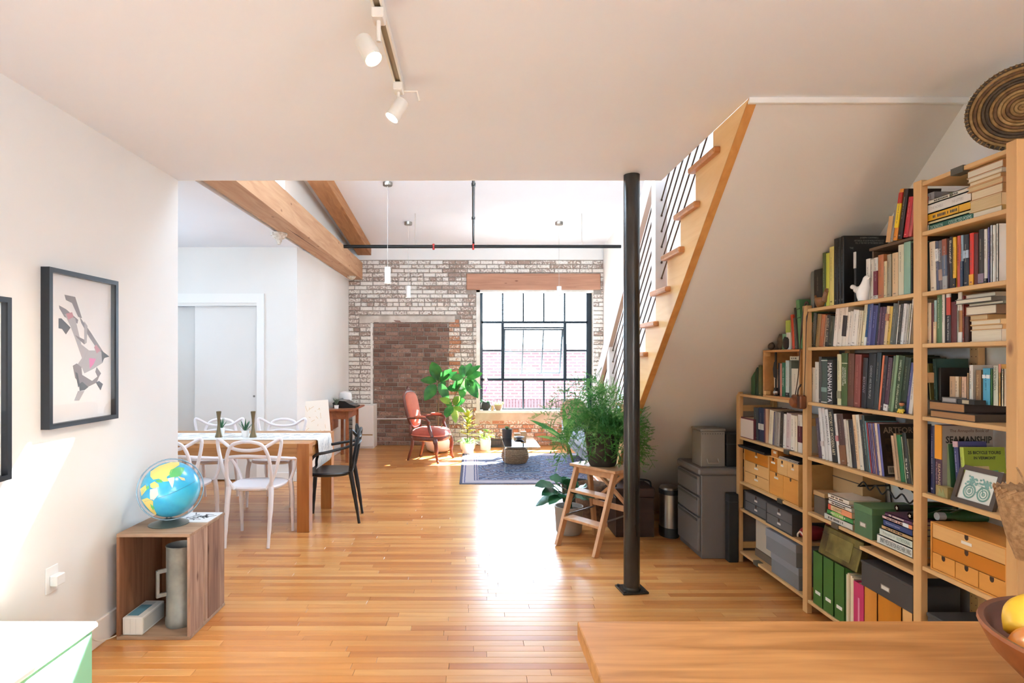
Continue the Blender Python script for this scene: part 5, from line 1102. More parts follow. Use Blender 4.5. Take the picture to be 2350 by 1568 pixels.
MB().box(1.33, 1.37, 4.888, 4.896, .31, .36, ch=.002).build('latch', mat('latch_brass', '#6a5636', .4, .7), tk)
MB().tube(spline([(1.2, 4.95, .40), (1.22, 4.95, .46), (1.34, 4.95, .475), (1.48, 4.95, .46), (1.5, 4.95, .40)], 5), .008, 8).build('wire_handle', mat('case_black', '#1c1b1b', .6), tk)
o = MB().lathe([(.001, .0005), (.11, .0005), (.135, .16), (.145, .34), (.135, .36), (.125, .34), (.115, .1), (.001, .05)], (1.07, 5.33, 0), 28).build('brown_basket', mat('basket_brown', '#7a5a40', .85, var='#5a4030', vs=30, bump=.5, bs=60), org=(1.07, 5.33, 0), smooth='auto'); tag(o, 'brown round floor basket tucked behind the step stool', 'basket')
# ---------------------------------------------------------------- counter and bowl
CTW = wood('counter_oak', '#c18a52', '#9c6834', axis=0, scale=1.0, rough=.38, knots=True, contrast=.35)
kc = thing('kitchen_island', 'kitchen island with a thick oak top at the bottom of the photo', 'counter', (1.1, .85, 0))
MB().box(.231, 1.9, .45, 1.30, .872, .91, ch=.0025).build('worktop', CTW, kc); MB().box(.262, 1.86, .5, 1.26, .0005, .872).build('cabinet', mat('island_white', '#ece8dc', .45), kc)
BWL = wood('bowl_wood', '#a2653a', '#864c28', axis=0, scale=.6, rough=.4); BWI = wood('bowl_inside', '#6a3a26', '#4c2618', axis=0, scale=.6, rough=.4)
bx0, by0 = 1.062, .934
bo = thing('fruit_bowl', 'turned wooden fruit bowl on the island worktop', 'bowl', (bx0, by0, .91))
MB().lathe([(.001, .0005), (.07, .0005), (.09, .008), (.145, .04), (.182, .08), (.2, .118), (.198, .124)], (bx0, by0, .91), 48, cap=False).build('outside', BWL, bo, smooth='auto'); MB().lathe([(.198, .124), (.19, .122), (.175, .085), (.135, .045), (.07, .018), (.001, .014)], (bx0, by0, .91), 48, cap=False).build('inside', BWI, bo, smooth='auto')
m = MB(); bp_ = [(.945, 1.02, 1.012), (.965, 1.045, 1.036), (1.01, 1.065, 1.044), (1.06, 1.065, 1.03)]; m.tube(spline(bp_, 6), [.01]+[.019]*15+[.012]*3, 10); o = m.build('banana', mat('banana_yellow', '#e2b52c', .45, var='#d0a424', vs=30), org=(.96, 1.03, .99), smooth=True); tag(o, 'yellow banana lying along the far rim inside the wooden bowl', 'fruit')
MB().tube([(.945, 1.02, 1.012), (.938, 1.012, 1.016)], .005, 6).build('stem', mat('banana_stem', '#6a5a28', .7), o)
def apple(dx, dy, dz, r_, c1, c2, lb):
    m = MB(); pr = [(r_*math.sin(PI*i/14)*(1+.06*math.cos(PI*i/14)), -r_*.92*math.cos(PI*i/14)-(.18*r_ if i == 14 else .1*r_ if i == 13 else 0)+(.14*r_ if i == 0 else 0)) for i in range(15)]; pr[0] = (1e-4, pr[0][1]); pr[-1] = (1e-4, pr[-1][1])
    o = m.lathe(pr, (bx0+dx, by0+dy, .91+dz), 24).build('apple', mat('apple_'+c1, '#'+c1, .3, var='#'+c2, vs=14, coat=.2), org=(bx0+dx, by0+dy, .91+dz), smooth=True); tag(o, lb, 'fruit'); MB().tube([(bx0+dx, by0+dy, .91+dz+.7*r_), (bx0+dx+.004, by0+dy, .91+dz+1.05*r_)], .0022, 5).build('stem', STEM, o)
apple(-.118, .045, .092, .042, 'd08a3a', 'c85a32', 'orange and red apple against the rim of the wooden bowl')
apple(-.02, .04, .06, .042, 'a8b848', 'c0c060', 'green apple beside the banana deep in the wooden bowl')
apple(-.07, -.03, .065, .04, 'dcb440', 'c89a30', 'yellow apple on the near side of the wooden bowl')
# ---------------------------------------------------------------- bookcase
import colorsys
PIN = wood('pine', '#d9b17e', '#c39a64', axis=1, scale=.45, rough=.5, contrast=.7); PINV = wood('pine_post', '#d7aa74', '#c0925c', axis=2, scale=.45, rough=.5, knots=True, contrast=.7)
bc = thing('bookcase', 'stepped pine bookcase of three sections along the wall under the stair', 'bookcase', (2.09, 3.2, 0))
FXB = 1.95
UP = [(4.331, 1.245), (3.457, 1.80), (2.583, 2.268), (2.13, 2.278)]
for yu, h in UP:
    MB().box(FXB, FXB+.031, yu-.0225, yu+.0225, .0005, h, ch=.002).build('upright', PINV, bc); MB().box(2.2, 2.231, yu-.0225, yu+.0225, .0005, h, ch=.002).build('upright', PINV, bc)
    for z in (.12, .55, h-.12, h*.62): MB().box(FXB+.031, 2.2, yu-.011, yu+.011, z-.022, z+.022).build('rung', PINV, bc)
    m = MB()
    for k in range(int(h/.032)-3):
        z = .09+.032*k
        for dx in (.008, .024): m.lathe([(.0022, 0), (.0022, .0004)], n=6, M=Matrix.Translation((2.2-.0002, yu-.0225+dx*1.4, z)) @ Matrix.Rotation(-PI/2, 4, 'Y'))
    m.build('peg_holes', mat('peg_dark', '#4a3018', .9), bc, kind='stuff')
SH = {1: [1.232, .918, .593, .397, .085], 2: [1.78, 1.555, 1.237, .918, .597, .082], 3: [2.258, 2.04, 1.778, 1.555, 1.239, .907, .588, .09]}
YR = {1: (3.457+.024, 4.331-.024), 2: (2.583+.024, 3.457-.024), 3: (2.13+.024, 2.583-.024)}
for s, zs in SH.items():
    for z in zs: MB().box(FXB+.004, 2.23, YR[s][0], YR[s][1], z-.018, z, ch=.002).build('shelf', PIN, bc)
CLP = mat('clip_grey', '#5c574c', .45, .5)
for s, z, y in ((3, 2.258, 2.37), (1, .918, 3.66), (1, .593, 3.74), (2, .597, 3.17), (1, .085, 4.06)):
    m = MB(); m.box(FXB-.001, FXB+.003, y-.03, y+.03, z-.024, z+.003); m.box(FXB+.003, FXB+.04, y-.03, y+.03, z+.0005, z+.003); m.box(FXB+.003, FXB+.04, y-.03, y+.03, z-.024, z-.019)
    m.build('shelf_clip', CLP, bc, label='dark metal clip')
# ---------------------------------------------------------------- books
PGM = mat('page_paper', '#dccdb0', .85, var='#cdbb98', vs=90, stretch=(.1, 9, .1)); PGB = mat('page_paper_old', '#b08258', .85, var='#946a44', vs=90, stretch=(.1, .1, 9)); PGH2 = mat('page_paper_tan', '#d0b890', .85, var='#bca276', vs=90, stretch=(.1, .1, 9)); PGH3 = mat('page_paper_white', '#e6dcc8', .85, var='#d2c6ae', vs=90, stretch=(.1, .1, 9)); PGH = mat('page_paper_flat', '#e2d2b4', .85, var='#cdb894', vs=90, stretch=(.1, .1, 9))
def colname(h):
    r, g, b_ = [int(h.lstrip('#')[i:i+2], 16)/255 for i in (0, 2, 4)]; hh, s, v = colorsys.rgb_to_hsv(r, g, b_); hh *= 360
    if v < .2 or (v < .24 and s < .3): return 'black'
    if s < .12: return 'white' if v > .8 else 'pale grey' if v > .62 else 'grey' if v > .35 else 'dark grey'
    if s < .36 and 15 < hh < 70: return 'cream' if v > .72 else 'beige' if v > .52 else 'drab brown' if v > .3 else 'dark brown'
    nm = 'red' if hh < 14 or hh > 340 else 'orange' if hh < 30 and s > .55 and v > .6 else ('tan' if v > .6 else 'brown') if hh < 40 else ('yellow' if v > .6 else 'olive') if hh < 70 else 'green' if hh < 165 else 'teal' if hh < 195 else 'blue' if hh < 245 else 'purple' if hh < 300 else 'plum'
    if s < .3 and v > .5: return 'pale '+nm
    if v < .36 and nm not in ('brown', 'olive'): return 'dark '+nm
    return nm
ORD = 'zeroth first second third fourth fifth sixth seventh eighth ninth tenth eleventh twelfth thirteenth fourteenth fifteenth sixteenth seventeenth eighteenth nineteenth twentieth twenty-first twenty-second twenty-third twenty-fourth twenty-fifth twenty-sixth twenty-seventh twenty-eighth twenty-ninth thirtieth thirty-first thirty-second'.split()
rk = random.Random(31)
def lum(h): r, g, b_ = lin(h); return .3*r+.6*g+.1*b_
def dashes(m, x, yc, w_, z0, z1, rng):
    z = z1
    while z > z0+.004:
        L_ = .0012+rng.random()*.0022; m.box(x-.0003, x, yc-w_/2, yc+w_/2, max(z0, z-L_), z); z -= L_+(.0011 if rng.random() < .8 else .005)
def book(x, y0, y1, z, h, d, col, lean=0, label='', group=None, bands=(), txt=None, tc=None, dash=True, soft=False, gap=.0004, cat='book', mirror=False):
    t = max(.004, (y1-y0)*math.cos(math.radians(lean))-gap); o0 = 0 if lean >= 0 else -t; bt = .0012 if soft else min(.0028, t*.18)
    cm = paint(col, .35 if soft else .5)
    m = MB(); m.box(0, d, o0, o0+bt, 0, h); m.box(0, d, o0+t-bt, o0+t, 0, h)
    if t > .012 and not soft:   # gently rounded spine
        m.prism([(o0, 0), (o0, 0)], 0, 0, 2) if False else None
        r_ = .0025; ys = [o0, o0+t*.2, o0+t*.5, o0+t*.8, o0+t]; xs = [0, -r_*.75, -r_, -r_*.75, 0]
        vs = [(xs[i], ys[i], zz_) for zz_ in (0, h) for i in range(5)]+[(.003, o0, 0), (.003, o0+t, 0), (.003, o0, h), (.003, o0+t, h)]
        m.add(vs, [(i, i+1, 6+i, 5+i) for i in range(4)]+[(0, 1, 2, 3, 4, 11, 10), (5, 6, 7, 8, 9, 13, 12)]); sx = -.0028
    else: m.box(0, .002, o0, o0+t, 0, h); sx = 0
    ob = m.build('book', cm); ob.location = (x, y0 if lean >= 0 else y1, z+.0004); ob.rotation_euler = (math.radians(lean), 0, 0); tag(ob, label, cat, group)
    e = .0 if soft else .003
    MB().box(.0025, d-.002-e, o0+bt, o0+t-bt, e+.0002, h-e-.0002).build('page_block', PGM, ob, world=False)
    for f0, f1, c in bands:
        MB().box(sx-.0004, 0.001, o0-.0002, o0+t+.0002, h*f0, h*f1).build('spine_band', paint(c), ob, world=False)
    if txt:
        tl = txt if isinstance(txt, list) else [(txt, .12, .88, .5, .62, tc or '#e8e4dc')]
        for s_, f0, f1, yc, hf, c in tl:
            text(s_, ob, (sx-.0008, o0+t*yc, h*(f0+f1)/2), (0, 0, -1), (0, -1, 0), h*(f1-f0), t*hf, paint(c))
    elif dash and t > .007:
        c = tc or ('#b5ab98' if lum(col) < .2 else '#6a6056'); k_ = .62; c = '#'+''.join('%02x' % int(int(c[i:i+2], 16)*k_+int(col[i:i+2], 16)*(1-k_)) for i in (1, 3, 5)); m = MB(); f1 = .9-.1*rk.random(); f0 = .25+.25*rk.random()
        dashes(m, sx-.0004, o0+t*.5, min(t*.24, .0046), h*f0, h*f1, rk)
        if rk.random() < .6: m.box(sx-.0007, sx-.0004, o0+t*.3, o0+t*.7, h*.06, h*.085)
        m.build('spine_print', paint(c), ob, world=False, kind='stuff')
    return ob
def row(phrase, zb, ox, oy, sc_, items, xf=1.985, depth=.16, lean=0, group=None, start=1):
    out = []; n_ = start-1
    for it in items:
        x0, x1, yt, col = it[:4]; op = it[4] if len(it) > 4 else {}
        f = op.get('x', xf); a = YX(ox+x0/sc_, f); b_ = YX(ox+x1/sc_, f); ln = op.get('a', lean)
        h = (ZY(oy+yt/sc_, (a+b_)/2)-zb)/math.cos(math.radians(ln))
        n_ += 1; t = a-b_
        sz = ('thick ' if t > .032 else 'slim ' if t < .013 else '')+('tall ' if h > .25 else '')
        cn = lambda i_: (items[i_][4].get('c') if len(items[i_]) > 4 and items[i_][4].get('c') else colname(items[i_][3])) if 0 <= i_ < len(items) else None
        ix = items.index(it); c1, c2 = cn(ix-1), cn(ix+1)
        nb_ = ' between %s and %s' % (c1, c2) if c1 and c2 and c1 != c2 else ' beside a %s one' % (c1 or c2) if (c1 or c2) else ''
        l2 = '%s%s book%s, %s, %s from the window end' % (sz, op.get('c') or colname(col), nb_, phrase, ORD[n_])
        lb = op.get('l') or (l2 if len(l2.split()) <= 16 else None) or '%s%s book on the %s, %s from the window end' % (sz, op.get('c') or colname(col), phrase, ORD[n_])
        out.append(book(f, b_, a, zb, h, op.get('d', min(depth, h*.78)), col, ln, lb, group or 'books on the '+phrase, op.get('b', ()), op.get('t'), op.get('tc'), op.get('dash', True), op.get('s', False)))
    return out
def flat(x, y0, y1, z, th, d, col, label, group, spine=True, near=True, pm=None, txt=None, tc='#3a3a3a', bands=(), face=None, rz=0, cat='book'):
    """book lying flat: spine (or fore-edge) faces the room"""
    L_ = y1-y0; bt = min(.0028, th*.16); m = MB(); m.box(0, d, 0, L_, 0, bt); m.box(0, d, 0, L_, th-bt, th)
    if spine: m.box(0, .002, 0, L_, 0, th)
    else:
        m.box(d-.002, d, 0, L_, 0, th)
        if near: m.box(.004, d-.002, 0, .002, bt, th-bt)
    ob = m.build('book', paint(col)); ob.location = (x, y0, z+.0004); ob.rotation_euler = (0, 0, math.radians(rz)); tag(ob, label, cat, group)
    MB().box(.0026 if spine else .003, d-.004 if spine else d-.0026, .003, L_-.003, bt+.0001, th-bt-.0001).build('page_block', pm or (PGH, PGH2, PGH3)[rk.randrange(3)], ob, world=False)
    for f0, f1, c in bands: MB().box(-.0005, .001, L_*f0, L_*f1, -.0001, th+.0001).build('spine_band', paint(c), ob, world=False)
    if txt:
        for s_, f0, f1, hf, c in (txt if isinstance(txt, list) else [(txt, .15, .85, .55, tc)]):
            text(s_, ob, (-.0009, L_*(1-(f0+f1)/2), th*.5), (0, -1, 0), (0, 0, 1), L_*(f1-f0), th*hf, paint(c))
    elif spine and th > .012:
        m = MB(); y = L_*.85; c = '#d8cdb8' if lum(col) < .25 else '#4a4038'
        while y > L_*.3: w_ = .004+.006*rk.random(); m.box(-.0006, 0, y-w_, y, th*.32, th*.66); y -= w_+(.0025 if rk.random() < .7 else .01)
        m.build('spine_print', paint(c), ob, world=False, kind='stuff')
    return ob
D = dict
# middle section, second shelf
r21 = row("middle section's second shelf", 1.555, 1850, 680, 9.038, [
 (100,163,360,'#45443c'), (165,188,375,'#20281f'), (190,265,385,'#8f7042',D(tc='#3a2c18')), (268,355,395,'#a8623a'), (358,385,410,'#c8a088'), (388,455,400,'#2c241e',D(t=[('AGNES & CURTIS',.15,.9,.5,.6,'#d8c8b0')],l="dark brown book with pale capitals on the middle section's second shelf, beside a rust one")), (458,552,430,'#3a3a2a'),
 (555,625,240,'#e8dcd0'), (628,726,240,'#e4d8ca'), (728,806,240,'#ded2c4',D(b=[(.25,.78,'#2e2628')],dash=False,l="white book with a long dark spine label on the middle section's second shelf")), (808,860,340,'#e6dacc'), (862,921,325,'#ddd2c6'), (925,1036,300,'#e8e0d6'), (1040,1075,310,'#d8ccb8'), (1078,1125,315,'#cfc0a4'),
 (1140,1202,180,'#d8cca8'), (1205,1250,170,'#1f4a78',D(b=[(.0,.2,'#d8d4cc')])), (1254,1321,165,'#5a5c8c'), (1324,1421,210,'#3a3a70',D(tc='#b8b8d8')), (1424,1461,160,'#1c1a30',D(dash=False)), (1465,1510,240,'#5a3850'), (1512,1601,240,'#4c2c40',D(tc='#b898a8')), (1604,1666,220,'#d0b488',D(b=[(.62,.8,'#a86a4a')])), (1668,1731,230,'#c8a040',D(tc='#2a2418')), (1734,1816,170,'#5a5a50'), (1819,1846,110,'#74746e'), (1849,1886,190,'#cfc8c0'), (1888,1946,180,'#3a3028'), (1949,2012,170,'#d8d4d0'), (2015,2071,185,'#b4afa8'), (2074,2106,165,'#d8cbb0'), (2109,2150,70,'#e0d4c4')], lean=7.5)
# third shelf
row("middle section's third shelf", 1.237, 1850, 800, 9.038, [
 (112,182,395,'#c9bfae',D(a=0)), (185,260,280,'#cfc8bc',D(a=0)), (263,320,172,'#4a4644',D(a=0)), (323,438,215,'#3f4f48',D(a=0,x=1.975,dash=False,b=[(.02,.04,'#c8ccc0'),(.26,.36,'#7a948c'),(.95,.97,'#c8ccc0')])),
 (441,552,240,'#2b2b2d',D(a=0,x=1.968,t=[('MANNAHATTA',.05,.93,.45,.78,'#ececec')],l="dark grey book with large white capitals MANNAHATTA on the middle section")),
 (645,725,120,'#cfc69c',D(a=0,b=[(.13,.28,'#8a8468')])), (728,848,100,'#465a2a',D(a=1,t=[('LANDSCAPE',.42,.72,.28,.26,'#e8e8d8'),('ARCHITECTURE',.38,.74,.66,.26,'#e8e8d8')],b=[(.8,.815,'#c8c8a8')],l="green spine titled LANDSCAPE ARCHITECTURE on the middle section's third shelf")),
 (852,977,110,'#603826',D(a=2,tc='#a87a60')), (981,1112,130,'#7e3e35',D(a=3,tc='#c08a80')), (1140,1236,200,'#2a2426',D(a=4,t=[('BOTANY',.3,.62,.5,.5,'#9a8c94')],l="black book titled BOTANY on the middle section's third shelf")),
 (1240,1388,110,'#1e1f22',D(a=5,t=[('GARDENS ARE FOR PEOPLE',.18,.78,.5,.3,'#a8aaa8')],l="thick black book GARDENS ARE FOR PEOPLE on the middle section's third shelf")), (1391,1488,90,'#2c3234',D(a=5.5)), (1494,1532,150,'#d0704c',D(a=7,dash=False)), (1536,1602,160,'#2a1a20',D(a=7)), (1606,1692,200,'#4a2c3c',D(a=7.5,b=[(.0,.12,'#d8d4d0')])), (1700,1742,160,'#5a6a50',D(a=8)), (1746,1803,150,'#7c9470',D(a=8,dash=False)),
 (1808,1924,160,'#2c4020',D(a=8.5,t=[('DARKE & TALLAMY',.55,.92,.5,.34,'#d8dcc0'),('THE LIVING LANDSCAPE',.06,.5,.5,.34,'#d8dcc0')],l="green book THE LIVING LANDSCAPE on the middle section's third shelf")), (1930,2052,200,'#22301e',D(a=8.5,tc='#8a987c')), (2056,2112,300,'#4a4c80',D(a=9)), (2116,2196,420,'#d8d0c8',D(a=9))], lean=4)
# fourth shelf (leaning the other way)
r23 = row("middle section's fourth shelf", .918, 1850, 930, 8.254, [
 (240,303,260,'#4a3a48'), (308,365,75,'#d0ccc8',D(b=[(.25,.35,'#c0b4b0')])), (370,431,80,'#c8c4c0'), (435,496,100,'#d6d2ce',D(t=[('AMERICAN ART',.3,.88,.5,.5,'#3a3a44')],l="white spine titled AMERICAN ART on the middle section's fourth shelf")), (500,602,110,'#262422',D(t=[('HISTORY OF MODERN ART',.13,.95,.5,.55,'#e0d4b4')],l="black spine titled HISTORY OF MODERN ART on the middle section")), (608,656,185,'#dad4cc',D(b=[(.45,.56,'#c87a7a')])), (660,783,195,'#4c3430',D(b=[(.0,.38,'#7a5238')])),
 (787,836,290,'#c8beb0'), (840,876,310,'#bfb8a8'), (880,966,300,'#2a2628'), (969,1027,205,'#d8b890',D(t=[('THE HISTORY OF A CITY',.15,.8,.5,.5,'#8a4a2a')],l="cream spine HISTORY OF A CITY on the middle section's fourth shelf")), (1031,1102,205,'#d0c8b8'), (1106,1150,300,'#1e2222'), (1153,1201,215,'#3a4440',D(tc='#c8d0c4')), (1204,1226,320,'#80aab8',D(dash=False)), (1229,1257,350,'#a84a50',D(dash=False)),
 (1261,1291,365,'#7a6898'), (1294,1321,365,'#8a7aa4'), (1324,1351,370,'#b08888'), (1354,1386,370,'#6a6298'), (1389,1440,365,'#c8b0a0'), (1444,1485,380,'#5a5c98',D(d=.264,dash=False,l='blue spined magazine showing a dark cover with pale capitals, middle section'))], lean=-8.5)
row("middle section's fourth shelf", .918, 1850, 930, 8.254, [
 (1690,1742,600,'#b89878'), (1746,1796,560,'#a08060'), (1800,1881,590,'#1f6a3a',D(dash=False)), (1885,1911,620,'#a8b090'), (1915,1992,555,'#2c2a24',D(t=[('Style',.1,.5,.5,.6,'#e0dcd0')],l="black spine with a white script word on the middle section's fourth shelf")), (1996,2030,660,'#706850')], lean=-8.5, start=23)
# cover of the last blue magazine, turned to the kitchen
mg_ = r23[-1]; hM = mg_.dimensions.z if False else max(v.co.z for v in mg_.data.vertices); oy_ = min(v.co.y for v in mg_.data.vertices)
MB().box(.001, .262, oy_-.0006, oy_, .001, hM-.001).build('cover', paint('#2e2219', .3), mg_, world=False); MB().box(.02, .2, oy_-.0009, oy_-.0006, .05, hM*.72).build('cover_picture', mat('cover_dark', '#15100c', .4, var='#4a3828', vs=30), mg_, world=False); MB().box(.02, .085, oy_-.0012, oy_-.0009, .012, .05).build('barcode', paint('#b8aa98'), mg_, world=False)
m = MB()
for k in range(11): m.box(.026+.005*k, .0285+.005*k, oy_-.0015, oy_-.0012, .018, .044)
m.build('barcode_lines', paint('#3a322a'), mg_, world=False, kind='stuff'); text('ARTFORUM', mg_, (.115, oy_-.0012, hM*.88), (1, 0, 0), (0, 0, 1), .2, hM*.12, paint('#9a8674'), bold=.02)
# top of the middle section
row("top of the middle section", 1.78, 1860, 430, 5.408, [
 (2,42,1050,'#6a6c68',D(dash=False)), (46,146,1020,'#201a16'), (150,190,815,'#4a5a30'), (193,233,820,'#c8c84a',D(dash=False)), (236,290,740,'#d8c878',D(tc='#6a6030')), (293,343,640,'#131313',D(d=.22,tc='#8a8a88')), (346,376,625,'#131313',D(d=.22,tc='#8a8a88'))], depth=.17)
at_ = row("top of the middle section", 1.78, 1860, 430, 5.408, [(379,416,608,'#121212',D(d=.235,tc='#8a8a88',l='black atlas volume with its lettered cover in view, top of the middle section'))], start=8)[0]
hA = ZY(430+608/5.408, 3.2)-1.78
for s_, z_, w_, h_ in (('JOSEPH CAMPBELL', .945, .10, .010), ('HISTORICAL ATLAS OF WORLD MYTHOLOGY', .905, .16, .009), ('VOL. II: THE WAY OF THE SEEDED EARTH', .872, .15, .009), ('THE', .80, .02, .010)):
    text(s_, at_, (.135 if s_ != 'THE' else .04, -.0006, hA*z_), (1, 0, 0), (0, 0, 1), w_, h_, paint('#8e8c88'))
row("top of the middle section", 1.78, 1860, 430, 5.408, [
 (540,566,805,'#16171a',D(x=1.995,d=.16,b=[(.68,1.0,'#cfccc6')],dash=False)), (690,741,890,'#dcd6cc'), (745,784,898,'#c8c0b4'), (787,836,875,'#cdc8c0',D(b=[(.1,.68,'#6a1c30')])), (839,906,840,'#b06a40'), (909,948,920,'#cdb990'), (951,1000,835,'#9a9078'), (1015,1086,815,'#d0b088'), (1090,1155,715,'#d2c8ac'), (1159,1241,680,'#86a894',D(dash=False)), (1246,1268,690,'#22221e')], start=9, depth=.14)
dkb = thing('wooden_crate', 'small dark wooden crate holding books on top of the middle section', 'crate', (2.1, 2.78, 1.78)); DKC = wood('grey_brown_crate', '#6e5640', '#54402e', axis=1, scale=.6, rough=.7)
MB().box(1.99, 2.20, 2.61, 2.955, 2.028, 2.042, ch=.002).build('top_board', DKC, dkb); MB().box(2.005, 2.20, 2.943, 2.955, 1.795, 2.027, ch=.002).build('side_board', DKC, dkb); MB().box(2.185, 2.20, 2.62, 2.942, 1.795, 2.027).build('back_board', DKC, dkb); MB().box(2.15, 2.20, 2.943, 2.955, 1.7805, 1.794).build('foot', DKC, dkb)
row("crate atop the middle section", 2.0425, 1860, 430, 5.408, [
 (930,985,380,'#c89a64',D(dash=False)), (988,1020,220,'#8a8278'), (1024,1072,60,'#d8841c',D(b=[(.25,.72,'#e6c420'),(.72,.93,'#b82420')],l='orange yellow and red book leaning on the crate atop the middle section')), (1078,1132,60,'#2a1c16',D(tc='#d8ccc0')), (1150,1206,150,'#b8222c',D(tc='#e8a8a0')), (1210,1250,150,'#c0504c')], lean=11, depth=.15)
# low section: books, crate
row("low section's second shelf", .918, 1690, 900, 8.71, [
 (90,340,520,'#6a2a34',D(b=[(.03,.93,'#d8c8bc')],dash=False,x=1.965,l='squat box set with pale front on the low section nearest the window')), (346,440,315,'#33383a'), (445,546,315,'#1c2a48',D(b=[(.35,.53,'#c8c4bc')])), (549,577,330,'#5a2c3c'), (580,637,340,'#c09878',D(dash=False)), (640,716,365,'#d8cdb4',D(a=5)), (719,746,400,'#5a5468',D(a=5)), (749,801,390,'#8a8078',D(a=4)), (805,857,405,'#9a9088',D(a=4)), (866,926,395,'#2e261e',D(a=3)),
 (930,984,440,'#d8d4cc',D(a=3)), (987,1080,428,'#c4b0ac',D(a=3,tc='#5a1c24')), (1085,1166,465,'#e0d8c8',D(tc='#3a3430')), (1170,1216,480,'#dcd0b8'), (1230,1316,455,'#d8cfc4',D(b=[(.27,.7,'#561c28')]))])
row("low section's top board", 1.232, 1690, 680, 6.03, [(203,256,985,'#2f5a3c',D(dash=False)), (259,302,985,'#203a2c',D(dash=False)), (306,350,960,'#5a5a3a')], depth=.13)
PNC = wood('crate_pine', '#c8925a', '#ae7844', axis=1, scale=.6, rough=.6)
pcx = thing('wooden_crate', 'honey pine crate used as a book box on top of the low section', 'crate', (2.1, 3.73, 1.232)); ya, yb_ = 3.512, 3.965
MB().box(1.955, 2.19, ya, yb_, 1.2325, 1.246, ch=.002).build('bottom_board', PNC, pcx); MB().box(1.955, 2.19, ya, yb_, 1.532, 1.546, ch=.002).build('top_board', PNC, pcx); MB().box(1.955, 2.19, yb_-.014, yb_, 1.2465, 1.5315, ch=.002).build('side_board', PNC, pcx); MB().box(1.955, 2.19, ya, ya+.014, 1.2465, 1.5315, ch=.002).build('side_board', PNC, pcx); MB().box(2.178, 2.19, ya+.0145, yb_-.0145, 1.2465, 1.5315).build('back_board', PNC, pcx)
for z in (1.247, 1.505): MB().box(1.954, 1.985, yb_-.042, yb_-.0145, z, z+.026).build('corner_block', wood('block_pine', '#dcae74', '#c8965c', 1), pcx)
row("low section's pine crate", 1.2465, 1690, 680, 6.03, [(528,572,1015,'#cdb79c',D(a=-4)), (577,600,925,'#2e2a26'), (603,626,930,'#c07a68',D(dash=False)), (630,676,920,'#2c6a4c',D(t=[('Garden Design',.3,.85,.5,.5,'#d8e0d0')],l='green spine with white letters inside the pine crate on the low section')), (680,728,890,'#b8c4c0',D(b=[(.0,.12,'#2a2a28')])), (731,758,900,'#6a7066'), (762,868,1003,'#d8d2c4',D(tc='#6a6a60',x=1.975))], depth=.13)
flat(1.98, YX(1690+874/6.03, 1.98), YX(1690+740/6.03, 1.98), 1.478, .026, .13, '#d0ccb4', 'pale book lying flat over the others in the pine crate', 'books on the pine crate on the low section')
o = MB(); yq = YX(1690+530/6.03, 1.96); o.box(1.965, 1.972, yq-.006, yq+.01, 1.47, 1.53).prism([(yq-.006, 1.36), (yq+.026, 1.37), (yq+.034, 1.42), (yq+.02, 1.465), (yq+.0, 1.475), (yq-.006, 1.47)], 1.965, 1.972, axis=0).box(1.965, 1.972, yq-.004, yq+.006, 1.30, 1.36); o = o.build('black_paddle', mat('case_black', '#1c1b1b', .6), org=(1.97, yq, 1.2465)); tag(o, 'black paddle shaped tool standing inside the pine crate', 'tool'); MB().ball((1.968, yq+.0, 1.268), .018, 8, 6).build('silver_ball', SST, o)
MB().box(1.96, 1.976, yq-.012, yq+.012, 1.2465, 1.30).build('foot', mat('case_black', '#1c1b1b', .6), o)
row("pine crate top", 1.546, 1690, 680, 6.03, [(632,684,525,'#7aa884',D(dash=False,l='little pale green box on top of the pine crate')), (688,748,335,'#dcdcd4',D(b=[(.58,1.0,'#a8b84c')],dash=False,l='white and lime book standing on the pine crate top'))], depth=.1)
row("pine crate top", 1.546, 1690, 680, 6.03, [(775,808,258,'#c8482c',D(a=-6)), (812,842,300,'#5a5650',D(a=-6)), (846,866,160,'#26221e',D(a=-9,dash=False))], depth=.1, start=3)
row("pine crate top", 1.546, 1690, 680, 6.03, [(868,915,50,'#5c8a5c',D(a=-7,d=.17,b=[(.62,.64,'#2c4a30'),(.8,.82,'#2c4a30')],dash=False,l='thick green cloth book leaning on the pine crate top'))], start=6)
def rock(px, w_, h_, d_, col, label, seed):
    y = YX(px, 1.99); q2 = random.Random(seed); m = MB(); m.ball((0, 0, 0), 1, 10, 7)
    for i, v in enumerate(m.v): k = 1+.16*math.sin(v[0]*4+seed)+.1*math.sin(v[1]*7+seed*2); m.v[i] = (1.985+v[0]*d_*k, y+v[1]*w_*k, 1.546+h_*(.93+v[2]*(.93 if v[2] < 0 else k)))
    zmin = min(v[2] for v in m.v); m.v = [(a, b_, c-zmin+1.5464) for a, b_, c in m.v]
    o = m.build('stone', mat('stone_'+col, '#'+col, .8, var='#3a3028', vs=20, bump=.4, bs=40), org=(1.985, y, 1.546), smooth=True); tag(o, label, 'stone')
rock(1771, .032, .026, .02, '5e4e3e', 'flat brown stone at the window end of the pine crate top', 1); rock(1794, .028, .05, .022, '6a5440', 'lumpy brown stone between flat stone and black rock on the crate', 2); rock(1808, .03, .04, .025, '2c2522', 'blackish rock on the pine crate top below the lime book', 3)
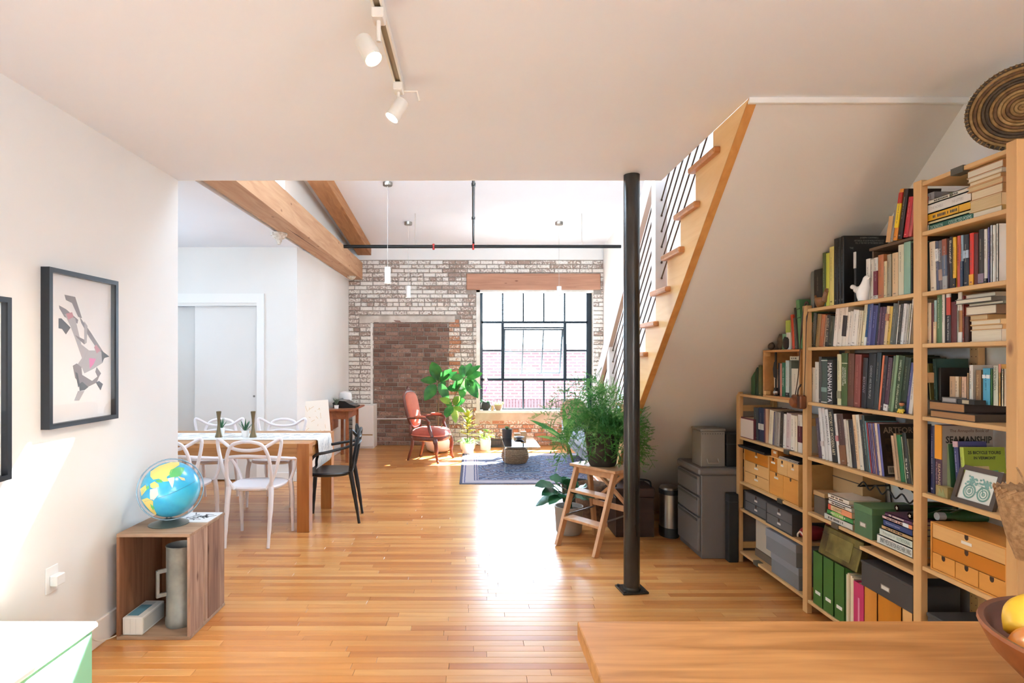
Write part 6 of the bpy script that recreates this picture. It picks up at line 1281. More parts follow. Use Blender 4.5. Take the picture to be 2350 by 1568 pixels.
# tall section
row("tall section's second shelf", 1.778, 2100, 500, 8.709, [
 (205,302,495,'#1e2a28',D(a=-3,t=[('VS. NAIPAUL',.6,.9,.4,.5,'#dcdcd4'),('Between Father and Son',.25,.58,.55,.3,'#7a8a84')],l="dark green spine with white capitals at the window end, tall section's second shelf")), (310,427,478,'#d8c8b0',D(a=-2)), (431,490,468,'#4a4c60',D(a=-2,b=[(.6,.85,'#d8d4d0')])), (492,560,455,'#5e585c',D(a=-2,t=[('Selected',.58,.84,.5,.6,'#dcd8d0')],b=[(.2,.42,'#a88a7a')],l="mauve grey spine with a white word label, tall section's second shelf")), (565,652,425,'#75646a',D(a=-1,b=[(.0,.27,'#a8a4a0'),(.27,.68,'#5a6478'),(.68,1.0,'#8a4a30')])),
 (690,752,385,'#221c1a',D(t=[('Beautiful',.5,.93,.5,.7,'#d8ccb8')],l="black spine with a gothic script title, tall section's second shelf")), (755,816,390,'#e0b030',D(b=[(.0,.2,'#2a2422')])), (840,911,362,'#b8442a',D(tc='#5a2018')), (915,966,350,'#8aa0b0',D(b=[(.0,.5,'#2c3c54')])), (970,1076,340,'#26262c',D(b=[(.55,.7,'#a8b8c8')])), (1090,1171,308,'#d03020',D(b=[(.0,.22,'#e0a028')])), (1178,1260,320,'#5a140e',D(dash=False)), (1270,1376,235,'#2e261e',D(b=[(.03,.2,'#8a7484')])), (1380,1446,228,'#d8d4cc',D(b=[(.0,.1,'#2c2a28')])), (1450,1496,190,'#5a5488'), (1500,1542,150,'#d8d8dc'), (1550,1612,152,'#dcdad4'), (1618,1667,120,'#d8d4cc')], depth=.16)
row("tall section's third shelf", 1.555, 2100, 650, 10.45, [
 (262,387,480,'#d8c4a8'), (392,448,485,'#5a1c14',D(dash=False)), (455,517,415,'#9ab4b0',D(b=[(.0,.5,'#d8bc94')])), (525,642,265,'#4a6a40',D(t=[('Roger Tory Peterson Field Guide',.3,.92,.55,.3,'#c8d0b0')],l="green field guide spine on the tall section's third shelf")), (646,712,240,'#d8d0c0'), (716,762,240,'#2a2220',D(dash=False)), (766,858,225,'#2a2426',D(b=[(.55,.9,'#b8402c'),(.9,1.0,'#e0dcd4')],t=[('In the Name of Science',.05,.52,.5,.45,'#d8d4cc')],l="red and black spine In the Name of Science on the tall section")), (862,1000,450,'#5a1612',D(dash=False)), (1004,1046,380,'#a8a898'), (1050,1132,190,'#b07844',D(b=[(.0,.2,'#e0dcd4'),(.62,1.0,'#d4ccbc')])), (1136,1180,305,'#8a2c20'), (1184,1284,800,'#3a1a14',D(dash=False))], depth=.14)
gs = 'flat books piled on the tall section'
zt = 1.555; ysr = lambda p: YX(2100+p/10.45, 1.985)
for th, xa_, xb_, col, pg, lb in ((.046, 2035, 1295, '#d8c8b0', 0, 'thickest pale paperback at the bottom of the flat pile, third shelf of the tall section'), (.019, 2050, 1305, '#c09058', 0, 'tan paperback just above the thickest one in the flat pile, tall section'), (.019, 2000, 1290, '#d8b480', 0, 'cream paperback third from the bottom of the flat pile, tall section'), (.02, 1700, 1115, '#b88850', 0, 'short tan paperback sticking out of the flat pile, tall section'), (.036, 1900, 1130, '#6a4a30', 0, 'thick brown book with rounded spine in the flat pile, tall section'), (.010, 2060, 1240, '#6a6a58', 0, 'thin grey book above the thick brown one in the flat pile, tall section'), (.019, 1905, 1045, '#5a544c', 0, 'white-paged grey book sticking out furthest in the flat pile, tall section'), (.017, 1885, 1130, '#8a7a64', 0, 'cream-paged book fourth from the top of the flat pile, tall section'), (.019, 2110, 1240, '#c09054', 0, 'warped tan paperback third from the top of the flat pile, tall section')):
    if zt+th < 1.757: flat(1.99-(.02 if th == .019 and xb_ == 1045 else 0), ysr(xa_), ysr(xb_), zt, th, .14, col, lb, gs, spine=False); zt += th+.0006
# top compartment of the tall section: two flat piles
gs = 'flat books in the top compartment of the tall section'; yl = lambda p: YX(2100+p/8.709, 1.985)
zt = 2.04
for th, xa_, xb_, col, tx, bd, lb in ((.031, 1165, 190, '#1f5a48', [('DICKINSON', .13, .4, .5, '#c8d8c8'), ('COLLECTED POEMS', .52, .97, .5, '#c8d8c8')], [(.9, 1.0, '#dcd4c4')], 'green spine COLLECTED POEMS at the bottom of the top flat pile'), (.012, 1110, 265, '#c8bc8c', None, (), 'thin cream book above the green one in the top flat pile'), (.034, 1105, 235, '#d8a020', None, [(.24, .26, '#8a6a18')], 'thick yellow cloth book in the top flat pile'), (.04, 1115, 215, '#dcd8d0', [('THE NOVELS', .12, .4, .3, '#a8a49c'), ('THE LETTERS', .6, .85, .3, '#a8a49c')], (), 'thick white book above the yellow one in the top flat pile'), (.018, 1100, 265, '#d4d0c4', None, [(.40, .47, '#6a7058')], 'white book with black lines topping the flat pile beside the upright')):
    flat(1.985, yl(xa_), yl(xb_), zt, th, .15, col, lb, gs, txt=tx, bands=bd); zt += th+.0006
o = book(2.04, YX(2100+385/8.709, 2.04), YX(2100+290/8.709, 2.04)+.01, zt, .05, .12, '#a8a4a4', 0, 'small grey book standing at the back on the top flat pile', gs)
zt = 2.04
for th, xa_, xb_, col, lb in ((.026, 1790, 1175, '#b08c48', 'olive tan book at the bottom of the pile beside the tall end upright'), (.045, 1785, 1115, '#d8bc90', 'thick cream-paged book in the pile beside the tall end upright'), (.036, 1800, 1140, '#a87848', 'thick brown book in the pile beside the tall end upright'), (.021, 1810, 1072, '#c89868', 'tan book sticking out of the pile beside the tall end upright'), (.018, 1765, 1105, '#b8905c', 'short tan book under the white one beside the tall end upright'), (.016, 1795, 1080, '#cfc4ac', 'thin white-paged book near the top of the pile by the end upright'), (.03, 1805, 1062, '#a8703c', 'orange-brown book topping the pile under the clip of the tall section')):
    flat(1.975, yl(xa_)+.002, yl(xb_)-.004, zt, th, .15, col, lb, 'flat pile beside the tall end upright', spine=False); zt += th+.0006
# fourth shelf of the tall section
g4 = 'things on the tall section fourth shelf'; y4 = lambda p, X=1.985: YX(2100+p/7.468, X)
z4 = 1.239
flat(1.965, y4(1020, 1.965), y4(250, 1.965), z4, .030, .19, '#3a2a1c', 'old brown book at the bottom of the two lying on the tall section fourth shelf', g4, spine=False, pm=PGB)
flat(1.972, y4(832, 1.972), y4(232, 1.972), z4+.031, .036, .19, '#30221a', 'old dark brown book lying on top of another on the tall section fourth shelf', g4, spine=False, pm=PGB)
z5 = z4+.0676
row("tall section's fourth shelf", z5, 2100, 780, 7.468, [
 (592,682,630,'#b89470'), (686,751,632,'#d0b898',D(tc='#5a3a28')), (756,790,640,'#a88050',D(dash=False)), (795,876,640,'#c8a488'), (890,922,570,'#b08c68',D(dash=False)), (930,991,435,'#d8d2c8'), (1040,1130,520,'#8a6844',D(t=[('Howling Fires',.25,.85,.5,.5,'#c8a878')],l="brown spine with pale script on the tall section's fourth shelf")), (1163,1286,490,'#4a9ab8',D(b=[(.72,.82,'#e0e4e4')],tc='#1c4a64')), (1290,1334,505,'#3a6a30',D(dash=False)), (1340,1421,445,'#c8c8b4',D(t=[('OF NORTH AMERICA',.38,.97,.5,.6,'#4a5a48')],l="pale spine reading OF NORTH AMERICA on the tall section's fourth shelf")), (1430,1471,420,'#c8984c',D(b=[(.8,1,'#c88068')])), (1478,1520,500,'#dcccb4',D(t=[('BACH',.7,.98,.5,.75,'#2a3028'),('FROM THE NEW',.2,.66,.5,.5,'#b0a48c')],l="cream spine titled BACH on the tall section's fourth shelf"))], xf=2.03, depth=.12, start=5)
row("tall section's fourth shelf", z5, 2100, 780, 7.468, [(215,240,400,'#2a2818',D(a=-5,dash=False)), (250,278,410,'#8a7a3c',D(a=-5,dash=False)), (330,385,330,'#2a4a44',D(a=-3,tc='#7a9a90')), (400,440,480,'#221c1a',D(dash=False,d=.15))], xf=2.02, depth=.15)
cs = MB().box(1.975, 2.02, y4(750), y4(500), z5, z5+.022, ch=.001).build('cassette_case', paint('#6a6460'), org=(1.99, y4(620), z5)); tag(cs, 'grey flat case lying on the old brown books of the tall section', 'case'); MB().box(1.9745, 1.975, y4(740), y4(520), z5+.004, z5+.018).build('label', paint('#9a9490'), cs)
cs = MB().box(1.975, 2.02, y4(1065), y4(765), z5, z5+.018, ch=.001).build('cassette_case', paint('#2a2420'), org=(1.99, y4(900), z5)); tag(cs, 'black flat case with a cream label lying on the old brown books', 'case'); MB().box(1.9745, 1.975, y4(965), y4(850), z5+.002, z5+.016).build('label', paint('#a89a80'), cs)
# fifth shelf of the tall section
r5 = lambda p, X: YX(2100+p/7.128, X)
r35 = row("tall section's fifth shelf", .907, 2100, 960, 7.128, [(208,244,190,'#1a1c2c',D(dash=False)), (252,322,130,'#22264a',D(tc='#d8d4e0')), (332,438,113,'#4a2c3c',D(d=.215,x=1.975,b=[(.52,1.0,'#d89020')],t=[('SEAMANSHIP',.05,.46,.28,.36,'#d8b890'),('The Annapolis Book of',.06,.48,.74,.24,'#c8a4b0')],l="yellow and plum seamanship spine on the tall section's fifth shelf"))])
sb_ = r35[2]; hS = max(v.co.z for v in sb_.data.vertices)
MB().box(.002, .214, -.0006, 0, .001, hS-.001).build('front_cover', paint('#8f857d', .4), sb_, world=False); text('SEAMANSHIP', sb_, (.113, -.001, hS*.80), (1, 0, 0), (0, 0, 1), .195, .030, paint('#16130f'), bold=.03); text('The Annapolis Book of', sb_, (.115, -.001, hS*.92), (1, 0, 0), (0, 0, 1), .165, .016, paint('#5a3a34'), bold=.01)
row("tall section's fifth shelf", .907, 2100, 960, 7.128, [(500,600,365,'#2c5a38',D(a=-5,x=2.0,b=[(.0,.98,'#8a9a70')],d=.11,l="pale green spine with dark green cover behind the bicycle picture"))])
bk = row("tall section's fifth shelf", .907, 2100, 960, 7.128, [(690,762,395,'#3a3a6a',D(a=-5,x=2.01,d=.12,b=[(.9,1.0,'#c8a8b0')],tc='#d0d0e0',l="indigo spine behind the bicycle picture, tall section's fifth shelf"))])[0]
bk2 = row("tall section's fifth shelf", .907, 2100, 960, 7.128, [(790,850,490,'#a8b848',D(a=-5,x=2.012,d=.17,l='lime book 25 BICYCLE TOURS standing behind the bicycle picture'))])[0]; hB = max(v.co.z for v in bk2.data.vertices); oB = min(v.co.y for v in bk2.data.vertices)
MB().box(.002, .169, oB-.0006, oB, .001, hB-.001).build('front_cover', paint('#7f8e22', .4), bk2, world=False); text('25 BICYCLE TOURS', bk2, (.085, oB-.001, hB*.9), (1, 0, 0), (0, 0, 1), .135, .013, paint('#14180a'), bold=.03); text('IN VERMONT', bk2, (.085, oB-.001, hB*.8), (1, 0, 0), (0, 0, 1), .09, .012, paint('#14180a'), bold=.03)
for px, top_, col, a_, lb in ((880, 690, '#c03c38', -9, 'small red book tilted behind the bicycle picture'), (1040, 800, '#b0966a', -12, 'small tan book tilted behind the bicycle picture'), (1200, 870, '#3a8a68', -14, 'small teal book tilted behind the bicycle picture'), (1290, 900, '#c8c8c4', -14, 'small white book tilted behind the bicycle picture')):
    y = r5(px, 2.03); h = ZY(960+top_/7.128, y)-.907; book(2.03, y-.022, y, .907, h, .05, col, a_, lb, "small tilted books behind the bicycle picture", dash=(px == 880), tc='#e8d8d0')
pf2 = thing('picture_frame', 'small dark frame with a teal bicycle print leaning on the bookcase shelf', 'picture', (1.99, 2.29, .907)); yl_, yr_ = r5(640, 1.985), r5(1330, 1.985); Wf = yl_-yr_; Hf = .155
Mf = Matrix.Translation((1.968, yr_, .9075)) @ Matrix.Rotation(math.radians(17), 4, 'Y'); FRB = wood('frame_walnut', '#54402f', '#3c2c20', axis=1, scale=.6, rough=.5)
m = MB(); bw_ = .019; m.box(0, .016, 0, bw_, 0, Hf, Mf).box(0, .016, Wf-bw_, Wf, 0, Hf, Mf).box(0, .016, bw_, Wf-bw_, 0, bw_, Mf).box(0, .016, bw_, Wf-bw_, Hf-bw_, Hf, Mf); m.build('frame', FRB, pf2); MB().box(.008, .013, bw_, Wf-bw_, bw_, Hf-bw_, Mf).build('print_sheet', paint('#d8d8d0', .6), pf2)
m = MB()
def circ(cy, cz2, r_, w2=.0016):
    m.tube([Mf @ Vector((.0072, cy+r_*math.cos(a), cz2+r_*math.sin(a))) for a in [2*PI*i/24 for i in range(24)]], w2, 4, closed=True)
cy1, cy2 = Wf*.33, Wf*.66
for cy in (cy1, cy2): circ(cy, .055, .026, .0036); circ(cy, .055, .016, .0022); circ(cy, .055, .006, .002)
for a, b_ in (((cy1, .052), (cy1+.015, .085)), ((cy1+.015, .085), (cy2-.004, .085)), ((cy2-.004, .085), (cy2, .052)), ((cy1+.015, .085), ((cy1+cy2)/2, .055)), (((cy1+cy2)/2, .055), (cy2-.004, .085))): m.bar(Mf @ Vector((.0072, *a)), Mf @ Vector((.0072, *b_)), .003, .001)
for cy, n2 in ((cy1+.002, 30), (cy2-.0, 30)):
    for i in range(n2): m.ball(Mf @ Vector((.0076, cy+max(-.026, min(.026, rk.gauss(0, .014))), .096+max(-.016, min(.018, rk.gauss(0, .010))))), .0052, 6, 4, (.2, 1, 1))
m.build('bicycle_print', paint('#7fa8a0', .6), pf2); MB().bar(Mf @ Vector((.017, Wf/2, .10)), (2.06, yr_+Wf/2, .912), .02, .003).build('stand', FRB, pf2)
o = MB().box(1.965, 1.992, r5(530, 1.965), r5(335, 1.965), .9075, .955, ch=.001).build('printed_block', mat('brass_block', '#a08c58', .5, .1, var='#8a7848', vs=40), org=(1.98, r5(430, 1.965), .907)); tag(o, 'little printed brass-coloured block beside the bicycle picture', 'block'); yk = (r5(530, 1.965)+r5(335, 1.965))/2
m = MB(); m.prism([(yk-.02, .912), (yk-.008, .946), (yk, .925), (yk+.008, .946), (yk+.02, .912)], 1.9644, 1.965, axis=0); m.build('printed_mark', paint('#8a9060'), o)
bt_ = thing('glass_bottle', 'green bottle lying behind the drawers, its end showing under the bicycle picture', 'bottle', (2.02, 2.52, .795)); MW = Matrix.Translation((2.0, 2.535, .81)) @ Matrix.Rotation(PI/2, 4, 'Y')
MB().lathe([(.001, 0), (.016, 0), (.016, .06), (.03, .1), (.03, .2)], n=16, M=MW).build('body', mat('bottle_green', '#1c4a2c', .12, coat=.4), bt_, smooth='auto'); MB().lathe([(.0165, -.001), (.0165, .03)], n=16, M=MW).build('foil', paint('#8a9298', .3), bt_)
# ---------------------------------------------------------------- drawer boxes
def chest(name, label, x, y0, y1, z0, z1, drs, body, cat='drawers', d=.22, lab=None, group=None):
    t = thing(name, label, cat, (x+d/2, (y0+y1)/2, z0), 0, group); m = MB(); w2 = .006
    m.box(x, x+d, y0, y1, z1-w2, z1); m.box(x, x+d, y0, y1, z0+.0005, z0+w2); m.box(x, x+d, y0, y0+w2, z0+w2, z1-w2); m.box(x, x+d, y1-w2, y1, z0+w2, z1-w2); m.box(x+d-.005, x+d, y0+w2, y1-w2, z0+w2, z1-w2)
    m.build('case', body, t); L_ = y1-y0-2*w2; H_ = z1-z0-2*w2
    for a, b_, c, e, col, lw in drs:   # fractions measured from the window end and from the bottom
        ya2 = y1-w2-L_*b_; yb2 = y1-w2-L_*a; za = z0+w2+H_*c; zb2 = z0+w2+H_*e
        dr = MB().box(x+.003, x+d-.01, ya2+.0015, yb2-.0015, za+.0015, zb2-.0015, ch=.001).build('drawer', col, t); ym = (ya2+yb2)/2
        m = MB(); m.prism([(ym-.009, zb2-.0016), (ym-.009, zb2-.014), (ym-.006, zb2-.020), (ym, zb2-.023), (ym+.006, zb2-.020), (ym+.009, zb2-.014), (ym+.009, zb2-.0016)], x+.0024, x+.0031, axis=0); m.build('finger_notch', mat('notch_dark', '#3a2412', .8), dr)
        if lw: MB().box(x+.0022, x+.003, ym-lw/2, ym+lw/2, zb2-.040, zb2-.028).build('paper_label', paint('#dcd6cc'), dr)
    return t
BI = wood('birch_drawer', '#d8aa6c', '#c8965a', axis=1, scale=.4, rough=.5); HO = wood('honey_drawer', '#c4781c', '#ac6412', axis=1, scale=.4, rough=.45); HO2 = wood('amber_drawer', '#d8984a', '#c4843a', axis=1, scale=.4, rough=.45)
chest('drawer_box', 'big birch and amber desktop drawer box on the tall section', 1.965, 2.165, 2.525, .588, .792, [(0, 1, .68, 1, BI, .05), (0, 1, .36, .68, HO, 0), (0, .34, 0, .36, HO2, 0), (.34, .66, 0, .36, HO2, 0), (.66, 1, 0, .36, HO2, 0)], HO2, d=.23)
y1_ = lambda p: YX(1680+p/3.563, 1.965)
chest('drawer_box', 'small three-drawer birch box with a dark top drawer, low section', 1.965, 3.908, 4.262, .593, .845, [(0, 1, .66, 1, HO, .035), (0, 1, .33, .66, BI, .05), (0, 1, 0, .33, BI, .05)], BI, d=.23)
chest('drawer_box', 'five-drawer birch box with two tall drawers, low section', 1.962, 3.545, 3.902, .593, .848, [(0, .28, .62, 1, HO, .05), (.28, .64, .62, 1, BI, .03), (.64, 1, .62, 1, BI, .03), (0, .5, 0, .62, HO2, .05), (.5, 1, 0, .62, HO2, 0)], BI, d=.23)
GRD = mat('grey_drawer', '#5c5a5a', .5); GRB = mat('grey_case', '#403e3e', .5)
chest('drawer_box', 'grey two-drawer document box nearest the window, low section', 1.968, 3.93, 4.262, .397, .535, [(0, 1, .5, 1, GRD, .04), (0, 1, 0, .5, GRD, .04)], GRB, d=.22)
chest('drawer_box', 'second grey two-drawer document box, low section beside the red cloth', 1.955, 3.60, 3.925, .397, .535, [(0, 1, .5, 1, GRD, .04), (0, 1, 0, .5, GRD, .04)], GRB, d=.22)
o = MB().box(1.93, 2.16, 3.89, 4.275, .848, .858, ch=.002).build('black_tray', mat('case_black', '#1c1b1b', .6), org=(2.05, 4.08, .845)); tag(o, 'flat black tray lying on the small birch drawers', 'tray'); MB().box(1.926, 1.931, 3.89, 4.275, .857, .866).box(1.93, 2.16, 4.272, 4.276, .857, .866).build('rim', mat('case_black', '#1c1b1b', .6), o)
ob_ = MB().box(1.968, 2.06, 3.80, 3.88, .8485, .893, ch=.001).build('card_box', paint('#b8702c'), org=(2.0, 3.84, .848)); tag(ob_, 'tiny orange card box squeezed on top of the birch drawers', 'box'); MB().box(1.9674, 1.968, 3.815, 3.85, .87, .885).build('paper_label', paint('#dcd0bc'), ob_)
nb = MB().box(1.97, 2.12, 3.55, 3.78, .8485, .862, ch=.001).build('spiral_notebook', paint('#1e1c1c'), org=(2.0, 3.66, .848)); tag(nb, 'black spiral notebook with white rings lying on the birch drawers', 'notebook')
m = MB()
for k in range(16): y = 3.556+.0142*k; m.tube([(1.97+.008*math.cos(a), y, .8555+.0075*math.sin(a)) for a in [2*PI*i/8 for i in range(8)]], .0022, 4, closed=True)
m.build('ring_binding', paint('#d8d4cc', .3), nb, kind='stuff')
RD = mat('red_cloth', '#8e1f26', .8, var='#6e141c', vs=10); rc = MB()
rc.ball((2.05, 3.54, .44), .06, 14, 10, (1.4, .85, .72)); rc.v = [(a, b_, max(.3975, c)) for a, b_, c in rc.v]; o = rc.build('red_bag', RD, org=(2.05, 3.54, .397), smooth=True); tag(o, 'crumpled red and white printed bag beside the grey drawers', 'bag')
MB().tube(spline([(1.972, 3.50, .43), (1.966, 3.53, .45), (1.968, 3.56, .43), (1.972, 3.57, .41)], 5), .005, 5).build('white_print', paint('#e0d8d4'), o)
def lidbox(name, label, x, y0, y1, z, h, col, colid, d=.24, lh=.05, lw=.05, rz=0, plate=True, cat='box'):
    t = thing(name, label, cat, (x, y0, z), math.radians(rz)); W2 = y1-y0; B2 = dict(parent=t, world=False)
    MB().box(.003, d-.003, .003, W2-.003, .0005, h-.004, ch=.002).build('body', col, **B2); l2 = MB().box(0, d, 0, W2, h-lh, h, ch=.002).build('lid', colid, **B2)
    if plate: p_ = MB().box(-.0005 if h-lh < h*.35 else .0022, .003, W2*.5-lw/2-.006, W2*.5+lw/2+.006, h*.38-.012, h*.38+.012).build('label_holder', mat('holder_metal', '#9a948a', .4, .7), **B2); MB().box(-.001 if h-lh < h*.35 else .0016, .0022, W2*.5-lw/2, W2*.5+lw/2, h*.38-.008, h*.38+.008).build('paper_label', paint('#dcd6cc'), p_, world=False)
    return t
BGE = mat('beige_box', '#b8ab98', .7); BRN = mat('brown_box_base', '#6a5848', .7)
t = thing('archive_box', 'beige file box with brown base on the bottom shelf, low section', 'box', (2.1, 4.05, .085)); MB().box(2.02, 2.2, 3.92, 4.2, .14, .36, ch=.003).build('body', BGE, t); MB().box(2.016, 2.204, 3.916, 4.204, .0855, .139, ch=.003).build('base', BRN, t)
LG = mat('light_grey_box', '#76777a', .6); LG2 = mat('light_grey_lid', '#84858a', .6)
lidbox('storage_box', 'flat grey lidded box at the bottom of two, low section', 1.965, 3.55, 3.88, .085, .135, LG, LG2, .22, .045, plate=False); lidbox('storage_box', 'flat grey lidded box stacked on another, low section bottom shelf', 1.955, 3.56, 3.93, .2205, .14, LG, LG2, .22, .05, plate=False)
o = MB().ball((2.0, 3.505, .17), .02, 10, 8, (.8, 1.0, 4.0)).build('purple_cloth', mat('purple_cloth', '#5a2a44', .85), org=(2.0, 3.505, .085), smooth=True); o.data.transform(Matrix.Translation((0, 0, 0))); tag(o, 'rolled purple cloth wedged between grey boxes and the bookcase upright', 'cloth')
# middle section bottom
yb = lambda p, X=1.965: YX(1680+p/4.127, X)
GNF = mat('green_file', '#3a6628', .5); GNF2 = mat('green_file_edge', '#2e5c18', .5)
def magfile(p0, p1, h, mm, label, lw=True, x=1.965, cat='file'):
    a, b_ = yb(p0, x), yb(p1, x); t = thing('magazine_file', label, cat, (x+.1, (a+b_)/2, .082), 0, 'files on the bottom shelf of the middle section')
    m = MB(); w2 = .0025; m.box(x, x+w2, b_+.001, a-.001, .0825, .082+h); m.box(x, x+.22, b_+.001, b_+.001+w2, .0825, .082+h); m.box(x, x+.22, a-.001-w2, a-.001, .0825, .082+h); m.box(x+w2, x+.22, b_+.001+w2, a-.001-w2, .0825, .09); m.box(x+.22-w2, x+.22, b_+.001+w2, a-.001-w2, .09, .082+h*.8)
    m.build('body', mm, t); MB().box(x+.006, x+.2, b_+.006, a-.006, .091, .082+h*.9).build('papers', PGM, t)
    if lw: MB().box(x-.0008, x, (a+b_)/2-.024, (a+b_)/2+.024, .145, .163).build('paper_label', paint('#e0dcd4'), t)
magfile(768, 858, .30, GNF, 'green magazine file beside the upright, bottom of the middle section'); magfile(861, 962, .30, GNF, 'green magazine file between two other green ones, middle section'); magfile(968, 1066, .30, GNF, 'green magazine file beside the cream papers, middle section')
a, b_ = yb(1068), yb(1148); t = thing('paper_stack', 'upright sheaf of cream papers between green file and pink binder', 'papers', (2.07, (a+b_)/2, .082)); 
for k in range(4): MB().box(1.968+.004*(k % 2), 2.18, b_+(a-b_)*k/4+.001, b_+(a-b_)*(k+1)/4-.001, .0825, .082+.27+.006*((k*7) % 3)).build('sheaf', paint(('#d8c8a8', '#dccdb0', '#d0bc98', '#e0d2b8')[k]), t)
a, b_ = yb(1150), yb(1248); t = thing('ring_binder', 'bright pink ring binder on the bottom shelf of the middle section', 'binder', (2.07, (a+b_)/2, .082)); PKB = paint('#b83060', .4); MB().box(1.965, 1.968, b_+.001, a-.001, .0825, .345).box(1.968, 2.2, b_+.001, b_+.004, .0825, .345).box(1.968, 2.2, a-.004, a-.001, .0825, .345).build('cover', PKB, t); MB().box(1.972, 2.19, b_+.006, a-.006, .085, .335).build('papers', PGM, t); MB().box(1.964, 1.965, (a+b_)/2-.008, (a+b_)/2+.004, .14, .27).build('spine_label', paint('#d88aa4'), t)
magfile(1252, 1376, .27, wood('amber_file', '#d08a3a', '#bc7628', axis=2, scale=.4), 'amber wooden magazine file beside the pink binder', False); magfile(1379, 1606, .27, wood('amber_file_dark', '#c47a20', '#ae6814', axis=2, scale=.4), 'wide orange wooden magazine file under the charcoal box', False); magfile(1610, 1712, .27, BI, 'pale wooden magazine file against the upright under the charcoal box', False)
CHB = mat('charcoal_box', '#3e3b3a', .55); a, b_ = yb(1205, 1.95), yb(1708, 1.95)
lidbox('storage_box', 'charcoal lidded box with a white label resting on the wooden files', 1.952, b_+.003, a-.005, .3525, .125, CHB, CHB, .22, .012, .05)
MB_ = mat('aged_brass', '#8a7c40', .45, .6, var='#4a3c28', vs=7); t = thing('brass_case', 'old brass case with dark stains leaning on the green files', 'case', (2.0, 3.17, .39)); Mx = Matrix.Translation((1.972, yb(1165, 1.97), .3832)) @ Matrix.Rotation(math.radians(14), 4, 'Y'); Wc = yb(805, 1.97)-yb(1165, 1.97)
MB().box(0, .05, 0, Wc, 0, .165, Mx, ch=.006).build('body', MB_, t); MB().box(-.003, .0, Wc*.18, Wc*.8, .03, .135, Mx, ch=.001).build('front_panel', mat('brass_panel', '#9a8c4c', .4, .6, var='#6a5c34', vs=9), t); MB().box(-.001, .052, -.001, Wc+.001, .118, .121, Mx).build('lid_line', mat('seam_brown', '#3a2e1c', .7), t)
MB().box(.0, .02, 0.01, Wc-.01, -.0, .0005, Mx).build('foot_strip', mat('seam_brown', '#3a2e1c', .7), t)
o = MB().box(1.962, 2.225, 2.612, 2.985, .522, .54, ch=.002).build('loose_board', PIN, org=(2.1, 2.8, .522)); tag(o, 'spare pine shelf board lodged just under the fifth shelf of the middle section', 'board')
MB().box(2.2, 2.225, 2.612, 2.63, .500, .5215).build('peg', mat('peg_dark', '#4a3018', .9), o)
o = MB().box(2.05, 2.2, 3.33, 3.43, .30, .54, ch=.01).build('red_bag', RD, org=(2.1, 3.38, .30)); tag(o, 'dark red and white printed bag behind the brass case', 'bag'); MB().tube([(2.049, 3.36+.018*math.cos(a), .45+.018*math.sin(a)) for a in [2*PI*i/12 for i in range(12)]], .003, 4, closed=True).build('white_print', paint('#c8b4b0'), o); MB().box(2.06, 2.19, 3.34, 3.42, .0825, .30).build('bag_bottom', RD, o)
# middle section fifth shelf
gk = 'left-over'; y6 = lambda p, X=1.965: YX(1850+p/7.127, X)
gA = 'flat books beside the green box'; zt = .597
for th, p0, p1, col, bd, tx, lb in ((.033, 298, 758, '#c8c4b8', (), None, 'white rounded-spine book at the bottom of the pile beside the green box'), (.026, 342, 764, '#3c8a48', [(.35, .8, '#8ab85c')], None, 'green and lime book second from the bottom of the pile by the green box'), (.031, 360, 750, '#d8b888', [(0, .45, '#e09468'), (.88, 1, '#c8503c')], [('ALTERNATIVES', .2, .6, .5, '#8a7a5c')], 'cream and orange book in the middle of the pile by the green box'), (.022, 366, 745, '#d8d0c0', (), None, 'white paperback below the topmost two in the pile by the green box'), (.009, 372, 730, '#e0dcd4', (), None, 'thin white booklet under the top book of the pile by the green box'), (.026, 358, 700, '#d8ccb8', (), None, 'cream book topping the pile beside the green box')):
    flat(1.965, y6(p1), y6(p0), zt, th, .17, col, lb, gA, txt=tx, bands=bd); zt += th+.0006
GBX = mat('green_card', '#4a6a48', .55); GBL = mat('green_card_lid', '#55764e', .55)
lidbox('storage_box', 'green cardboard lidded box with a metal label on the middle section', 1.955, y6(1080, 1.955)+.003, y6(768, 1.955)-.003, .597, .155, GBX, GBL, .26, .034, .036)
gB = 'flat books beside the upright under the bottles'; zt = .597
for th, p0, p1, col, bd, tx, lb in ((.042, 1160, 1742, '#d4d8d0', (), [('SMART MEDICINE FOR HEALTHIER LIVING', .1, .97, .55, '#2a3a3c')], 'white spine SMART MEDICINE at the bottom of the pile by the upright'), (.034, 1200, 1742, '#c8d0c4', (), [('Principles of', .12, .5, .5, '#8a9a90'), ('NUTRITIONAL', .55, .96, .5, '#6a8a80')], 'pale spine NUTRITIONAL second from the bottom of the pile by the upright'), (.019, 1235, 1742, '#b09468', (), None, 'tan mottled book in the pile by the upright under the bottles'), (.03, 1262, 1742, '#24386a', (), [('Plane Geometry & Trigonometry', .1, .6, .4, '#b8c0d8')], 'navy blue book in the pile by the upright under the bottles'), (.017, 1245, 1742, '#c8a8a0', [(.12, .3, '#dce0e4'), (0, .1, '#e08858')], None, 'pink and white book below the purple one by the upright'), (.018, 1290, 1742, '#5a3450', (), None, 'purple book topping the pile by the upright under the bottles')):
    flat(1.962, y6(p1, 1.962)+.003, y6(p0, 1.962), zt, th, .2, col, lb, gB, txt=tx, bands=bd); zt += th+.0006
zb_ = zt
BGN = mat('bottle_green', '#1c4a2c', .12, coat=.4)
rkm = mat('rack_black', '#2a2622', .4, .5); t = thing('wine_rack', 'wavy black wire bottle rack across the middle section', 'rack', (2.1, 2.9, zb_))
for x, z0_ in ((2.03, zb_+.068), (2.19, zb_+.072)):
    MB().tube(spline([(x, 3.10-.0455*k, z0_+(.02 if k % 2 else -.012)) for k in range(11)], 5), .004, 6).build('wave_wire', rkm, t, smooth=True)
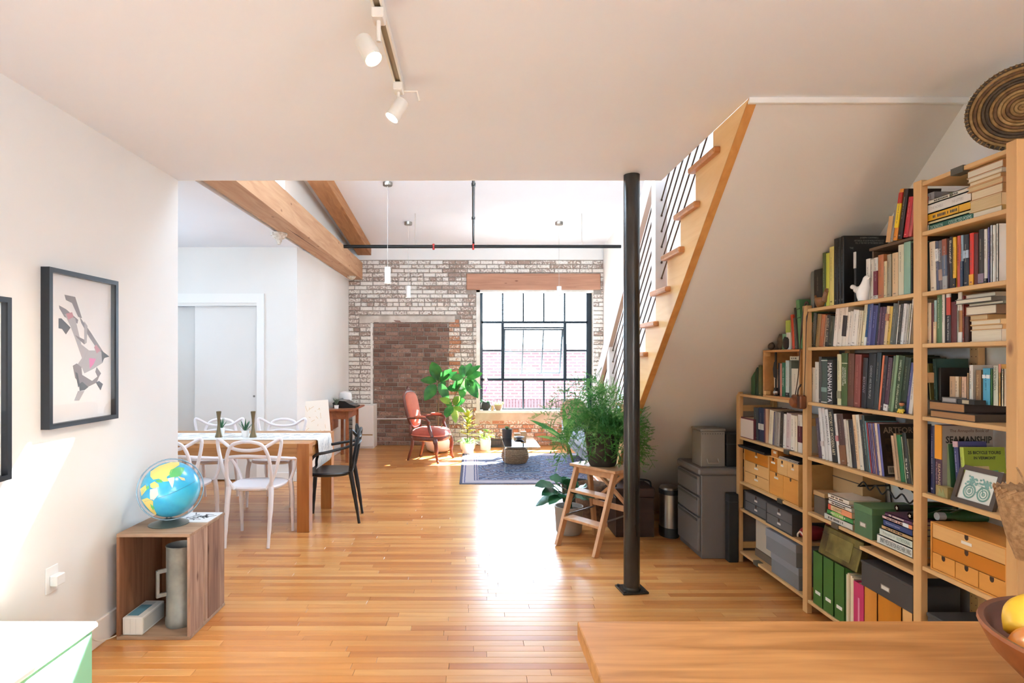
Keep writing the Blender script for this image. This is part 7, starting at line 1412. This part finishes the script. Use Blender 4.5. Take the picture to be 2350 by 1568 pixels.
MB().tube([(2.03, 3.09, zb_+.058), (2.19, 3.09, zb_+.062)], .004, 6).build('cross_wire', rkm, t); MB().tube([(2.03, 2.66, zb_+.058), (2.19, 2.66, zb_+.062)], .004, 6).build('cross_wire', rkm, t)
for y in (3.09, 2.66): MB().tube([(2.19, y, zb_+.062), (2.215, y, .598)], .004, 6).build('foot_wire', rkm, t)
for k, (yy, lb) in enumerate(((2.75, 'green wine bottle with a star cap in the wire rack, further from the upright'), (2.655, 'green wine bottle with a star cap in the wire rack, beside the upright'))):
    zz_ = zb_+.030-.012*k; bt_ = thing('wine_bottle', lb, 'bottle', (2.0, yy, zz_), 0, 'wine bottles in the wire rack'); MW = Matrix.Translation((1.985-.01*k, yy, zz_)) @ Matrix.Rotation(PI/2, 4, 'Y')
    MB().lathe([(.001, 0), (.0155, .0), (.016, .012), (.0148, .014), (.015, .09), (.03, .14), (.03, .235)], n=18, M=MW).build('body', BGN, bt_, smooth='auto'); cpp = MB().lathe([(.001, -.002), (.0163, -.002), (.0168, .05)], n=18, M=MW).build('foil', mat('foil_dark', '#3a4440', .35, .4), bt_, smooth='auto')
    MB().lathe([(.001, -.0026), (.015, -.0026)], n=18, M=MW).build('cap_disc', paint('#8a3a34', .4), cpp, world=True); m = MB(); m.prism([((.010 if i % 2 == 0 else .0045)*math.cos(PI/2+PI*i/5), (.010 if i % 2 == 0 else .0045)*math.sin(PI/2+PI*i/5)) for i in range(10)], -.0034, -.0028, axis=2, M=MW); m.build('cap_star', paint('#d8c8b8', .4), cpp)
CRD = mat('cardboard', '#a8875c', .8); o = thing('cardboard_box', 'brown cardboard box pushed to the back of the middle section', 'box', (2.15, 3.3, .597)); MB().box(2.10, 2.225, 3.17, 3.43, .70, .88, ch=.002).build('body', CRD, o); MB().box(2.098, 2.227, 3.168, 3.432, .805, .81).build('tape', mat('tape_dark', '#3a3026', .6), o); MB().box(2.11, 2.22, 3.18, 3.42, .5975, .70).build('lower_flap', mat('cardboard_dark', '#7c6244', .8), o)
o = MB().box(1.985, 2.09, 3.32, 3.425, .5975, .70, ch=.004).build('clear_bin', mat('smoke_plastic', '#5a5048', .3), org=(2.03, 3.37, .597)); tag(o, 'smoky plastic bin beside the upright on the middle section', 'bin'); MB().box(1.983, 2.092, 3.318, 3.427, .70, .725, ch=.002).build('lid', mat('bin_lid_tan', '#b08a5c', .6), o)
# bottom of the tall section
lidbox('storage_box', 'charcoal lidded box with a paper label at the bottom of the tall section', 1.95, 2.16, 2.53, .21, .19, CHB, CHB, .24, .015, .05)
t = thing('storage_box', 'low green box under the charcoal one at the foot of the tall section', 'box', (2.07, 2.35, .09)); MB().box(1.96, 2.2, 2.162, 2.53, .0905, .2, ch=.002).build('body', mat('moss_box', '#5a7a2c', .55), t); MB().box(1.957, 2.203, 2.16, 2.533, .185, .209, ch=.002).build('lid', mat('moss_lid', '#6a8a34', .55), t)
# bird figures, camera case, toy, baskets
bd_ = thing('bird_figurine', 'white ceramic bird on the top board of the middle section', 'figurine', (2.0, 2.98, 1.78)); yB = 2.965; xB = 1.968
m = MB(); rg_ = []
for (cy, cz2, ry, rz_) in ((.0, .002, .028, .0), (.0, .004, .026, .0), (.002, .02, .03, 0), (.003, .045, .034, 0), (-.006, .065, .031, 0), (-.014, .085, .022, 0), (-.02, .1, .0185, 0), (-.024, .115, .016, 0), (-.026, .124, .008, 0)):
    rg_.append([(xB+ry*.85*math.cos(a), yB+cy+ry*math.sin(a), 1.78+cz2) for a in [2*PI*i/16 for i in range(16)]])
rings(m, rg_); m.build('body', CER, bd_, smooth=True)
MB().tube(spline([(xB, yB+.01, 1.835), (xB, yB+.04, 1.838), (xB, yB+.068, 1.855), (xB, yB+.085, 1.862)], 5), [.024]*4+[.017]*4+[.011]*4+[.012]*4, 10).build('tail', CER, bd_, smooth=True); MB().lathe([(.006, 0), (.0001, .018)], n=8, M=Matrix.Translation((xB, yB-.036, 1.888)) @ Matrix.Rotation(math.radians(70), 4, 'X')).build('beak', CER, bd_)
wd = thing('bird_figurine', 'brown wooden bird bowl on the middle section beside the yellow books', 'figurine', (1.99, 3.34, 1.78)); WBM = wood('bird_wood', '#8a5a30', '#6a4222', axis=1, scale=1, rough=.35)
m = MB(); y0_ = 3.35; rings(m, [[(1.985+.03*k*math.cos(a), y0_+.042*k*math.sin(a)+o2, 1.7805+z) for a in [2*PI*i/18 for i in range(18)]] for k, z, o2 in ((.6, 0, 0), (.8, .012, 0), (1, .035, 0), (1.05, .055, .0), (.85, .056, 0), (.6, .03, 0))]); m.build('body', WBM, wd, smooth=True)
MB().tube(spline([(1.985, y0_-.035, 1.81), (1.985, y0_-.046, 1.845), (1.985, y0_-.058, 1.868), (1.985, y0_-.07, 1.87)], 5), [.02]*4+[.018]*4+[.017]*4+[.012]*4, 10).build('head', WBM, wd, smooth=True); MB().tube(spline([(1.985, y0_+.035, 1.82), (1.985, y0_+.048, 1.84), (1.985, y0_+.055, 1.855)], 4), [.015]*4+[.01]*4+[.006], 8).build('tail', WBM, wd, smooth=True)
TOY = mat('toy_yellow', '#d8b83c', .35); y = YX(1850+1965/9.038, 1.965); t = thing('toy_figure', 'little yellow toy figure on the third shelf of the middle section', 'toy', (1.965, y, 1.237))
MB().ball((1.967, y, 1.2515), .02, 10, 7, (.5, 1.0, .5)).build('base', TOY, t, smooth=True)
for k in (-1, 0, 1): MB().ball((1.962, y+.014*k, 1.2435), .0065, 8, 6, (.6, 1, 1)).build('wheel', TOY, t, smooth=True)
MB().lathe([(.009, 0), (.008, .012), (.001, .014)], (1.967, y-.003, 1.258), 10).build('body', paint('#3a5a34'), t); MB().ball((1.967, y-.003, 1.281), .011, 8, 6).build('head', paint('#b8764c'), t, smooth=True); MB().ball((1.967, y-.003, 1.288), .0105, 8, 6, (1, 1, .6)).build('hair', paint('#2a1c14'), t, smooth=True)
LEA = mat('case_leather', '#7a4422', .45, var='#643416', vs=12); STR = mat('strap_brown', '#3a2012', .5); t = thing('camera_case', 'brown leather camera case hanging by its strap from the bookcase upright', 'case', (1.925, 3.46, 1.2)); yC = 3.475
MB().box(1.905, 1.947, yC-.05, yC+.05, 1.195, 1.275, ch=.008).build('body', LEA, t); MB().lathe([(.03, 0), (.028, .016), (.024, .02), (.001, .021)], n=20, M=Matrix.Translation((1.905, yC+.008, 1.232)) @ Matrix.Rotation(-PI/2, 4, 'Y')).build('lens_bulge', LEA, t, smooth='auto'); MB().box(1.902, 1.906, yC-.045, yC-.022, 1.2, 1.272, ch=.001).build('side_flap', STR, t)
pts_ = spline([(1.93, yC+.046, 1.268), (1.94, yC+.03, 1.40), (1.945, yC+.012, 1.62), (1.955, yC-.012, 1.804), (1.965, yC-.03, 1.804), (1.948, yC-.04, 1.70), (1.94, yC-.042, 1.45), (1.93, yC-.046, 1.268)], 6)
MB().tube(pts_, [.003]*12+[.006]*18+[.003]*(len(pts_)-30), 6, flat=.5).build('strap', STR, t, smooth=True); MB().tube(spline([(1.9, yC-.035, 1.27), (1.895, yC-.05, 1.31), (1.91, yC-.052, 1.34), (1.9, yC-.06, 1.325)], 4), .004, 5).build('strap_end', STR, t)
WK = mat('wicker', '#b08a62', .8, var='#8e6a46', vs=55, bump=.8, bs=70); hx, hy = 1.885, 2.0; t = thing('hanging_basket', 'cone shaped wicker basket hanging on the end upright of the bookcase', 'basket', (hx, hy, .8))
MB().lathe([(.001, .80), (.03, .805), (.055, .88), (.074, .97), (.086, 1.045), (.081, 1.045), (.067, .97), (.045, .88), (.001, .83)], (hx, hy, 0), 28).build('body', WK, t, smooth='auto')
m = MB()
for r_ in range(11):
    z = .815+.0222*r_; rr_ = .031+(.085-.031)*(r_/10)**.85
    for k in range(22): a = 2*PI*(k+.5*(r_ % 2))/22; p = Vector((hx+rr_*math.cos(a), hy+rr_*math.sin(a), z)); m.bar(p, p+Vector((-math.sin(a)*.016*rr_/.07, math.cos(a)*.016*rr_/.07, .012)), .006*rr_/.07+.002, .0035, up=(math.cos(a), math.sin(a), 0))
m.build('weave', WK, t, kind='stuff'); MB().tube(spline([(hx+.05, hy+.06, 1.043), (hx+.06, hy+.085, 1.075), (FXB-.002, 2.107, 1.10)], 5), .003, 6).build('hanging_loop', WK, t)
cx_, cy_, cz3 = 2.055, 2.20, 2.425; dn = (Vector((0, 0, EYE))-Vector((cx_, cy_, cz3))); dn.z = .22*dn.length*0+.25; dn.normalize(); Mt = Matrix.Translation((cx_, cy_, cz3+.004)) @ dn.to_track_quat('Z', 'Y').to_matrix().to_4x4()
t = thing('woven_tray', 'round coiled brown basket tray standing on top of the tall section', 'basket', (cx_, cy_, 2.258)); COI = [mat('coil_'+c, '#'+c, .8, var='#'+v_, vs=40, bump=.6, bs=80) for c, v_ in (('8a6a3c', '6a4c28'), ('6a4a2c', '4a3018'), ('9a7a4c', '7a5c34'), ('4a3826', '33271a'))]
for k in range(14):
    r_ = .006+.0118*k; MB().tube([Mt @ Vector((r_*math.cos(a), r_*math.sin(a), .012*(k/13)**3)) for a in [2*PI*i/max(10, int(12+k*2.4)) for i in range(max(10, int(12+k*2.4)))]], .0066, 6, closed=True).build('coil', COI[(0, 2, 0, 1, 0, 2, 1, 0, 3, 3, 0, 1, 2, 3)[k]], t, smooth=True)
m = MB()
for i in range(64): a = 2*PI*i/64; m.bar(Mt @ Vector((.155*math.cos(a), .155*math.sin(a), .02)), Mt @ Vector((.166*math.cos(a), .166*math.sin(a), .012)), .0055, .003)
m.build('rim_stitch', COI[2], t, kind='stuff')
fit_text()
